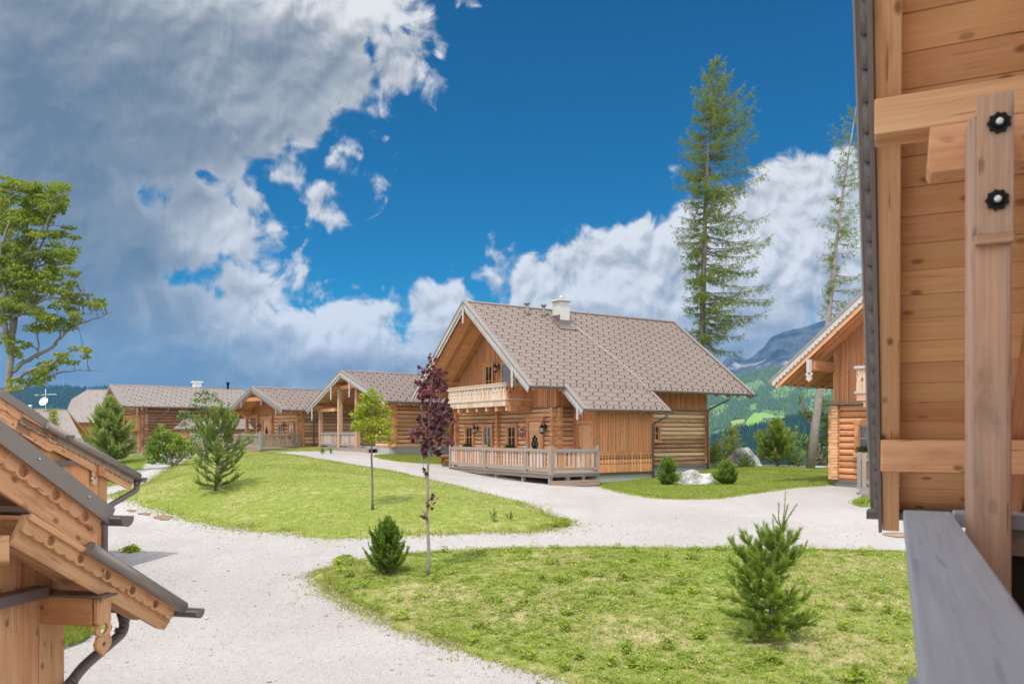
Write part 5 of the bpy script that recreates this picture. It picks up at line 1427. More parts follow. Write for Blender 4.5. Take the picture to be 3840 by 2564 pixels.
def big_verge(h, P, E, n, boards, hb, pitch, depth, r, hole=3, cap_r=0.0, step=.05, metal=.12, th=.035, first=1, cap_s=0.0):
    P = Vector(P); E = Vector(E); n = Vector(n); d = E - P; L = d.length; d.normalize(); u = n.cross(d)
    if u.z < 0: u = -u
    mb = MB(); mb.prism([(0, -.02), (0, -hb * 2.05), (L - .10, -hb * 2.05), (L + .0, -hb * 1.9), (L + .04, -hb * 1.2), (L - .02, -.02)], P, d, u, n, th, 0, 'x')
    b = h.part('bargeboard', mb, boards[0], bevel=.004)
    mb = MB(); lobed_board(mb, P + n * (th + .003), d, u, n, L, -.02, hb, pitch, depth, th, hole, r, first)
    h.part('scalloped_board', mb, boards[1], b)
    mb = MB(); mb.prism([(0, -.01), (0, -hb * .45), (L + .02, -hb * .45), (L + .02, -.01)], P + n * (2 * th + .006), d, u, n, th * .8, 0, 'x')
    h.part('top_board', mb, boards[0], b, bevel=.004)
    mb = MB()
    if cap_r:
        mb.tube([P + d * cap_s + n * .13 - u * .01, E + n * .13 - u * .01 + d * .03], cap_r, 14)
        mb.prism([(0, .0), (0, .05), (L, .05), (L, .0)], P - n * .3, d, u, n, .36, 0, 'x')
    else:
        mb.prism([(0, .05), (0, -metal * .8), (L + .04, -metal * .8), (L + .04, .05)], P + n * (3 * th), d, u, n, .02, 0, 'x')
        mb.prism([(0, .05), (0, .035), (L + .04, .035), (L + .04, .05)], P + n * (3 * th - .002), d, u, -n, .35, 0, 'x')
    h.part('verge_flashing', mb, M['guttergray'], b)
    if not cap_r:
        mb = MB()
        for k in range(int(L / .62) + 1):
            q = E - d * (.3 + .62 * k) + n * (3 * th + .02) - u * .01
            mb.tube([q, q + n * .012], [.013, .009], 8)
        h.part('screw_head', mb, M['steel'], b)
    return b, d, u, L

HA = House('log_hut', 'nearest timber hut whose scalloped gable and gutters fill the lower left', 'hut', -3.27, 8.0, R(-13.3), -0.3)
n = V(1, 0, 0)
bpale = (M['pale'], M['pale'])
bx = -.125
Q2 = V(bx - .03, 0, 1.30); U2 = V(bx - .03, -1.80, 1.30 + .607 * 1.80)
Q1 = V(bx, -1.02, 2.32); U1 = V(bx, -4.2, 2.32 + .645 * 3.18)
big_verge(HA, U1, Q1, n, bpale, .17, .125, .028, .05, hole=3, first=1)
big_verge(HA, U2, Q2, n, bpale, .135, .122, .026, .042, hole=3, cap_r=.058, first=2, cap_s=.66)
def hut_roofs(h, U1, Q1, U2, Q2, Lx=5.0):
    for U, Q in ((U1, Q1), (U2, Q2)):
        mb = MB(); e = V(-Lx, 0, 0)
        tile_roof(mb, U, U + e, Q, Q + e, tw=.4, th=.33, hooks=False)
        rf = h.part('roof', mb, [M['roof'], M['iron']])
        mb = MB(); slab(mb, U, U + e, Q, Q + e, .03, .03, 0, bw=.15); h.part('soffit', mb, M['pale'], rf)
        dd = (Q - U).normalized()
        for x in (-.35, -1.2, -2.0):
            mb = MB(); o = V(x, 0, -.13)
            mb.beam(U + o, Q + o - dd * .06, .11, .13, up=(0, -dd.z, -dd.y) if dd.y < 0 else (0, -dd.z, dd.y)); h.part('rafter', mb, M['pale'])
hut_roofs(HA, U1, Q1, U2, Q2)
# far slope of the main roof
mb = MB(); slab(mb, U1, U1 + V(-5, 0, 0), V(bx, -7.3, 2.3), V(-5, -7.3, 2.3), 0, .06); HA.part('roof', mb, M['roof'])
gutter(HA, V(.115, -.955, 2.27), V(-5, -.955, 2.27), .078); gutter(HA, V(.13, .07, 1.235), V(-5, .07, 1.235), .072)
mb = MB(); planks_v(mb, (-.7, -.81), (-.7, -6.2), -.4, lambda t: min(1.30 + .607 * (.81 + t), 1.92 + .63 * (t)) - .18, n, bw=.15, th=.03, batten=.0, jit=.018); HA.part('plank_wall', mb, M['pale'], bevel=.003)
mb = MB(); planks_v(mb, (-4.7, -.81), (-.7, -.81), -.4, 1.6, (0, 1), bw=.16, jit=.015); HA.part('plank_wall', mb, M['pale'])
mb = MB(); mb.box((-.60, -3.5, 1.63), (.18, 4.7, .10), grain=1); HA.part('belt_flashing', mb, M['pipe'], bevel=.01)
mb = MB(); mb.beam((-.13, -1.02, 1.455), (-1.0, -1.02, 1.455), .16, .245); HA.part('purlin', mb, M['beam'], bevel=.006)
mb = MB(); mb.box((-.35, -1.02, 1.59), (.68, .20, .02)); HA.part('purlin_cover', mb, M['pipe'])
mb = MB(); mb.beam((-.13, -2.02, 2.12), (-.7, -2.02, 2.12), .16, .22); HA.part('purlin', mb, M['pale'], bevel=.006)
# pendant with pierced heart
def heart_pendant(h, c, ax, n, s=.55, w=.17, mat='pale', th=.035):
    mb = MB(); W = w / 2
    mb.prism([(-W, 0), (-W, -s * .44), (-W * .8, -s * .47), (W * .8, -s * .47), (W, -s * .44), (W, 0)], c, ax, Z, n, th)
    for sg in (1, -1):
        outer = [(W * .55, -.46), (W * 1.0, -.50), (W * 1.18, -.56), (W * 1.02, -.62), (W * .5, -.675), (0, -.70)]
        inner = [(0, -.64), (W * .25, -.62), (W * .5, -.58), (W * .62, -.545), (W * .5, -.51), (W * .3, -.47)]
        mb.prism([(x * sg, y * s) for x, y in outer + inner], c, ax, Z, n, th)
        r = W * .26; hc = -.80 * s
        half = [(0, -.70 * s), (W * .9, -.655 * s), (W * .85, -.69 * s), (W * 1.15, -.76 * s), (W * 1.0, -.85 * s), (W * .4, -.93 * s), (0, -s)]
        arc = [(r * math.sin(math.pi * q / 8), hc - r * math.cos(math.pi * q / 8)) for q in range(9)]
        mb.prism([(x * sg, y) for x, y in half + arc], c, ax, Z, n, th)
    return h.part('pendant_ornament', mb, M[mat], bevel=.003)
heart_pendant(HA, V(-.115, -1.0, 1.60), V(0, 1, 0), V(1, 0, 0))
mb = MB()
downpipe(HA, [(-.74, .06, 1.17), (-.74, .06, .98), (-.66, -.62, .80), (-.585, -.98, .60), (-.585, -1.0, -.4)], r=.05, clips=[((-.735, -.0, 1.0), (0, -.5, -1)), ((-.62, -.78, .72), (.1, -.9, -.4))])

HB = House('log_hut', 'second timber hut behind the nearest one, dark gutter along its scalloped verge', 'hut', -7.95, 17.0, R(-13.3), 0.2)
bx = -.10
Q2 = V(bx, 0, 2.13); U2 = V(bx, -2.9, 2.13 + .43 * 2.9)
Q1 = V(bx, -2.03, 3.02); U1 = V(bx, -5.6, 3.02 + .52 * 3.57)
big_verge(HB, U1, Q1, n, bpale, .20, .30, .04, .0, hole=0)
big_verge(HB, U2, Q2, n, (M['pale'], M['gray']), .16, .15, .035, .0, hole=0, cap_r=.075, cap_s=.5)
hut_roofs(HB, U1, Q1, U2, Q2, 6.0)
mb = MB(); slab(mb, U1, U1 + V(-6, 0, 0), V(bx, -9.2, 3.0), V(-6, -9.2, 3.0), 0, .06); HB.part('roof', mb, M['roof'])
gutter(HB, V(.12, -1.95, 2.98), V(-6, -1.95, 2.98), .085); gutter(HB, V(.13, .08, 2.07), V(-6, .08, 2.07), .085)
mb = MB(); planks_v(mb, (-.2, -.68), (-.2, -8.2), -.1, lambda t: min(2.13 + .43 * (.68 + t), 3.02 + .52 * max(0, t - 1.35)) - .22, n, bw=.24, th=.03, jit=.02); HB.part('plank_wall', mb, M['plank'])
mb = MB(); planks_v(mb, (-5.7, -.68), (-.2, -.68), -.1, 2.2, (0, 1), bw=.24); HB.part('plank_wall', mb, M['plank'])
mb = MB(); mb.box((-.13, -4.8, 2.46), (.12, 7.3, .09), grain=1); HB.part('belt_flashing', mb, M['pipe'])
pendant(HB, V(-.12, -1.10, 2.42), V(0, 1, 0), n, .44, .15, mat='carved')
mb = MB(); mb.beam((0, -1.0, 2.28), (-.3, -1.0, 2.28), .16, .2); HB.part('purlin', mb, M['beam'])
downpipe(HB, [(-.05, .07, 2.0), (-.05, .07, 1.82), (-.12, -.78, 1.50), (-.1, -.82, 0)], r=.058, clips=[((-.09, -.35, 1.66), (-.07, -.85, -.32))])

# ================================================================== the photographer's own house, close on the right
OH = House('balcony_house', 'close house edge with soffit, bolted post and blue grey balcony rail on the right', 'house', 0, 0, R(-25.5), 0.0)
def rb(y): return 4.67 - .908 * (y - 4.39)          # underside of the rafters
sd = V(0, 1, -.908).normalized(); su = V(0, .908, 1).normalized()
TOPY, EY = -1.6, 7.08
for x in (-.03, .765, 1.56, 2.35, 3.15):
    mb = MB(); mb.beam(V(x, TOPY, rb(TOPY)) + su * .08, V(x, EY, rb(EY)) + su * .08, .12, .16, up=su); OH.part('rafter', mb, M['pale'] if x < 0 else M['beam'], bevel=.008)
S0 = su * .163
xa, xb = -.09, 4.6
mb = MB(); slab(mb, V(xa, TOPY, rb(TOPY)) + S0 + su * .035, V(xb, TOPY, rb(TOPY)) + S0 + su * .035, V(xa, EY + .02, rb(EY + .02)) + S0 + su * .035, V(xb, EY + .02, rb(EY + .02)) + S0 + su * .035, 0, .033, 0, bw=.19, gap=.006); sf = OH.part('soffit', mb, M['soffit'])
mb = MB(); a_, b_ = V(-.18, TOPY, rb(TOPY)) + S0 + su * .075, V(xb, TOPY, rb(TOPY)) + S0 + su * .075
c_, d_ = V(-.18, EY + .05, rb(EY + .05)) + S0 + su * .075, V(xb, EY + .05, rb(EY + .05)) + S0 + su * .075
tile_roof(mb, a_, b_, c_, d_, tw=.5, th=.4, hooks=False); slab(mb, a_, b_, c_, d_, .004, .03)
e_, f_ = V(-.18, -9.5, rb(TOPY) - 7.0), V(xb, -9.5, rb(TOPY) - 7.0)
slab(mb, a_, b_, e_, f_, 0, .08)
OH.part('roof', mb, [M['roof'], M['iron']])
def edge_board(x, w, lo, hi, end, mat, name, scal=0, bev=.0):
    mb = MB(); L = (V(0, end, rb(end)) - V(0, TOPY, rb(TOPY))).length
    P = V(x, TOPY, rb(TOPY))
    if scal: lobed_board(mb, P, sd, su, V(1, 0, 0), L, hi, -lo, .17, .085, w, 0)
    else: mb.prism([(0, lo), (0, hi), (L, hi), (L, lo)], P, sd, su, V(1, 0, 0), w, 0, 'x')
    return OH.part(name, mb, M[mat], bevel=bev)
edge_board(-.118, .026, -.03, .195, EY - .01, 'edge', 'bargeboard', bev=.004)
edge_board(-.147, .027, .07, .20, EY - .16, 'edge', 'scalloped_board', 1)
edge_board(-.168, .018, .095, .20, EY - .17, 'edge', 'top_board')
edge_board(-.182, .011, .12, .255, EY - .2, 'silver', 'verge_flashing')
gutter(OH, V(-.20, EY + .0, rb(EY) + .16), V(xb, EY + .0, rb(EY) + .16), .07)
# purlins with stepped corbel
mb = MB(); mb.box((2.2, 4.38, 4.54), (4.58, .21, .175), grain=0); pu = OH.part('purlin', mb, M['pale'], bevel=.008)
mb = MB(); mb.prism([(.150, 4.455), (.138, 4.26), (.155, 4.235), (3.0, 4.235), (3.0, 4.455)], V(0, 4.28, 0), V(1, 0, 0), Z, V(0, 1, 0), .20, 0, 'x'); OH.part('corbel', mb, M['pale'], pu, bevel=.006)
mb = MB(); mb.box((2.2, 6.30, 2.85), (4.58, .21, .225), grain=0); OH.part('purlin', mb, M['pale'], bevel=.008)
# post with bolted head board
mb = MB(); mb.box((.374, 4.15, 2.85), (.166, .19, 3.1), grain=2); po = OH.part('post', mb, M['post'], bevel=.022)
mb = MB(); mb.box((.392, 4.035, 4.165), (.136, .045, .61), grain=2); mb.box((.388, 4.04, 3.845), (.15, .05, .045), grain=0); OH.part('head_board', mb, M['post'], po, bevel=.008)
for zz, xx in ((4.335, .404), (4.005, .397)):
    mb = MB(); c = V(xx, 4.012, zz)
    pts = [((.047 if k % 2 else .039) * math.cos(math.pi * k / 9), (.047 if k % 2 else .039) * math.sin(math.pi * k / 9)) for k in range(18)]
    mb.prism(pts, c, V(1, 0, 0), Z, V(0, -1, 0), .014)
    mb.tube([c - V(0, .012, 0), c - V(0, .024, 0)], [.03, .022], 14)
    b = OH.part('bolt_rosette', mb, M['iron'], po)
    mb = MB(); mb.tube([c - V(0, .02, 0), c - V(0, .034, 0), c - V(0, .040, 0)], [.0145, .0135, .005], 10); OH.part('bolt', mb, M['white'], b)
# balcony rail and deck
mb = MB(); mb.box((.136, 1.15, 2.605), (.20, 6.22, .07), grain=1); OH.part('handrail', mb, M['rail'], bevel=.006)
mb = MB(); mb.box((2.4, 4.36, 2.60), (4.3, .15, .07), grain=0); OH.part('handrail', mb, M['rail'], bevel=.006)
mb = MB(); mb.box((2.45, 4.37, 2.50), (4.2, .05, .12), grain=0); OH.part('lower_rail', mb, M['gray'])
mb = MB(); planks_v(mb, (.17, 4.2), (.17, -1.9), 1.72, 2.56, (-1, 0), bw=.16, th=.02, jit=0); OH.part('balcony_panel', mb, M['gray'])
mb = MB(); planks_v(mb, (.46, 4.40), (4.5, 4.40), 1.55, 2.46, (0, -1), bw=.16, th=.02, jit=0); OH.part('balcony_panel', mb, M['dark'])  # dark sheet standing in for the shaded room behind the rail
mb = MB(); mb.box((2.4, 1.3, 1.56), (4.4, 6.3, .08), grain=1); OH.part('balcony_floor', mb, M['gray'])
mb = MB(); mb.box((2.3, 4.72, 1.58), (4.47, .2, .24), grain=0); OH.part('deck_beam', mb, M['rail'])
mb = MB(); logs_h(mb, (.9, 4.6), (.9, -5), -.2, 1.4, (-1, 0)); OH.part('log_wall', mb, M['log'])
mb = MB(); planks_v(mb, (2.6, -3), (2.6, 4.2), 1.6, 4.6, (-1, 0), bw=.2); OH.part('plank_wall', mb, M['plank'])
# ================================================================== plants
M['bark'] = plain('grey brown bark', (0.17, 0.14, 0.115), 0.95, 0, 0.45, 9.0, 0.1, 0.6)
M['barklight'] = plain('pale grey bark', (0.36, 0.33, 0.30), 0.95, 0, 0.35, 14.0, 0.1, 0.5)
M['barkpale'] = plain('pale brown grey bark', (0.27, 0.235, 0.21), 0.95, 0, 0.4, 5.0, 0.1, 0.6)
M['barklichen'] = plain('lichen spotted bark', (0.20, 0.185, 0.15), 0.95, 0, 0.7, 6.0, 0.1, 0.6)
M['purple'] = leaf_mat('purple maple leaves', (0.065, 0.013, 0.020), (0.165, 0.033, 0.045), (0.22, 0.085, 0.10), trans=0.25, rough=0.32, spec=0.6)
M['yellowgreen'] = leaf_mat('yellow green maple leaves', (0.20, 0.26, 0.012), (0.36, 0.40, 0.02), (0.42, 0.38, 0.03), trans=0.4)
M['mapleleaf'] = leaf_mat('mountain maple leaves', (0.12, 0.18, 0.02), (0.26, 0.30, 0.04), (0.40, 0.33, 0.06), trans=0.42)
M['bushleaf'] = leaf_mat('fresh green bush leaves', (0.10, 0.21, 0.02), (0.28, 0.39, 0.035), (0.42, 0.45, 0.05), trans=0.35, rough=0.4, spec=0.45)
M['rowanleaf'] = leaf_mat('blue green tree leaves', (0.08, 0.17, 0.04), (0.18, 0.26, 0.07), None, trans=0.35)
M['alderleaf'] = leaf_mat('grey green leaves', (0.09, 0.17, 0.04), (0.21, 0.28, 0.07), (0.34, 0.36, 0.10), trans=0.35)
M['whitebloom'] = leaf_mat('white blossoms', (0.45, 0.45, 0.38), (0.65, 0.64, 0.56), None, trans=0.2)
M['pineneedle'] = leaf_mat('pine needles', (0.09, 0.15, 0.035), (0.24, 0.30, 0.075), (0.40, 0.42, 0.11), trans=0.4)
M['nearneedle'] = leaf_mat('young stone pine needles', (0.12, 0.21, 0.035), (0.32, 0.40, 0.08), (0.47, 0.49, 0.12), trans=0.45)
M['mugo'] = leaf_mat('dwarf pine needles', (0.08, 0.16, 0.026), (0.23, 0.33, 0.055), (0.34, 0.40, 0.08), trans=0.4)
M['softpine'] = leaf_mat('soft grey green needles', (0.19, 0.26, 0.07), (0.33, 0.39, 0.12), (0.42, 0.44, 0.16), trans=0.4)
M['larch'] = leaf_mat('larch needles', (0.11, 0.155, 0.032), (0.22, 0.255, 0.05), (0.31, 0.29, 0.065), trans=0.42)
M['larchpale'] = leaf_mat('pale larch needles', (0.21, 0.26, 0.05), (0.35, 0.38, 0.09), None, trans=0.45)

def unit(a): return a / (np.linalg.norm(a, axis=-1, keepdims=True) + 1e-9)
MAPLE = np.array([(0, -.35), (.30, -.55), (.42, -.18), (1.0, -.05), (.55, .30), (.62, .85), (.18, .62), (0, 1.15), (-.18, .62), (-.62, .85), (-.55, .30), (-1.0, -.05), (-.42, -.18), (-.30, -.55)])
OVAL = np.array([(0, -1), (.45, -.35), (.4, .4), (0, 1), (-.4, .4), (-.45, -.35)])
DIAM = np.array([(0, -1), (.5, 0), (0, 1), (-.5, 0)])
def leaf_polys(C, nrm, size, shape):
    n = len(C); k = len(shape)
    t = unit(np.cross(nrm, unit(rng.normal(size=(n, 3))))); b = np.cross(nrm, t)
    v = C[:, None] + (t[:, None] * shape[None, :, 0, None] + b[:, None] * shape[None, :, 1, None]) * size[:, None, None]
    return v.reshape(-1, 3), np.arange(n * k).reshape(-1, k)
def clump_points(c, r, n, shell=0.0):
    d = unit(rng.normal(size=(n, 3))); q = rng.random(n) ** (1 / 3) * (1 - shell) + shell * rng.random(n) ** .2
    return np.array(c) + d * q[:, None] * np.array(r), d
def crown(name, parent, clumps, size, shape, mat, up=0.6, jitter=0.6, loc=None):
    """clumps: (centre, (rx,ry,rz), n)"""
    Cs, Ns, Rs = [], [], []
    for c, r, n in clumps:
        p, d = clump_points(c, r, n)
        Cs.append(p); Ns.append(unit(d * .5 + np.array([0, 0, up]) + rng.normal(0, jitter, (n, 3))))
        Rs.append(np.clip(rng.random() * .5 + rng.random(n) * .5, 0, 1))
    C = np.concatenate(Cs); v, f = leaf_polys(C, np.concatenate(Ns), size * rng.uniform(.65, 1.25, len(C)), shape)
    return fast_mesh(name, v, f, mat, rnd=np.concatenate(Rs), parent=parent, loc=loc)
def nearest_on(lines, p):
    best = None
    for L in lines:
        for a, b in zip(L[:-1], L[1:]):
            ab = b - a; t = max(0, min(1, (p - a).dot(ab) / max(ab.length_squared, 1e-9))); q = a + ab * t
            d = (q - p).length + max(0, q.z - p.z) * 1.5
            if best is None or d < best[0]: best = (d, q)
    return best[1]
def wobble(pts, amp, n=3):
    out = [pts[0]]
    for a, b in zip(pts[:-1], pts[1:]):
        L = (b - a).length
        for k in range(1, n + 1):
            q = a.lerp(b, k / n)
            if k < n: q = q + V(random.gauss(0, amp), random.gauss(0, amp), random.gauss(0, amp * .6)) * L
            out.append(q)
    return out
def clump_tree(name, label, cat, base, trunk, limbs, clumps, size, shape, mat, bark, r0, r1, group=None, twig=.012, ntw=4, up=.6, maxtw=9.0):
    root = empty(name, base); tag(root, label, cat, group); base = Vector(base)
    mb = MB(); lines = []
    T = wobble(trunk, .009, 3); lines.append(T)
    rad = [r0 + (r1 - r0) * (i / (len(T) - 1)) ** .8 for i in range(len(T))]
    rad[0] *= 1.35
    mb.tube([p - base for p in T], rad, 9)
    for pl, ra, rb_ in limbs:
        q = wobble(pl, .045, 4); lines.append(q)
        mb.tube([p - base for p in q], [ra + (rb_ - ra) * i / (len(q) - 1) for i in range(len(q))], 7)
    for c, r, n in clumps:
        c = Vector(c); s = nearest_on(lines, c)
        if (s - c).length > maxtw: continue
        tw = wobble([s, s.lerp(c, .55) + V(0, 0, .06 * (c - s).length), c], .08, 2)
        mb.tube([p - base for p in tw], [twig * 1.7 - twig * i / (len(tw) - 1) for i in range(len(tw))], 5)
        for _ in range(ntw):
            e = c + V(random.uniform(-1, 1) * r[0], random.uniform(-1, 1) * r[1], random.uniform(-.7, 1) * r[2]) * 1.05
            mb.tube([tw[-2] - base, (tw[-2].lerp(e, .5) + V(random.gauss(0, .03), 0, .02)) - base, e - base], [twig * .8, twig * .6, twig * .25], 4)
    mb.build('trunk', bark, root)
    crown('crown', root, clumps, size, shape, mat, up, loc=base)
    return root

# ---- purple maple
b0 = hit(1605, 2166); D0 = b0[1]; B = V(b0[0], b0[1], gz(*b0))
def W(px, py, dd=0.0, D=None): return P3(px, py, (D or D0) + dd)
def cp(x, y, dd=0): return W(1500 + .6 * x, 1280 + .6 * y, dd)
s = D0 / F
cl = []
for x, y, w, h in [(205,105,40,32),(185,140,26,22),(130,175,26,28),(190,200,80,38),(255,200,40,40),(220,255,85,48),(135,270,48,50),(180,310,62,50),(250,290,50,50),(200,355,65,50),(145,345,38,30),(150,400,40,26),(215,415,60,34),(300,385,28,24),(270,440,60,48),(320,425,26,22),(215,460,60,40),(150,500,58,48),(220,520,80,46),(270,490,40,36),(325,505,24,26),(100,575,48,34),(85,600,34,34),(150,560,62,40),(225,575,70,50),(150,630,50,36),(215,640,66,44),(240,690,40,32),(180,685,50,34),(300,620,24,24),(310,640,36,24),(150,712,30,18)]:
    r = (w * .6 * s, .6 * (w + h) / 2 * s, h * .6 * s)
    cl.append((cp(x, y, random.uniform(-.22, .22)), r, max(10, int(w * h / 62))))
for x, y, w, h in [(155,815,22,24),(195,985,30,22),(198,1010,26,28),(148,1086,22,20)]:
    cl.append((cp(x, y, random.uniform(-.05, .05)), (w * .75 * s, .08, h * .8 * s), 8))
trunk = [B, cp(178, 1250), cp(170, 1100), cp(172, 900), cp(180, 720), cp(180, 560), cp(190, 400), cp(200, 250), cp(205, 100)]
limbs = [([cp(165, 860), cp(140, 760), cp(120, 640), cp(100, 580)], .008, .003), ([cp(180, 720), cp(225, 620), cp(300, 560), cp(325, 505)], .008, .003), ([cp(182, 640), cp(240, 520), cp(280, 440)], .007, .003), ([cp(182, 600), cp(140, 500), cp(130, 400)], .010, .004), ([cp(188, 430), cp(240, 330), cp(255, 220)], .008, .004), ([cp(180, 700), cp(250, 660), cp(310, 640)], .008, .004)]
clump_tree('purple_maple', 'slim young maple with dark purple leaves and pale grey stem on the near bank', 'tree', B, trunk, limbs, cl, .050, MAPLE, M['purple'], M['barkpale'], .035, .010, twig=.0034, ntw=2, up=.25)
# ---- yellow green sapling on the middle bank
b0 = hit(1398, 1919); D0 = b0[1]; B = V(b0[0], b0[1], gz(*b0)); s = D0 / F
cl = []
for x, y, w, h in [(1395,1470,22,18),(1370,1490,26,18),(1412,1490,24,20),(1385,1520,48,24),(1425,1520,30,22),(1355,1530,30,18),(1335,1555,26,16),(1375,1555,50,24),(1420,1550,44,24),(1450,1540,20,20),(1400,1585,60,24),(1345,1590,34,18),(1445,1580,30,24),(1330,1604,24,12),(1375,1615,46,18),(1425,1610,46,22),(1455,1625,24,18),(1400,1640,48,16),(1440,1650,26,12),(1385,1650,26,12),(1405,1505,40,22),(1475,1655,10,10),(1350,1560,34,22)]:
    cl.append((W(x, y, random.uniform(-.45, .45)), (w * 1.05 * s, (w + h) / 2 * s, h * 1.05 * s), int(w * h / 7.5)))
trunk = [B, W(1396, 1800), W(1394, 1690), W(1394, 1600), W(1396, 1530), W(1396, 1470)]
limbs = [([W(1394, 1650), W(1360, 1615), W(1335, 1600)], .014, .006), ([W(1394, 1655), W(1430, 1625), W(1455, 1600)], .014, .006), ([W(1395, 1600), W(1370, 1550, .2), W(1350, 1530, .3)], .012, .005), ([W(1395, 1600), W(1425, 1560, -.2), W(1440, 1530, -.3)], .012, .005)]
clump_tree('young_maple', 'young maple with round yellow green crown on a thin dark stem', 'tree', B, trunk, limbs, cl, .044, MAPLE, M['yellowgreen'], M['bark'], .036, .012, twig=.008, ntw=3, up=.5)
# ---- old maple on the far left
D0 = 40.0; B = V((20 - CX) / F * D0, D0, gz((20 - CX) / F * D0, D0)); s = D0 / F
trunk = [B, W(20, 1560), W(32, 1440), W(44, 1300), W(46, 1200), W(58, 1080), W(80, 960), W(100, 850), W(125, 760)]
limbs = [([W(46, 1250), W(70, 1110, .5), W(110, 1010, .8), W(150, 930, 1.0), W(190, 830, 1.2)], .15, .03),
 ([W(40, 1330), W(10, 1180, -.5), W(5, 1000, -.8), W(25, 860, -1), W(40, 730, -1)], .14, .03),
 ([W(44, 1300), W(-40, 1150, 1), W(-70, 980, 1.2), W(-60, 800, 1)], .14, .03),
 ([W(58, 1080), W(110, 950, -.8), W(150, 870, -1.1), W(210, 760, -1.4)], .10, .02),
 ([W(80, 1110, .4), W(140, 1000, 1), W(210, 960, 1.4), W(270, 945, 1.6)], .07, .015),
 ([W(50, 1200), W(110, 1150, -.5), W(180, 1120, -.9), W(250, 1115, -1), W(330, 1085, -1)], .09, .02),
 ([W(36, 1400), W(110, 1350, .4), W(200, 1300, .6), W(260, 1230, .7), W(330, 1205, .8), W(420, 1172, .9)], .12, .012),
 ([W(30, 1440), W(120, 1385, -.5), W(200, 1360, -.8), W(260, 1320, -.8), W(310, 1290, -.8)], .10, .015),
 ([W(30, 1470), W(90, 1455, .5), W(160, 1425, .7), W(230, 1395, .9), W(300, 1388, 1), W(400, 1392, 1)], .09, .008),
 ([W(140, 1345, .4), W(140, 1240, .4), W(135, 1180, .5)], .05, .02), ([W(210, 1295, .6), W(235, 1215, .5), W(215, 1190, .4)], .04, .012),
 ([W(250, 1240, .7), W(300, 1180, .9), W(345, 1175, 1)], .03, .008), ([W(60, 1480, .5), W(120, 1480, .8), W(200, 1480, 1)], .03, .006), ([W(75, 1500, .5), W(110, 1530, .8), W(160, 1555, 1)], .03, .006)]
cl = []
for x, y, w, h in [(20,690,36,14),(75,700,46,20),(125,695,36,18),(60,735,50,24),(120,735,44,24),(180,740,40,20),(235,730,44,22),(225,760,36,20),(160,770,44,20),(95,775,50,24),(40,790,40,22),(15,830,36,24),(80,820,44,24),(140,820,40,20),(165,845,36,18),(190,800,20,14),(30,870,34,20),(90,880,50,22),(130,860,36,18),(200,880,24,12),(240,880,40,16),(110,920,36,18),(55,930,40,24),(15,950,36,26),(20,990,44,24),(90,960,40,20),(170,960,36,14),(220,950,50,12),(275,946,28,10),(60,1010,56,22),(120,1030,44,18),(190,990,40,14),(235,980,34,14),(170,1040,36,14),(240,1020,28,12),(210,1025,40,12),(20,1040,40,20),(90,1060,60,20),(45,1090,60,22),(110,1105,46,20),(170,1090,44,18),(215,1080,36,14),(265,1090,30,14),(240,1110,44,14),(300,1130,36,10),(340,1140,36,12),(380,1150,18,8),(20,1150,50,20),(80,1160,50,18),(130,1165,44,16),(190,1165,44,16),(250,1180,36,14),(205,1200,40,18),(260,1215,30,14),(150,1230,44,14),(170,1190,30,14),(20,1280,22,16),(75,1290,28,12),(300,1320,26,14),(255,1345,40,14),(190,1370,40,18),(140,1400,36,18),(90,1425,40,18),(175,1395,30,14),(60,1340,22,14),(-30,900,60,60),(-60,1050,50,50),(-20,760,40,40),(0,1210,30,20)]:
    for _ in range(5):
        cl.append((W(x + random.gauss(0, .65) * w, y + random.gauss(0, 1.0) * h, random.uniform(-1.6, 1.6)), (w * .8 * s, .8 * (w + h) / 2 * s, h * .8 * s * random.uniform(.6, 1.2)), int(w * h / 11) + 10))
clump_tree('old_maple', 'tall half bare maple with lichen grey limbs at the left edge', 'tree', B, trunk, limbs, cl, .072, MAPLE, M['mapleleaf'], M['barklichen'], .22, .05, twig=.013, ntw=3, up=.5, maxtw=1.5)

# ---- leafy bushes and small trees behind the bank
def px_bush(name, label, cat, D, base_px, blobs, size, shape, mat, dens=11, bark=M['bark'], r0=.05, depth=1.0, stems=5, up=.5, group=None, bloom=None):
    bx, by = base_px; B = P3(bx, by, D); z = gz(B.x, B.y); 
    if abs(z - B.z) < 1.2: B.z = z
    s = D / F; cl = []
    for x, y, w, h in blobs:
        cl.append((P3(x, y, D + random.uniform(-1, 1) * w * s * .7 * depth), (w * s, (w + h) / 2 * s * depth, h * s), max(10, int(w * h / dens))))
    top = max(blobs, key=lambda q: -q[1])
    limbs = []
    for k in range(stems):
        q = random.choice(blobs); e = P3(q[0], q[1], D + random.uniform(-.3, .3)); limbs.append(([B, B.lerp(e, .5) + V(0, 0, .05), e], r0 * .6, r0 * .15))
    rt = clump_tree(name, label, cat, B, [B, B.lerp(P3(top[0], top[1], D), .55), P3(top[0], top[1], D)], limbs, cl, size, shape, mat, bark, r0, r0 * .2, group, twig=r0 * .18, ntw=2, up=up)
    if bloom:
        cl2 = [(c, tuple(x * 1.05 for x in r), int(n * bloom)) for c, r, n in cl]
        crown('blossoms', rt, cl2, size * .8, DIAM, M['whitebloom'], 1.0, loc=B)
    return rt
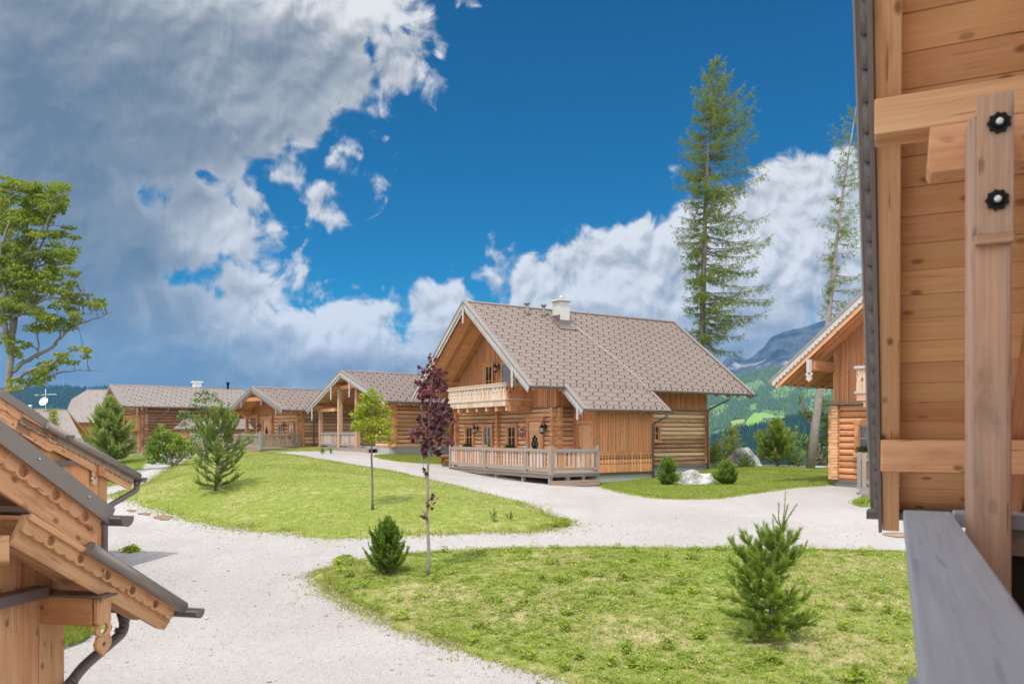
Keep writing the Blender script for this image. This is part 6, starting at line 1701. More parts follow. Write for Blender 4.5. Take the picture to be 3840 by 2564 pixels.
px_bush('green_bush', 'round fresh green leafy bush at the top of the bank by the narrow track', 'bush', 44, (650, 1752), [(605,1600,16,14),(600,1625,30,20),(575,1650,26,20),(625,1645,34,20),(660,1640,28,20),(560,1680,22,20),(600,1675,40,24),(645,1675,40,24),(690,1670,32,22),(710,1665,16,16),(570,1705,30,20),(615,1710,44,22),(660,1705,40,20),(700,1700,30,20),(590,1728,36,14),(640,1735,30,10),(570,1730,20,10),(720,1690,14,16),(680,1650,24,18),(625,1620,20,16)], .075, OVAL, M['bushleaf'], dens=3.2, r0=.08)
px_bush('slender_tree', 'slender airy tree with layered blue green leaves before the long house', 'tree', 49, (777, 1706), [(770,1470,16,10),(745,1478,22,10),(800,1480,22,10),(735,1500,22,10),(775,1500,30,14),(815,1500,20,10),(830,1510,14,8),(725,1520,20,8),(760,1530,26,12),(800,1530,26,12),(690,1545,24,10),(715,1560,36,12),(680,1565,22,10),(665,1590,10,8),(690,1590,26,10),(740,1575,34,12),(790,1570,30,14),(830,1565,18,10),(760,1600,40,14),(720,1610,26,12),(800,1605,26,14),(765,1635,36,14),(735,1630,20,10),(795,1640,20,14)], .075, OVAL, M['rowanleaf'], dens=4.5, r0=.07)
px_bush('flowering_shrub', 'loose shrub with white blossoms between the green bush and the bank pine', 'shrub', 47.5, (755, 1712), [(715,1640,20,14),(740,1635,20,14),(725,1660,26,16),(755,1655,26,18),(780,1660,22,18),(700,1655,12,12),(735,1685,30,16),(765,1690,26,16),(720,1690,18,16),(790,1690,16,16)], .06, OVAL, M['alderleaf'], dens=5, r0=.05, bloom=.35)
px_bush('leafy_tree', 'grey green deciduous tree whose twigs reach out beside the pale leaning trunk', 'tree', 48.5, (3085, 1765), [(3005,1490,9,14),(3000,1505,10,10),(2998,1545,7,8),(3025,1550,22,18),(3040,1560,16,14),(3075,1525,26,16),(3100,1510,24,18),(3090,1560,30,20),(3110,1590,26,26),(3080,1600,22,20),(2990,1605,10,10),(2975,1625,16,8),(2962,1608,8,8),(3010,1640,22,16),(2990,1660,22,12),(3030,1650,18,18),(3065,1650,26,22),(3095,1650,30,26),(3105,1690,24,22),(3070,1690,26,18),(3110,1630,24,24),(3020,1680,24,14),(3085,1720,34,18),(3110,1740,26,16),(3050,1740,14,14),(2955,1610,9,7)], .085, OVAL, M['alderleaf'], dens=3.4, r0=.10, depth=.9, stems=9)
px_bush('pale_shrub', 'pale green rounded shrub right of the pine on the lawn edge', 'shrub', 46.5, (2995, 1757), [(2985,1705,30,14),(3010,1700,18,14),(2970,1725,24,16),(3000,1725,30,18),(2975,1742,26,12),(3005,1745,26,10)], .055, OVAL, M['alderleaf'], dens=3.0, r0=.05)
px_bush('leafy_shrub', 'small dark leafy shrub growing in front of the large boulder', 'shrub', 44.0, (2800, 1757), [(2785,1725,18,14),(2810,1720,18,16),(2800,1740,28,14),(2825,1735,12,14),(2775,1742,12,10),(2800,1708,12,10)], .05, OVAL, M['bushleaf'], dens=2.6, r0=.04)
for px, w in ((1207, 9), (1238, 6)):
    px_bush('weed_clump', 'leafy weed clump %s the porch cottage deck' % ('at the left corner of' if px < 1220 else 'in front of'), 'weed', 47.2, (px, 1694), [(px, 1682, w, 9), (px + 3, 1692, w, 8)], .05, OVAL, M['bushleaf'], dens=1.5, r0=.02, stems=2)
px_bush('weed_clump', 'green weeds under the steps of the chalet on the right', 'weed', 25.0, (3228, 1896), [(3215,1886,14,6),(3240,1880,24,10),(3262,1884,16,10),(3205,1892,10,4)], .035, OVAL, M['bushleaf'], dens=1.6, r0=.015, stems=2)

# ---- needle trees
def needle_mesh(name, parent, P, Dv, L, K, nl, nw, mat, f=.75, gsp=.65, tint=None, loc=None, droop=0.0):
    S = len(P); t = rng.random((S, K))
    base = P[:, None] + Dv[:, None] * (L[:, None] * t)[..., None]
    rad = unit(rng.normal(size=(S, K, 3))); rad = unit(rad - Dv[:, None] * (rad * Dv[:, None]).sum(-1, keepdims=True))
    d = unit(Dv[:, None] * f + rad * gsp + np.array([0, 0, -droop]))
    ln = nl * rng.uniform(.7, 1.2, (S, K)); side = unit(np.cross(d, rng.normal(size=(S, K, 3)))) * (nw * .5)
    v = np.stack([base - side, base + side, base + d * ln[..., None]], 2).reshape(-1, 3)
    r = rng.random((S, K)) * .45 + (tint if tint is not None else rng.random(S) * .4)[:, None]
    return fast_mesh(name, v, np.arange(len(v)).reshape(-1, 3), mat, rnd=np.clip(r, 0, 1).ravel(), parent=parent, loc=loc)
def pine(name, label, cat, base, H, Rr, prof, nwh, nb, K, nl, nw, mat, bark, sh=.16, elev=(10, 60), lean=(0, 0), r0=.03, gap=0.0, side_bias=None, group=None, candles=.25, per=9, f=.75, gsp=.65, low=.06):
    base = Vector(base); root = empty(name, base); tag(root, label, cat, group)
    mb = MB(); top = V(lean[0], lean[1], H)
    tp = [V(0, 0, -.05), top * .3 + V(random.gauss(0, .01), 0, 0), top * .65 + V(random.gauss(0, .012) * H, 0, 0), top]
    mb.tube(tp, [r0 * 1.2, r0, r0 * .6, r0 * .15], 8)
    Ps, Ds, Ls, Ts = [], [], [], []
    def shoot(p, d, l, tint):
        Ps.append(tuple(p)); Ds.append(tuple(d.normalized())); Ls.append(l); Ts.append(tint)
    for w in range(nwh):
        t = low + (0.97 - low) * (w + random.uniform(-.3, .3)) / nwh
        t = min(max(t, .04), .97)
        a0 = random.uniform(0, 6.28); k = max(3, round(nb * (1 - .4 * t)))
        for q in range(k):
            if random.random() < gap: continue
            a = a0 + 2 * math.pi * q / k + random.gauss(0, .25)
            L = Rr * prof(t) * random.uniform(.7, 1.15)
            if side_bias: L *= side_bias(a, t)
            el = R(elev[0] + (elev[1] - elev[0]) * t + random.gauss(0, 7))
            h = V(math.cos(a), math.sin(a), 0)
            p0 = top * t
            pts = [p0]; n = 5
            for i in range(1, n + 1):
                ee = el + R(22) * (i / n)
                pts.append(pts[-1] + (h * math.cos(ee) + Z * math.sin(ee)) * (L / n) + V(random.gauss(0, .02), random.gauss(0, .02), random.gauss(0, .015)) * L)
            mb.tube(pts, [r0 * .34 * (1 - t * .6) * (1 - .8 * i / n) + .0015 for i in range(n + 1)], 5)
            m = max(3, round(per * (L / Rr + .25)))
            for j in range(m):
                u = .22 + .78 * (j + random.random()) / m
                i = min(n - 1, int(u * n)); pp = pts[i].lerp(pts[i + 1], u * n - i); dd = (pts[i + 1] - pts[i]).normalized()
                sd_ = dd.cross(Z).normalized() * random.choice((1, -1))
                d = dd * .9 + sd_ * random.uniform(.3, 1.1) + Z * random.uniform(-.1, .6)
                shoot(pp, d, sh * random.uniform(.6, 1.2), random.uniform(0, .35) + .2 * u)
            shoot(pts[-1], (pts[-1] - pts[-2]).normalized() + Z * .35, sh * 1.3, .45)
            if random.random() < candles: shoot(pts[-1], Z + h * .15, sh * 1.3, .6)
    for k in range(3): shoot(top * (.9 + .03 * k), Z + V(random.gauss(0, .25), random.gauss(0, .25), 0), sh * 1.6, .55)
    mb.build('trunk', bark, root)
    P = np.array(Ps); Dv = np.array(Ds); L = np.array(Ls); T = np.array(Ts)
    needle_mesh('crown', root, P, Dv, L, K, nl, nw, mat, f, gsp, T)
    return root
b = hit(2878, 2404); B = V(b[0], b[1], gz(*b)); sc_ = b[1] / F
rt = pine('stone_pine', 'young bright green pine with long bare leader shoots in the near meadow', 'tree', B, 385 * sc_, 164 * sc_, lambda t: (.72 + t * 1.1 if t < .25 else (1.0 if t < .55 else max(.16, 1.0 - (t - .55) * 1.75))), 14, 6, 66, .085, .0075, M['nearneedle'], M['bark'], sh=.115, elev=(-2, 48), lean=(34 * sc_, 0), r0=.026, per=11, gap=.12, side_bias=lambda a, t: 1.0 + .28 * (-math.cos(a)) * (1 if .3 < t < .7 else -.4), candles=.3, f=1.0, gsp=.62)
# bare leaders of that pine
mb = MB(); Ps, Ds, Ls = [], [], []
p8 = lambda x, y: V((2500 + .4873 * x - 2878) * sc_, random.uniform(-.03, .03), (2404 - (1800 + .4873 * y)) * sc_)
for ln in ([(885, 520), (888, 370), (900, 250), (912, 92)], [(888, 370), (865, 300), (862, 180)], [(890, 365), (915, 270), (930, 190)], [(890, 365), (950, 270), (992, 190)], [(880, 360), (845, 320), (822, 272)], [(800, 520), (760, 440), (742, 320)], [(790, 500), (730, 430), (708, 395)], [(860, 500), (820, 400), (818, 300)], [(900, 520), (945, 440), (980, 390)], [(720, 600), (690, 540), (686, 485)], [(1010, 600), (1060, 540), (1078, 465)], [(990, 590), (1030, 530), (1040, 500)]):
    pts = [p8(*q) for q in ln]; mb.tube(pts, [.008, .006, .005, .003][:len(pts)], 5)
    for a, c in zip(pts[:-1], pts[1:]):
        for k in range(2): Ps.append(tuple(a.lerp(c, k / 2))); Ds.append(tuple((c - a).normalized())); Ls.append((c - a).length / 2)
mb.build('leader_shoots', M['bark'], rt)
needle_mesh('leader_needles', rt, np.array(Ps), np.array(Ds), np.array(Ls), 34, .05, .005, M['nearneedle'], .9, .45, np.full(len(Ps), .45))
b = hit(1452, 2164); B = V(b[0], b[1], gz(*b)); sc_ = b[1] / F
pine('dwarf_pine', 'bushy dark green dwarf pine left of the purple maple', 'bush', B, 165 * sc_, 100 * sc_, lambda t: (1.0 if t < .45 else 1.0 - (t - .45) * 1.15), 9, 8, 70, .05, .0085, M['mugo'], M['bark'], sh=.12, elev=(24, 76), r0=.03, per=12, candles=.5, low=.03)
b = hit(806, 1846); B = V(b[0], b[1], gz(*b)); sc_ = b[1] / F
pine('bank_pine', 'open pine with pale upright candles on the slope of the middle bank', 'tree', B, 298 * sc_, 122 * sc_, lambda t: (.75 + .5 * t if t < .25 else (1.0 if t < .5 else max(.12, 1.0 - (t - .5) * 1.75))), 13, 6, 54, .085, .012, M['pineneedle'], M['bark'], sh=.2, elev=(0, 58), lean=(26 * sc_, .1), r0=.05, per=10, candles=1.0, gap=.1)
B = P3(412, 1738, 52); B.z = gz(B.x, B.y); sc_ = 52 / F
pine('dense_pine', 'dense soft green conical pine in front of the long house left end', 'tree', B, 236 * sc_, 92 * sc_, lambda t: (1.0 if t < .35 else max(.10, 1.0 - (t - .35) * 1.45)), 20, 8, 44, .20, .028, M['softpine'], M['bark'], sh=.34, elev=(5, 55), r0=.08, per=10, candles=.3)
B = P3(2915, 1757, 46); B.z = gz(B.x, B.y); sc_ = 46 / F
pine('lawn_pine', 'bushy bright pine with yellow green tips behind the lawn right of the boulder', 'tree', B, 150 * sc_, 80 * sc_, lambda t: (1.0 if t < .4 else max(.14, 1.0 - (t - .4) * 1.35)), 14, 8, 46, .15, .022, M['nearneedle'], M['bark'], sh=.26, elev=(12, 70), r0=.07, per=10, candles=.7)
for pxy, H_, R_, mt, lb in (((2505, 1822), 84, 40, 'mugo', 'rounded bright dwarf pine left of the white rock beside the chalet'), ((2722, 1821), 60, 44, 'mugo', 'low dark dwarf pine right of the white rock')):
    b = hit(*pxy); B = V(b[0], b[1], gz(*b)); sc_ = b[1] / F
    pine('dwarf_pine', lb, 'bush', B, H_ * sc_, R_ * sc_, lambda t: (1.0 if t < .55 else 1.0 - (t - .55) * 1.2), 8, 9, 50, .09, .013, M[mt], M['bark'], sh=.15, elev=(14, 72), r0=.03, per=9, candles=.5, low=.03)
for pxy, H_, R_, lb in (((1850, 1962), 46, 12, 'small sparse pine seedling on the middle bank'), ((1912, 1960), 30, 15, 'smallest pine seedling at the right end of the middle bank')):
    b = hit(*pxy); B = V(b[0], b[1], gz(*b)); sc_ = b[1] / F
    pine('pine_seedling', lb, 'seedling', B, H_ * sc_, R_ * sc_, lambda t: 1.0 - .5 * t, 3, 3, 20, .055, .007, M['mugo'], M['bark'], sh=.08, elev=(0, 60), r0=.010, per=3, gap=.3, candles=.5)
# larches
def larch(name, label, base, top, lens, nlev, nb, mat, bark, r0, t0=.12, K=10, hang=.8, tw=14, group=None, tuft=.16, wd=.03, droop=18, lensc=1.0, thinout=0.0):
    base = Vector(base); root = empty(name, base); tag(root, label, 'tree', group)
    mb = MB(); T = Vector(top) - base; Ht = T.z
    axis_ = [T * (i / 8) + V(math.sin(i * .9) * .03 * Ht * .2, 0, 0) * (i / 8) for i in range(9)]
    axis_[0] = V(0, 0, -.3)
    mb.tube(axis_, [r0 * (1 - .93 * (i / 8) ** .9) for i in range(9)], 9)
    def ax(t):
        i = min(7, int(t * 8)); return axis_[i].lerp(axis_[i + 1], t * 8 - i)
    Ps, Ds, Ls, Ts = [], [], [], []
    for lv in range(nlev):
        t = t0 + (0.995 - t0) * (lv + random.random() * .8) / nlev
        k = nb if t < .9 else 3
        for q in range(k):
            a = random.uniform(0, 6.28)
            L = lens(t, a) * random.uniform(.42, 1.15)
            if random.random() < thinout * (1 - t): continue
            if L < .12: continue
            h = V(math.cos(a), math.sin(a), 0); p = ax(t); n = 6; pts = [p]
            dip = R(droop) * (1 - t) + R(random.gauss(0, 6)) - R(25) * max(0, t - .75) * 4
            for i in range(1, n + 1):
                e = -dip + R(26) * (i / n) ** 2
                pts.append(pts[-1] + (h * math.cos(e) + Z * math.sin(e)) * (L / n) + V(random.gauss(0, .03), random.gauss(0, .03), random.gauss(0, .02)) * L * .5)
            mb.tube(pts, [max(.006, r0 * .16 * (1 - t * .7) * (1 - .85 * i / n)) for i in range(n + 1)], 5)
            m = max(3, round(tw * L / 2.5))
            for j in range(m):
                u = .15 + .85 * (j + random.random()) / m; i = min(n - 1, int(u * n)); pp = pts[i].lerp(pts[i + 1], u * n - i)
                sd_ = V(-h.y, h.x, 0) * random.uniform(-1, 1)
                d = V(0, 0, -1) * random.uniform(.3, 1) * hang + sd_ * .8 + h * random.uniform(.1, .8)
                l = random.uniform(.25, .75) * (0.45 + .55 * min(1, L / 2.5)) * lensc
                Ps.append(tuple(pp)); Ds.append(tuple(d.normalized())); Ls.append(l); Ts.append(random.random() * .5)
            Ps.append(tuple(pts[-1])); Ds.append(tuple((pts[-1] - pts[-2]).normalized())); Ls.append(.3); Ts.append(.4)
    mb.build('trunk', bark, root)
    needle_mesh('crown', root, np.array(Ps), np.array(Ds), np.array(Ls), K, tuft, wd, mat, .35, .9, np.array(Ts))
    return root
D0 = 55.0; x0 = (2606 - CX) / F * D0; base = V(x0, D0, gz(x0, D0)); top = P3(2676, 214, D0); s = D0 / F
ytop, ybot = 214, 1335
def lens1(t, a):
    pz = (top.z - base.z) * t + base.z; py = HY - (pz - EYE) / D0 * F
    u = (py - 214) / 1120.0
    if u > 1.02: return 0
    rt_ = np.interp(u, [0, .05, .1, .2, .35, .5, .6, .68, .78, .86, .93, 1.0], [.1, 50, 90, 150, 195, 205, 200, 225, 240, 215, 215, 150]) * s
    lf_ = np.interp(u, [0, .05, .1, .2, .35, .5, .6, .68, .78, .86, .93, 1.0], [.1, 35, 70, 75, 105, 90, 110, 60, 70, 60, 60, 80]) * s
    c = (1 + math.cos(a)) / 2
    return float(lf_ + (rt_ - lf_) * c)
larch('tall_larch', 'tall larch with feathery crown rising behind the large chalet roof', base, top, lens1, 74, 5, M['larch'], M['bark'], .36, t0=.30, K=12, tw=26, tuft=.19, wd=.034, thinout=.40)
D0 = 43.0; b = hit(3036, 1760); base = V((3036 - CX) / F * D0, D0, gz((3036 - CX) / F * D0, D0)); top = P3(3205, 400, D0); s2 = D0 / F
def lens2(t, a):
    pz = (top.z - base.z) * t + base.z; py = HY - (pz - EYE) / D0 * F
    u = (py - 400) / 850.0
    if u > 1: return 0
    rt_ = np.interp(u, [0, .1, .3, .6, 1], [10, 70, 140, 190, 130]) * s2; lf_ = np.interp(u, [0, .08, .15, .22, .5, .55, .6, 1], [10, 60, 85, 30, 30, 100, 30, 5]) * s2
    return float(lf_ + (rt_ - lf_) * (1 + math.cos(a)) / 2)
larch('leaning_larch', 'thin larch with pale bare leaning trunk left of the right chalet', base, top, lens2, 30, 4, M['larch'], M['barkpale'], .25, t0=.42, K=9, tw=15, tuft=.17, wd=.032)
D0 = 47.5; base = P3(2716, 1752, D0); base.z = gz(base.x, base.y); s3 = D0 / F
larch('young_larch', 'light yellow green young larch left behind the large boulder', base, P3(2752, 1596, D0), lambda t, a: (1 - t) * 62 * s3 + .1, 24, 6, M['larchpale'], M['bark'], .05, t0=.05, K=10, tw=16, tuft=.11, wd=.028, hang=.3, droop=-8, lensc=.55)
D0 = 47.0; base = P3(2672, 1754, D0); base.z = gz(base.x, base.y)
larch('young_larch', 'small feathery young larch beside the rear downpipe of the large chalet', base, P3(2682, 1655, D0), lambda t, a: (1 - t) * 40 * s3 + .1, 16, 6, M['larchpale'], M['bark'], .035, t0=.05, K=10, tw=14, tuft=.10, wd=.026, hang=.3, droop=-8, lensc=.5)
D0 = 62.0; base = P3(205, 1640, D0); base.z = min(base.z, 3.0)
larch('larch_sapling', 'thin light green larch sapling against the farthest left brown roof', base, P3(198, 1527, D0), lambda t, a: (1 - t) * 34 * D0 / F + .12, 16, 5, M['larchpale'], M['bark'], .04, t0=.05, K=9, tw=10, tuft=.14, wd=.035, hang=.1, droop=-45, lensc=.5)

# ================================================================== rocks and small things
import bmesh
def rock(name, label, c, size, seed, mat, rotz=0.0, flat=.0, group=None, sub=4, amp=.28):
    bm = bmesh.new(); bmesh.ops.create_icosphere(bm, subdivisions=sub, radius=1.0)
    for v in bm.verts:
        p = v.co.copy(); q = p * 1.1 + V(seed * 3.1, seed * 1.7, seed)
        d = 1 + amp * mnoise.noise(q) * 1.3 + .12 * mnoise.noise(q * 2.7) + .05 * mnoise.noise(q * 7)
        a = mnoise.cell(q * 1.6)
        v.co = p * (d + .08 * a)
        v.co = V(v.co.x * size[0], v.co.y * size[1], max(-.25, v.co.z) * size[2])
    me = bpy.data.meshes.new(name); bm.to_mesh(me); bm.free(); me.materials.append(mat)
    o = bpy.data.objects.new(name, me); COL.objects.link(o); o.location = c; o.rotation_euler = (0, 0, rotz); tag(o, label, 'rock', group)
    return o
def make_rock(name, c0, c1):
    m, nt, bs = new_mat(name); g = NT(nt); oc = g.n('ShaderNodeTexCoord').outputs['Object']
    n1 = g.noise(oc, 2.2, 6.0, .65); n2 = g.noise(oc, 9.0, 5.0, .7, dist=.6)
    cr = g.n('ShaderNodeTexVoronoi', feature='DISTANCE_TO_EDGE'); cr.inputs['Scale'].default_value = 2.3; g.put(cr.inputs['Vector'], g.vmath('ADD', oc, g.n('ShaderNodeVectorMath', operation='SCALE').outputs[0]))
    c = g.mix(g.ramp(n1, .35, .65), c0, c1); c = g.mix(g.math('MULTIPLY', g.ramp(n2, .55, .75), .5), c, (c0[0] * .5, c0[1] * .5, c0[2] * .5))
    g.put(bs.inputs['Base Color'], c); bs.inputs['Roughness'].default_value = .9; bs.inputs['Specular IOR Level'].default_value = .2
    g.put(bs.inputs['Normal'], g.bump(g.math('ADD', n1, n2), .8, .12))
    return m
M['rockwhite'] = make_rock('white limestone', (0.36, 0.35, 0.34), (0.62, 0.60, 0.585))
M['rockgray'] = make_rock('grey boulder stone', (0.30, 0.29, 0.27), (0.52, 0.49, 0.45))
def rock_px(label, px0, px1, ytop, ybot, D, seed, mat, flat=1.0, amp=.28, rz=0.3):
    s = D / F; c = P3((px0 + px1) / 2, ybot, D); c.z = gz(c.x, c.y)
    return rock('boulder', label, c, ((px1 - px0) / 2 * s, (px1 - px0) / 2 * s * .7, (ybot - ytop) * s / 1.02), seed, mat, 0, amp=amp)
rock_px('white cracked limestone rock lying between two dwarf pines', 2548, 2680, 1764, 1820, hit(2612, 1820)[1], 3, M['rockwhite'], amp=.3)
rock_px('large grey boulder at the back edge of the right lawn', 2728, 2846, 1676, 1752, 45.2, 8, M['rockgray'], amp=.22)
rock_px('low flat grey stone left of the large boulder', 2735, 2776, 1742, 1754, 44.4, 5, M['rockwhite'])
rock_px('small pale stone right of the large boulder', 2828, 2856, 1740, 1755, 44.4, 6, M['rockgray'])
rock_px('grey rock half hidden behind the second hut roof', 452, 490, 1732, 1752, 44.0, 9, M['rockgray'])
rock_px('small grey rock by the grass left of the track', 388, 412, 1766, 1782, 37.0, 12, M['rockgray'])
rock_px('single white stone on the gravel at the near bank edge', 2192, 2222, 2496, 2512, hit(2207, 2510)[1], 14, M['rockwhite'])
# manhole cover
b = hit(3372, 2007); mh = empty('manhole_cover', (b[0], b[1], gz(*b) + .012)); tag(mh, 'round rusty manhole cover in the gravel by the near house', 'manhole cover')
mb = MB(); mb.lathe((0, 0, 0), [(.36, -.03), (.36, .012), (.30, .014), (.30, .006)], 28); mb.build('ring', M['rust'], mh)
mb = MB(); mb.lathe((0, 0, 0), [(.295, -.02), (.295, .008), (.01, .010)], 28); mb.build('lid', M['concrete'], mh)
# rusty puddles on the road
M['puddle'] = plain('rusty wet clay', (0.27, 0.155, 0.07), 0.30, 0, .15, 3.0, .5)
for px, py, w, h in ((415, 1903, 26, 4), (494, 1916, 34, 4), (545, 1928, 44, 5), (613, 1943, 62, 8)):
    q = [hit(px + w * .55 * math.cos(t) * (1 + .25 * math.sin(3 * t + px)), py + h * .9 * math.sin(t) * (1 + .3 * math.cos(2 * t + px))) for t in np.linspace(0, 2 * math.pi, 22, endpoint=False)]
    mb = MB(); mb.poly([V(x, y, gz(x, y) + .02) for x, y in q]); o = mb.build('puddle', M['puddle']); tag(o, 'rust coloured wet patch on the gravel road', 'puddle', kind='structure')
# bench at the terrace end
bp = P3(1668, 1754, 41.5); bp.z = gz(bp.x, bp.y)
bn = empty('garden_bench', bp, R(8)); tag(bn, 'red brown wooden bench seen end on left of the terrace', 'bench')
mb = MB(); 
for k in range(3): mb.box((-.18 + .15 * k, 0, .46), (.14, 1.5, .05), grain=1)
mb.build('seat', M['bench'], bn)
mb = MB(); ax_ = (V(.97, 0, -.24), V(0, 1, 0), V(.24, 0, .97))
for k in range(2): mb.box((.33 + .045 * k, 0, .68 + .2 * k), (.04, 1.5, .16), ax_, 1)
mb.build('backrest', M['bench'], bn)
for y in (-.6, .6):
    mb = MB(); mb.beam((.28, y, .0), (.42, y, .98), .09, .08); mb.beam((-.14, y, 0), (-.04, y, .44), .09, .10); mb.beam((-.2, y, .40), (.3, y, .40), .08, .08); mb.beam((-.1, y, .12), (.28, y, .12), .07, .07); mb.build('leg', M['bench'], bn)
# ================================================================== valley, hills, mountain
def make_hill(name, c0, c1, dry=None, sc=.02):
    m, nt, bs = new_mat(name); g = NT(nt); oc = g.n('ShaderNodeTexCoord').outputs['Object']
    n1 = g.noise(oc, sc, 6.0, .65); n2 = g.noise(oc, sc * 12, 4.0, .7)
    c = g.mix(g.ramp(g.math('ADD', g.math('MULTIPLY', n1, .6), g.math('MULTIPLY', n2, .4)), .38, .66), c0, c1)
    g.put(bs.inputs['Base Color'], c); bs.inputs['Roughness'].default_value = 1.0; bs.inputs['Specular IOR Level'].default_value = .05
    return m
M['forestfloor'] = make_hill('forest floor', (0.03, 0.065, 0.024), (0.07, 0.12, 0.04))
M['shadefloor'] = make_hill('cloud shaded forest floor', (0.012, 0.03, 0.016), (0.028, 0.055, 0.026))  # darker floor copy, imitates cloud shadow on the near ridge and left hill
M['pasture'] = make_hill('pasture', (0.15, 0.27, 0.04), (0.20, 0.33, 0.06), sc=.004)
M['pasture2'] = make_hill('yellow pasture', (0.22, 0.27, 0.06), (0.26, 0.30, 0.08), sc=.004)
M['scrub'] = make_hill('pale scrub', (0.09, 0.16, 0.045), (0.16, 0.24, 0.07), sc=.02)
gxv = np.linspace(-4600, 4600, 60); gyv = np.concatenate([np.linspace(200, 1500, 20), np.linspace(1600, 4600, 14)])
X, Y = np.meshgrid(gxv, gyv); Zv = -60.5 - 1.0 * (Y < 260) * 0 + 0 * X
o = fast_mesh('valley', np.stack([X, Y, Zv], -1).reshape(-1, 3), grid_faces(len(gyv), len(gxv)), M['forestfloor'], smooth=True)
tag(o, 'wooded valley floor below the terrace', 'valley', kind='structure')
def hill(name, label, crest, Dc, Df, zf, npx, nt_, mats, matfn=None, rough=6.0, shape=.8, seed=0, cat='hill', ridge=0.0):
    cx = np.array([c[0] for c in crest], float); cy = np.array([c[1] for c in crest], float)
    pxs = np.linspace(cx[0], cx[-1], npx); pys = np.interp(pxs, cx, cy)
    k = np.ones(5) / 5; pys = np.concatenate([pys[:2], np.convolve(pys, k, 'valid'), pys[-2:]])
    ts = np.concatenate([np.linspace(0, 1, nt_), [1.12, 1.4]])
    PX, T = np.meshgrid(pxs, ts); zc = EYE + (HY - np.interp(PX, pxs, pys)) / F * Dc
    D = Df + (Dc - Df) * T
    Tz = np.where(T <= 1, T ** shape, 1 - (T - 1) * 1.2)
    Zh = zf + (zc - zf) * Tz
    Xh = (PX - CX) / F * D
    n = vnoise(Xh, D, 1 / 90., seed) - .5 + .5 * (vnoise(Xh, D, 1 / 37., seed + 1) - .5) + .25 * (vnoise(Xh, D, 1 / 15., seed + 2) - .5)
    Zh = Zh + n * rough * np.clip(T * 3, 0, 1) * np.clip((1.02 - T) * 6, .12, 1)
    if ridge:
        rn = 1 - np.abs(2 * vnoise(Xh + .3 * Zh, D * .4 + Zh * .2, 1 / 240., seed + 5) - 1); rn2 = 1 - np.abs(2 * vnoise(Xh, Zh, 1 / 80., seed + 6) - 1); rn3 = 1 - np.abs(2 * vnoise(Xh, Zh * .5, 1 / 30., seed + 7) - 1)
        Zh = Zh + ridge * (rn - .7 + .45 * (rn2 - .7) + .22 * (rn3 - .6)) * np.clip(T * 2, 0, 1) * np.clip((1.04 - T) * 5, .35, 1)
    PYh = HY - (Zh - EYE) / D * F
    f = grid_faces(len(ts), npx); mi = None
    if matfn is not None:
        fx = PX.ravel()[f].mean(1); fy = PYh.ravel()[f].mean(1); mi = matfn(fx, fy)
    o = fast_mesh(name, np.stack([Xh, D, Zh], -1).reshape(-1, 3), f, mats, matidx=mi, smooth=True)
    tag(o, label, cat, kind='structure')
    return dict(pxs=PX, T=T, X=Xh, D=D, Z=Zh, PY=PYh)
def poly_mask(polys, fx, fy):
    m = np.zeros(fx.shape, bool)
    for p in polys: m |= in_poly(np.array(p, float), fx, fy)
    return m
MEADOW = [[(2783,1612),(2790,1590),(2806,1568),(2828,1546),(2870,1548),(2905,1558),(2962,1563),(2940,1578),(2905,1590),(2850,1600)]]
MEADOW2 = [[(2736,1580),(2760,1574),(2800,1569),(2788,1592),(2745,1604)]]
SCRUB = [[(2690,1480),(2730,1440),(2790,1425),(2770,1470),(2720,1500)], [(2880,1470),(2940,1440),(2990,1450),(2960,1490),(2900,1500)], [(2655,1545),(2662,1522),(2700,1512),(2742,1518),(2720,1545),(2690,1565)], [(2800,1545),(2815,1515),(2838,1508),(2832,1540)], [(2990,1500),(3010,1462),(3120,1450),(3120,1490),(3040,1490)], [(2655,1630),(2690,1612),(2770,1600),(2730,1625)], [(2745,1500),(2790,1440),(2850,1420),(2870,1440),(2800,1500)], [(2850,1555),(2860,1535),(2940,1540),(2950,1560)], [(3030,1560),(3040,1495),(3060,1495),(3055,1560)]]
def hb_mat(fx, fy):
    mi = np.zeros(fx.shape, int); mi[poly_mask(SCRUB, fx, fy)] = 3; mi[poly_mask(MEADOW, fx, fy)] = 1; mi[poly_mask(MEADOW2, fx, fy)] = 2
    return mi
HBm = [M['forestfloor'], M['pasture'], M['pasture2'], M['scrub']]
hb = hill('hills', 'wooded mountainside with bright green pasture beyond the valley', [(2200,1560),(2500,1500),(2640,1458),(2766,1408),(2850,1390),(2946,1374),(3100,1358),(3300,1372),(3700,1410),(4300,1450)], 2600, 1300, -60, 520, 150, HBm, hb_mat, rough=14, seed=3)
ha = hill('hills', 'spruce covered ridge coloured as in cloud shadow in front of the pasture hillside', [(2200,1700),(2600,1668),(2680,1640),(2760,1615),(2830,1602),(2900,1588),(2960,1574),(3050,1562),(3200,1545),(3600,1500),(4300,1480)], 1250, 700, -60, 260, 60, [M['shadefloor']], None, rough=6, seed=9)
hl = hill('hills', 'long dark blue forested hill behind the far left roofs', [(-700,1480),(-300,1472),(0,1462),(100,1456),(180,1453),(256,1449),(330,1457),(407,1452),(600,1456),(800,1474),(950,1510),(1150,1580),(1400,1640)], 2700, 1200, -60, 420, 70, [M['shadefloor']], None, rough=10, seed=15)
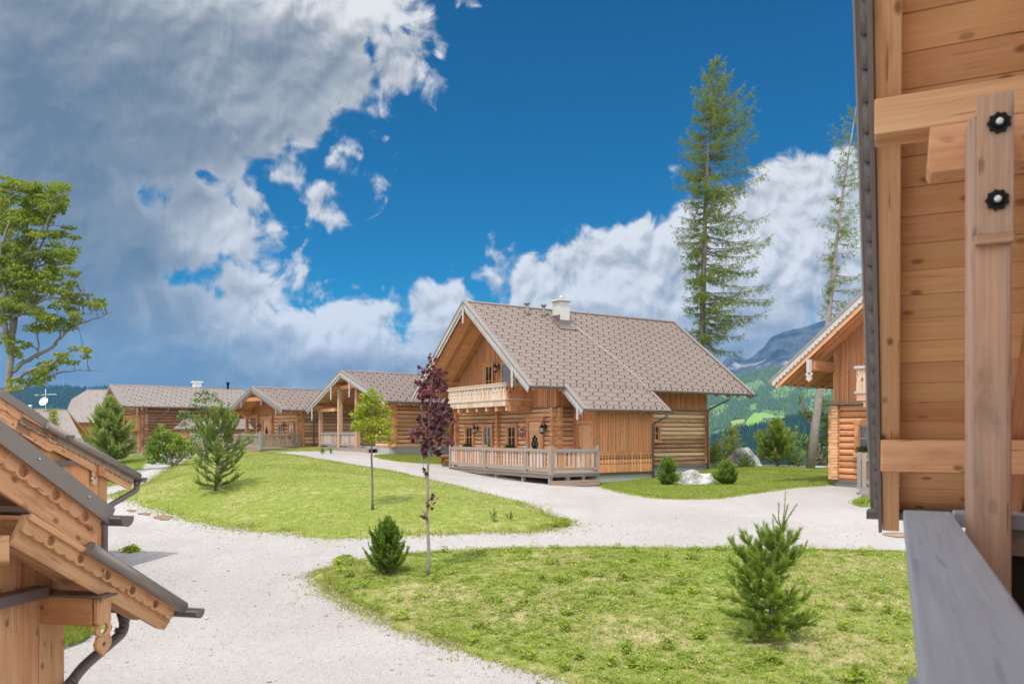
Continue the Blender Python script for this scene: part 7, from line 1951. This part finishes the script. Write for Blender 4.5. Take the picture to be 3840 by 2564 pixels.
def make_rockface():
    m, nt, bs = new_mat('cloud shaded rock face'); g = NT(nt); oc = g.n('ShaderNodeTexCoord').outputs['Object']
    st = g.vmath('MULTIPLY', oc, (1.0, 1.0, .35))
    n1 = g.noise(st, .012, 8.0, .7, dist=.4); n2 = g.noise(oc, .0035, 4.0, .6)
    c = g.mix(g.ramp(n1, .36, .66), (0.018, 0.022, 0.03), (0.075, 0.078, 0.082))  # rock colours darkened to carry a cloud shadow over the mountain
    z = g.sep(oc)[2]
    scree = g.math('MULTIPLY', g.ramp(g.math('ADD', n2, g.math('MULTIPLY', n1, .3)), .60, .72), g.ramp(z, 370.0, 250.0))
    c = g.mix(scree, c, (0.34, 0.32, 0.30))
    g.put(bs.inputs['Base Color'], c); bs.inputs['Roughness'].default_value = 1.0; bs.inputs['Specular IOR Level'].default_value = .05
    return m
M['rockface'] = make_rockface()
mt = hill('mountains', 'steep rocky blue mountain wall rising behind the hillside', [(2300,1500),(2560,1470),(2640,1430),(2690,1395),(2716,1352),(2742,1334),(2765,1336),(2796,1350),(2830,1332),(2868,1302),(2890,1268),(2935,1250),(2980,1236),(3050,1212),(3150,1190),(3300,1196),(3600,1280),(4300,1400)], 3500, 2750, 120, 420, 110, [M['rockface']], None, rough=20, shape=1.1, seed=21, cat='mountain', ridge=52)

# far spruces: too many to count
M['farspruce'] = leaf_mat('far spruces', (0.04, 0.075, 0.032), (0.095, 0.15, 0.055), (0.17, 0.22, 0.08), trans=0.0, rough=1.0, spec=.05)
M['shadespruce'] = leaf_mat('cloud shaded spruces', (0.010, 0.026, 0.016), (0.024, 0.05, 0.026), (0.05, 0.09, 0.035), trans=0.0, rough=1.0, spec=.05)  # darker copy of the far spruces, cloud shadow put into the colour
def forest(name, label, hd, n, h0, keep, seed, mat='farspruce'):
    r = np.random.default_rng(seed)
    ny, nx = hd['X'].shape
    i = r.integers(0, ny - 3, n); j = r.integers(0, nx - 1, n); a = r.random(n)[:, None]; b = r.random(n)[:, None]
    def at(A): return A[i, j] * (1 - a[:, 0]) * (1 - b[:, 0]) + A[i + 1, j] * a[:, 0] * (1 - b[:, 0]) + A[i, j + 1] * (1 - a[:, 0]) * b[:, 0] + A[i + 1, j + 1] * a[:, 0] * b[:, 0]
    x, y, z, px, py = at(hd['X']), at(hd['D']), at(hd['Z']), at(hd['pxs']), at(hd['PY'])
    ok = keep(px, py, r); x, y, z = x[ok], y[ok], z[ok]; n = len(x)
    h = h0 * r.uniform(.5, 1.25, n); w = h * r.uniform(.16, .24, n)
    k = 5; t = np.linspace(0, 2 * np.pi, k, endpoint=False)
    ring = np.stack([x[:, None] + np.cos(t) * w[:, None], y[:, None] + np.sin(t) * w[:, None], np.repeat((z - .5)[:, None], k, 1)], -1)
    tip = np.stack([x, y, z + h], -1)[:, None]
    v = np.concatenate([ring, tip], 1).reshape(-1, 3)
    f = np.stack([np.stack([np.full(k, 0) + q, (np.zeros(k, int) + (q + 1) % k), np.full(k, k)], -1)[0] for q in range(k)])
    f = (np.arange(n)[:, None, None] * (k + 1) + f[None]).reshape(-1, 3)
    o = fast_mesh(name, v, f, M[mat], rnd=np.repeat(np.clip(r.normal(.4, .25, n), 0, 1), k))
    tag(o, label, 'forest', kind='stuff')
def keepB(px, py, r):
    m = ~poly_mask(MEADOW + MEADOW2, px, py); s = poly_mask(SCRUB, px, py)
    return m & (~s | (r.random(px.shape) < .06)) & (px > 2560) & (px < 3330)
forest('forest', 'mixed spruce forest over the pasture hillside', hb, 110000, 8.5, keepB, 1)
forest('forest', 'spruce forest coloured as in cloud shadow on the nearer ridge', ha, 30000, 9.0, lambda px, py, r: (px > 2560) & (px < 3400), 2, 'shadespruce')
forest('forest', 'forest coloured as in cloud shadow over the far left hill', hl, 30000, 11.0, lambda px, py, r: (px > -250) & (px < 1200), 3, 'shadespruce')
# the farm on the pasture
M['farmwall'] = plain('farm walls', (0.42, 0.38, 0.33), .9); M['farmroof'] = plain('farm roofs', (0.20, 0.16, 0.15), .9)
for k, (px, w, lb) in enumerate(((2868, 14, 'tiny farmhouse at the left on the far green pasture'), (2886, 10, 'tiny barn in the middle of the far pasture farm'), (2904, 12, 'tiny barn at the right of the far pasture farm'))):
    d2 = np.abs(hb['pxs'] - px) + np.abs(hb['PY'] - (1581 + k)) ; q = np.unravel_index(np.argmin(d2), d2.shape); D = hb['D'][q]; c = V(hb['X'][q], D, hb['Z'][q]); s = D / F
    r = empty('farmhouse', c); tag(r, lb, 'farm', 'farm buildings on the far pasture')
    W_ = w * s; mb = MB(); mb.box((0, 0, 2), (W_, 8, 6)); mb.build('wall', M['farmwall'], r)
    mb = MB(); mb.prism([(-W_ / 2 - 1, 4.9), (W_ / 2 + 1, 4.9), (W_ / 2 - 1, 8.6), (-W_ / 2 + 1, 8.6)], (0, -5, 0), V(1, 0, 0), Z, V(0, 1, 0), 10); mb.build('roof', M['farmroof'], r)
c = P3(237, 1452, 2680); r = empty('radio_mast', c); tag(r, 'thin radio mast on the crest of the far left hill', 'mast')
mb = MB(); mb.tube([(0, 0, -8), (0, 0, 16)], [1.6, .7], 6); mb.build('mast', M['guttergray'], r); mb = MB(); mb.tube([(0, 0, 15), (0, 0, 17), (0, 0, 30)], [1.8, 1.0, .4], 6); mb.build('antenna', M['guttergray'], r)

# ================================================================== sky with clouds
SUN = V(-.20, -.50, 1.0).normalized()
elev = math.asin(SUN.z); az = math.atan2(SUN.x, SUN.y)
w = bpy.data.worlds.new('World'); SC.world = w; w.use_nodes = True
nt = w.node_tree; nt.nodes.clear(); g = NT(nt)
sky = g.n('ShaderNodeTexSky', sky_type='NISHITA'); sky.sun_disc = False; sky.sun_elevation = elev; sky.sun_rotation = az
sky.altitude = 1100; sky.air_density = 1.0; sky.dust_density = 0.3; sky.ozone_density = 3.0
d = g.n('ShaderNodeTexCoord').outputs['Generated']
dx, dy, dzz = g.sep(d)
yc = g.math('MAXIMUM', dy, 0.02)
u = g.math('ADD', g.math('MULTIPLY', g.math('DIVIDE', dx, yc), F / 1000), CX / 1000)
vv = g.math('SUBTRACT', HY / 1000, g.math('MULTIPLY', g.math('DIVIDE', dzz, yc), F / 1000))
p = g.xyz(u, vv, 0.0)
def ell(cx, cy, rx, ry, pt):
    q = g.vmath('MULTIPLY', g.vmath('SUBTRACT', pt, (cx, cy, 0)), (1 / rx, 1 / ry, 0))
    return g.math('MULTIPLY', g.math('SUBTRACT', 1.0, g.vmath('LENGTH', q, out=1)), min(rx, ry))
E = [(.45,.22,1.02,.50),(1.18,.05,.46,.22),(1.40,.16,.24,.12),(.98,.40,.34,.17),(.70,.60,.42,.15),(.70,.80,.26,.20),(.20,.95,.46,.50),(.52,1.36,.72,.27),(.93,1.05,.13,.075),(1.19,.735,.065,.05),(1.25,1.33,.34,.235),(1.78,1.34,.42,.28),(2.10,1.24,.32,.28),(2.40,1.16,.36,.33),(2.74,1.05,.36,.33),(3.02,.93,.30,.33),(3.4,1.0,.35,.36),(2.6,1.5,1.3,.25),(-.3,.6,.6,.9)]
def shape(pt):
    """signed distance like field of the cloud masses, positive inside"""
    r = None
    for e in E:
        x = ell(*e, pt); r = x if r is None else g.math('SMOOTH_MAX', r, x, 0.05)
    return r
def height(off):
    q = g.vmath('ADD', p, (*off, 0)) if off else p
    wn_ = g.n('ShaderNodeTexNoise', noise_dimensions='2D'); wn_.inputs['Scale'].default_value = 3.0; wn_.inputs['Detail'].default_value = 3.0; g.put(wn_.inputs['Vector'], q); wn = wn_.outputs[1]
    qw = g.vmath('ADD', q, g.vmath('MULTIPLY', g.vmath('SUBTRACT', wn, (.5, .5, .5)), (.18, .14, 0)))
    f = shape(qw)
    bil = g.n('ShaderNodeTexNoise', noise_type='FBM', noise_dimensions='2D'); bil.inputs['Scale'].default_value = 5.2; bil.inputs['Detail'].default_value = 8.0 if not off else 5.0; bil.inputs['Roughness'].default_value = .62; bil.inputs['Distortion'].default_value = .35
    g.put(bil.inputs['Vector'], q)
    n1 = g.math('SUBTRACT', bil.outputs[0], .5)
    lo_ = g.n('ShaderNodeTexNoise', noise_dimensions='2D'); lo_.inputs['Scale'].default_value = 1.7; lo_.inputs['Detail'].default_value = 2.0; g.put(lo_.inputs['Vector'], q)
    f = g.math('ADD', f, g.math('MULTIPLY', g.math('SUBTRACT', lo_.outputs[0], .5), .14))
    # cauliflower lumps: rounded cells at two sizes
    lump = None
    for sc, k in ((8.0, .060), (19.0, .020)):
        v = g.n('ShaderNodeTexVoronoi', feature='SMOOTH_F1', voronoi_dimensions='2D'); v.inputs['Scale'].default_value = sc; v.inputs['Smoothness'].default_value = .35
        g.put(v.inputs['Vector'], g.vmath('ADD', qw, g.vmath('MULTIPLY', g.vmath('SUBTRACT', wn, (.5, .5, .5)), (.08, .08, 0))))
        x = g.math('MULTIPLY', g.math('SUBTRACT', .45, v.outputs['Distance']), k * 2.2)
        lump = x if lump is None else g.math('ADD', lump, x)
    return g.math('ADD', g.math('ADD', f, .010), g.math('ADD', g.math('MULTIPLY', n1, .30), lump)), f, n1
h0, f0, n0 = height(None)
h1, _, _ = height((-.012, -.035))
hole = g.math('ADD', g.math('SMOOTH_MAX', ell(1.46, .11, .095, .06, p), ell(1.40, .19, .05, .05, p), .03), g.math('MULTIPLY', g.math('SUBTRACT', g.noise(p, 9.0, 6.0, .6), .5), .12))
fdw = g.math('SUBTRACT', h0, g.math('MULTIPLY', g.ramp(hole, -.04, .06), .14))
win = g.math('MULTIPLY', g.ramp(dy, .15, .40), g.ramp(g.math('ABSOLUTE', g.math('SUBTRACT', u, 1.92)), 3.4, 2.4))
win = g.math('MULTIPLY', win, g.ramp(vv, -1.2, -.5))
gen = g.math('SUBTRACT', g.noise(d, 2.4, 6.0, .6), .44)
fd = g.math('ADD', g.math('MULTIPLY', fdw, win), g.math('MULTIPLY', gen, g.math('SUBTRACT', 1.0, win)))
dens = g.ramp(fd, -.030, .055)
def soft(e, lo, hi, k): return g.math('MULTIPLY', g.ramp(ell(*e, p), lo, hi), k)
def mx2(a, b): return g.math('MAXIMUM', a, b)
# large scale greyness of the bodies
dk = mx2(soft((.05, .55, 1.15, .90), -.08, .45, .60), soft((.20, 1.42, .95, .34), -.14, .20, .56))
dk = mx2(dk, soft((.78, .30, .72, .36), -.08, .22, .46))
dk = mx2(dk, soft((2.85, 1.34, .75, .20), -.10, .16, .34))
dk = mx2(dk, soft((1.20, 1.46, .90, .14), -.10, .10, .40))
dk = mx2(dk, soft((.20, 1.10, .75, .40), -.12, .20, .62))
br = mx2(soft((1.30, .05, .30, .16), -.06, .12, .10), soft((.76, .88, .17, .12), -.03, .08, .30))
br = mx2(br, mx2(soft((.86, .66, .24, .06), -.05, .06, .18), soft((1.16, 1.17, .24, .09), -.06, .08, .18)))
rel = g.math('SUBTRACT', h0, h1)
rel = g.math('MINIMUM', g.math('MAXIMUM', rel, -.11), .11)
lit = g.math('ADD', .74, g.math('MULTIPLY', rel, g.math('SUBTRACT', 3.2, g.math('MULTIPLY', dk, 4.0))))
lit = g.math('ADD', lit, g.math('MULTIPLY', n0, .28))
lo2 = g.n('ShaderNodeTexNoise', noise_dimensions='2D'); lo2.inputs['Scale'].default_value = 2.6; lo2.inputs['Detail'].default_value = 4.0; g.put(lo2.inputs['Vector'], g.vmath('MULTIPLY', p, (1, 1.5, 1)))
lit = g.math('ADD', lit, g.math('MULTIPLY', g.math('SUBTRACT', lo2.outputs[0], .5), .55))
inner = g.ramp(fdw, .0, .16)
lit = g.math('ADD', g.math('SUBTRACT', lit, g.math('MULTIPLY', dk, g.math('ADD', .45, g.math('MULTIPLY', inner, .55)))), br, clamp=True)
cr = g.n('ShaderNodeValToRGB'); e_ = cr.color_ramp.elements
e_[0].position = 0; e_[0].color = (.145, .195, .255, 1); e_[1].position = 1; e_[1].color = (.82, .82, .83, 1)
for po_, co_ in ((.25, (.25, .288, .335)), (.48, (.40, .425, .46)), (.70, (.58, .59, .61)), (.86, (.74, .74, .76))):
    x_ = cr.color_ramp.elements.new(po_); x_.color = (*co_, 1)
g.put(cr.inputs[0], lit)
low = g.ramp(ell(.15, 1.50, 1.0, .20, p), -.10, .12)
ccol = g.mix(g.math('MULTIPLY', low, g.math('SUBTRACT', 1.0, lit)), cr.outputs[0], (.15, .235, .345))
ccol = g.mix(win, (.80, .82, .86), ccol)
hs = g.n('ShaderNodeHueSaturation'); hs.inputs['Saturation'].default_value = 1.3
g.put(hs.inputs['Color'], sky.outputs[0])
tint = g.mix(1.0, hs.outputs[0], SKY_TINT, 'MULTIPLY')
b1 = g.n('ShaderNodeBackground'); g.put(b1.inputs[0], tint); b1.inputs[1].default_value = 0.10
b2 = g.n('ShaderNodeBackground'); g.put(b2.inputs[0], ccol); g.put(b2.inputs[1], g.math('ADD', AMB, g.math('MULTIPLY', win, 2 ** -EXPO - AMB)))  # clouds outside the view made brighter to lift the ambient fill
mx = g.n('ShaderNodeMixShader'); g.put(mx.inputs[0], dens); nt.links.new(b1.outputs[0], mx.inputs[1]); nt.links.new(b2.outputs[0], mx.inputs[2])
out = g.n('ShaderNodeOutputWorld'); nt.links.new(mx.outputs[0], out.inputs[0])
w.cycles.sampling_method = 'MANUAL'; w.cycles.sample_map_resolution = 512

L = bpy.data.lights.new('sun', 'SUN'); L.energy = SUN_E; L.angle = R(0.53); L.color = (1.0, 0.955, 0.89)
lo = bpy.data.objects.new('sun', L); lo.rotation_euler = SUN.to_track_quat('Z', 'Y').to_euler(); lo.location = (-10, -20, 40); COL.objects.link(lo)

# ================================================================== air
if HAZE:
    mb = MB(); mb.box((0, 2380, 240), (9600, 4900, 640)); m = bpy.data.materials.new('air'); m.use_nodes = True; t = m.node_tree; t.nodes.clear()
    pv = t.nodes.new('ShaderNodeVolumePrincipled'); pv.inputs['Density'].default_value = HAZE; pv.inputs['Color'].default_value = HAZE_COL; pv.inputs['Anisotropy'].default_value = 0.0
    o_ = t.nodes.new('ShaderNodeOutputMaterial'); t.links.new(pv.outputs[0], o_.inputs['Volume'])
    tag(mb.build('haze', m), 'thin blue mountain air', 'haze', kind='stuff')

# ================================================================== camera
cam = bpy.data.cameras.new('camera'); cam.sensor_width = 36.0; cam.lens = F / 3840.0 * 36.0
cam.shift_y = (HY - 1282.0) / 3840.0; cam.clip_start = 0.05; cam.clip_end = 20000
cam.dof.use_dof = True; cam.dof.focus_distance = 33.0; cam.dof.aperture_fstop = 3.2
co = bpy.data.objects.new('camera', cam); co.location = (0, 0, EYE); co.rotation_euler = (R(90), 0, 0); COL.objects.link(co); SC.camera = co
SC.view_settings.view_transform = 'Standard'; SC.view_settings.look = 'None'; SC.view_settings.gamma = 1.0; SC.view_settings.use_curve_mapping = False
SC.view_settings.exposure = EXPO
SC.cycles.use_denoising = True
SC.cycles.max_bounces = 6; SC.cycles.diffuse_bounces = 3; SC.cycles.glossy_bounces = 2; SC.cycles.transmission_bounces = 3; SC.cycles.volume_bounces = 0; SC.cycles.transparent_max_bounces = 8; SC.cycles.sample_clamp_indirect = 6.0
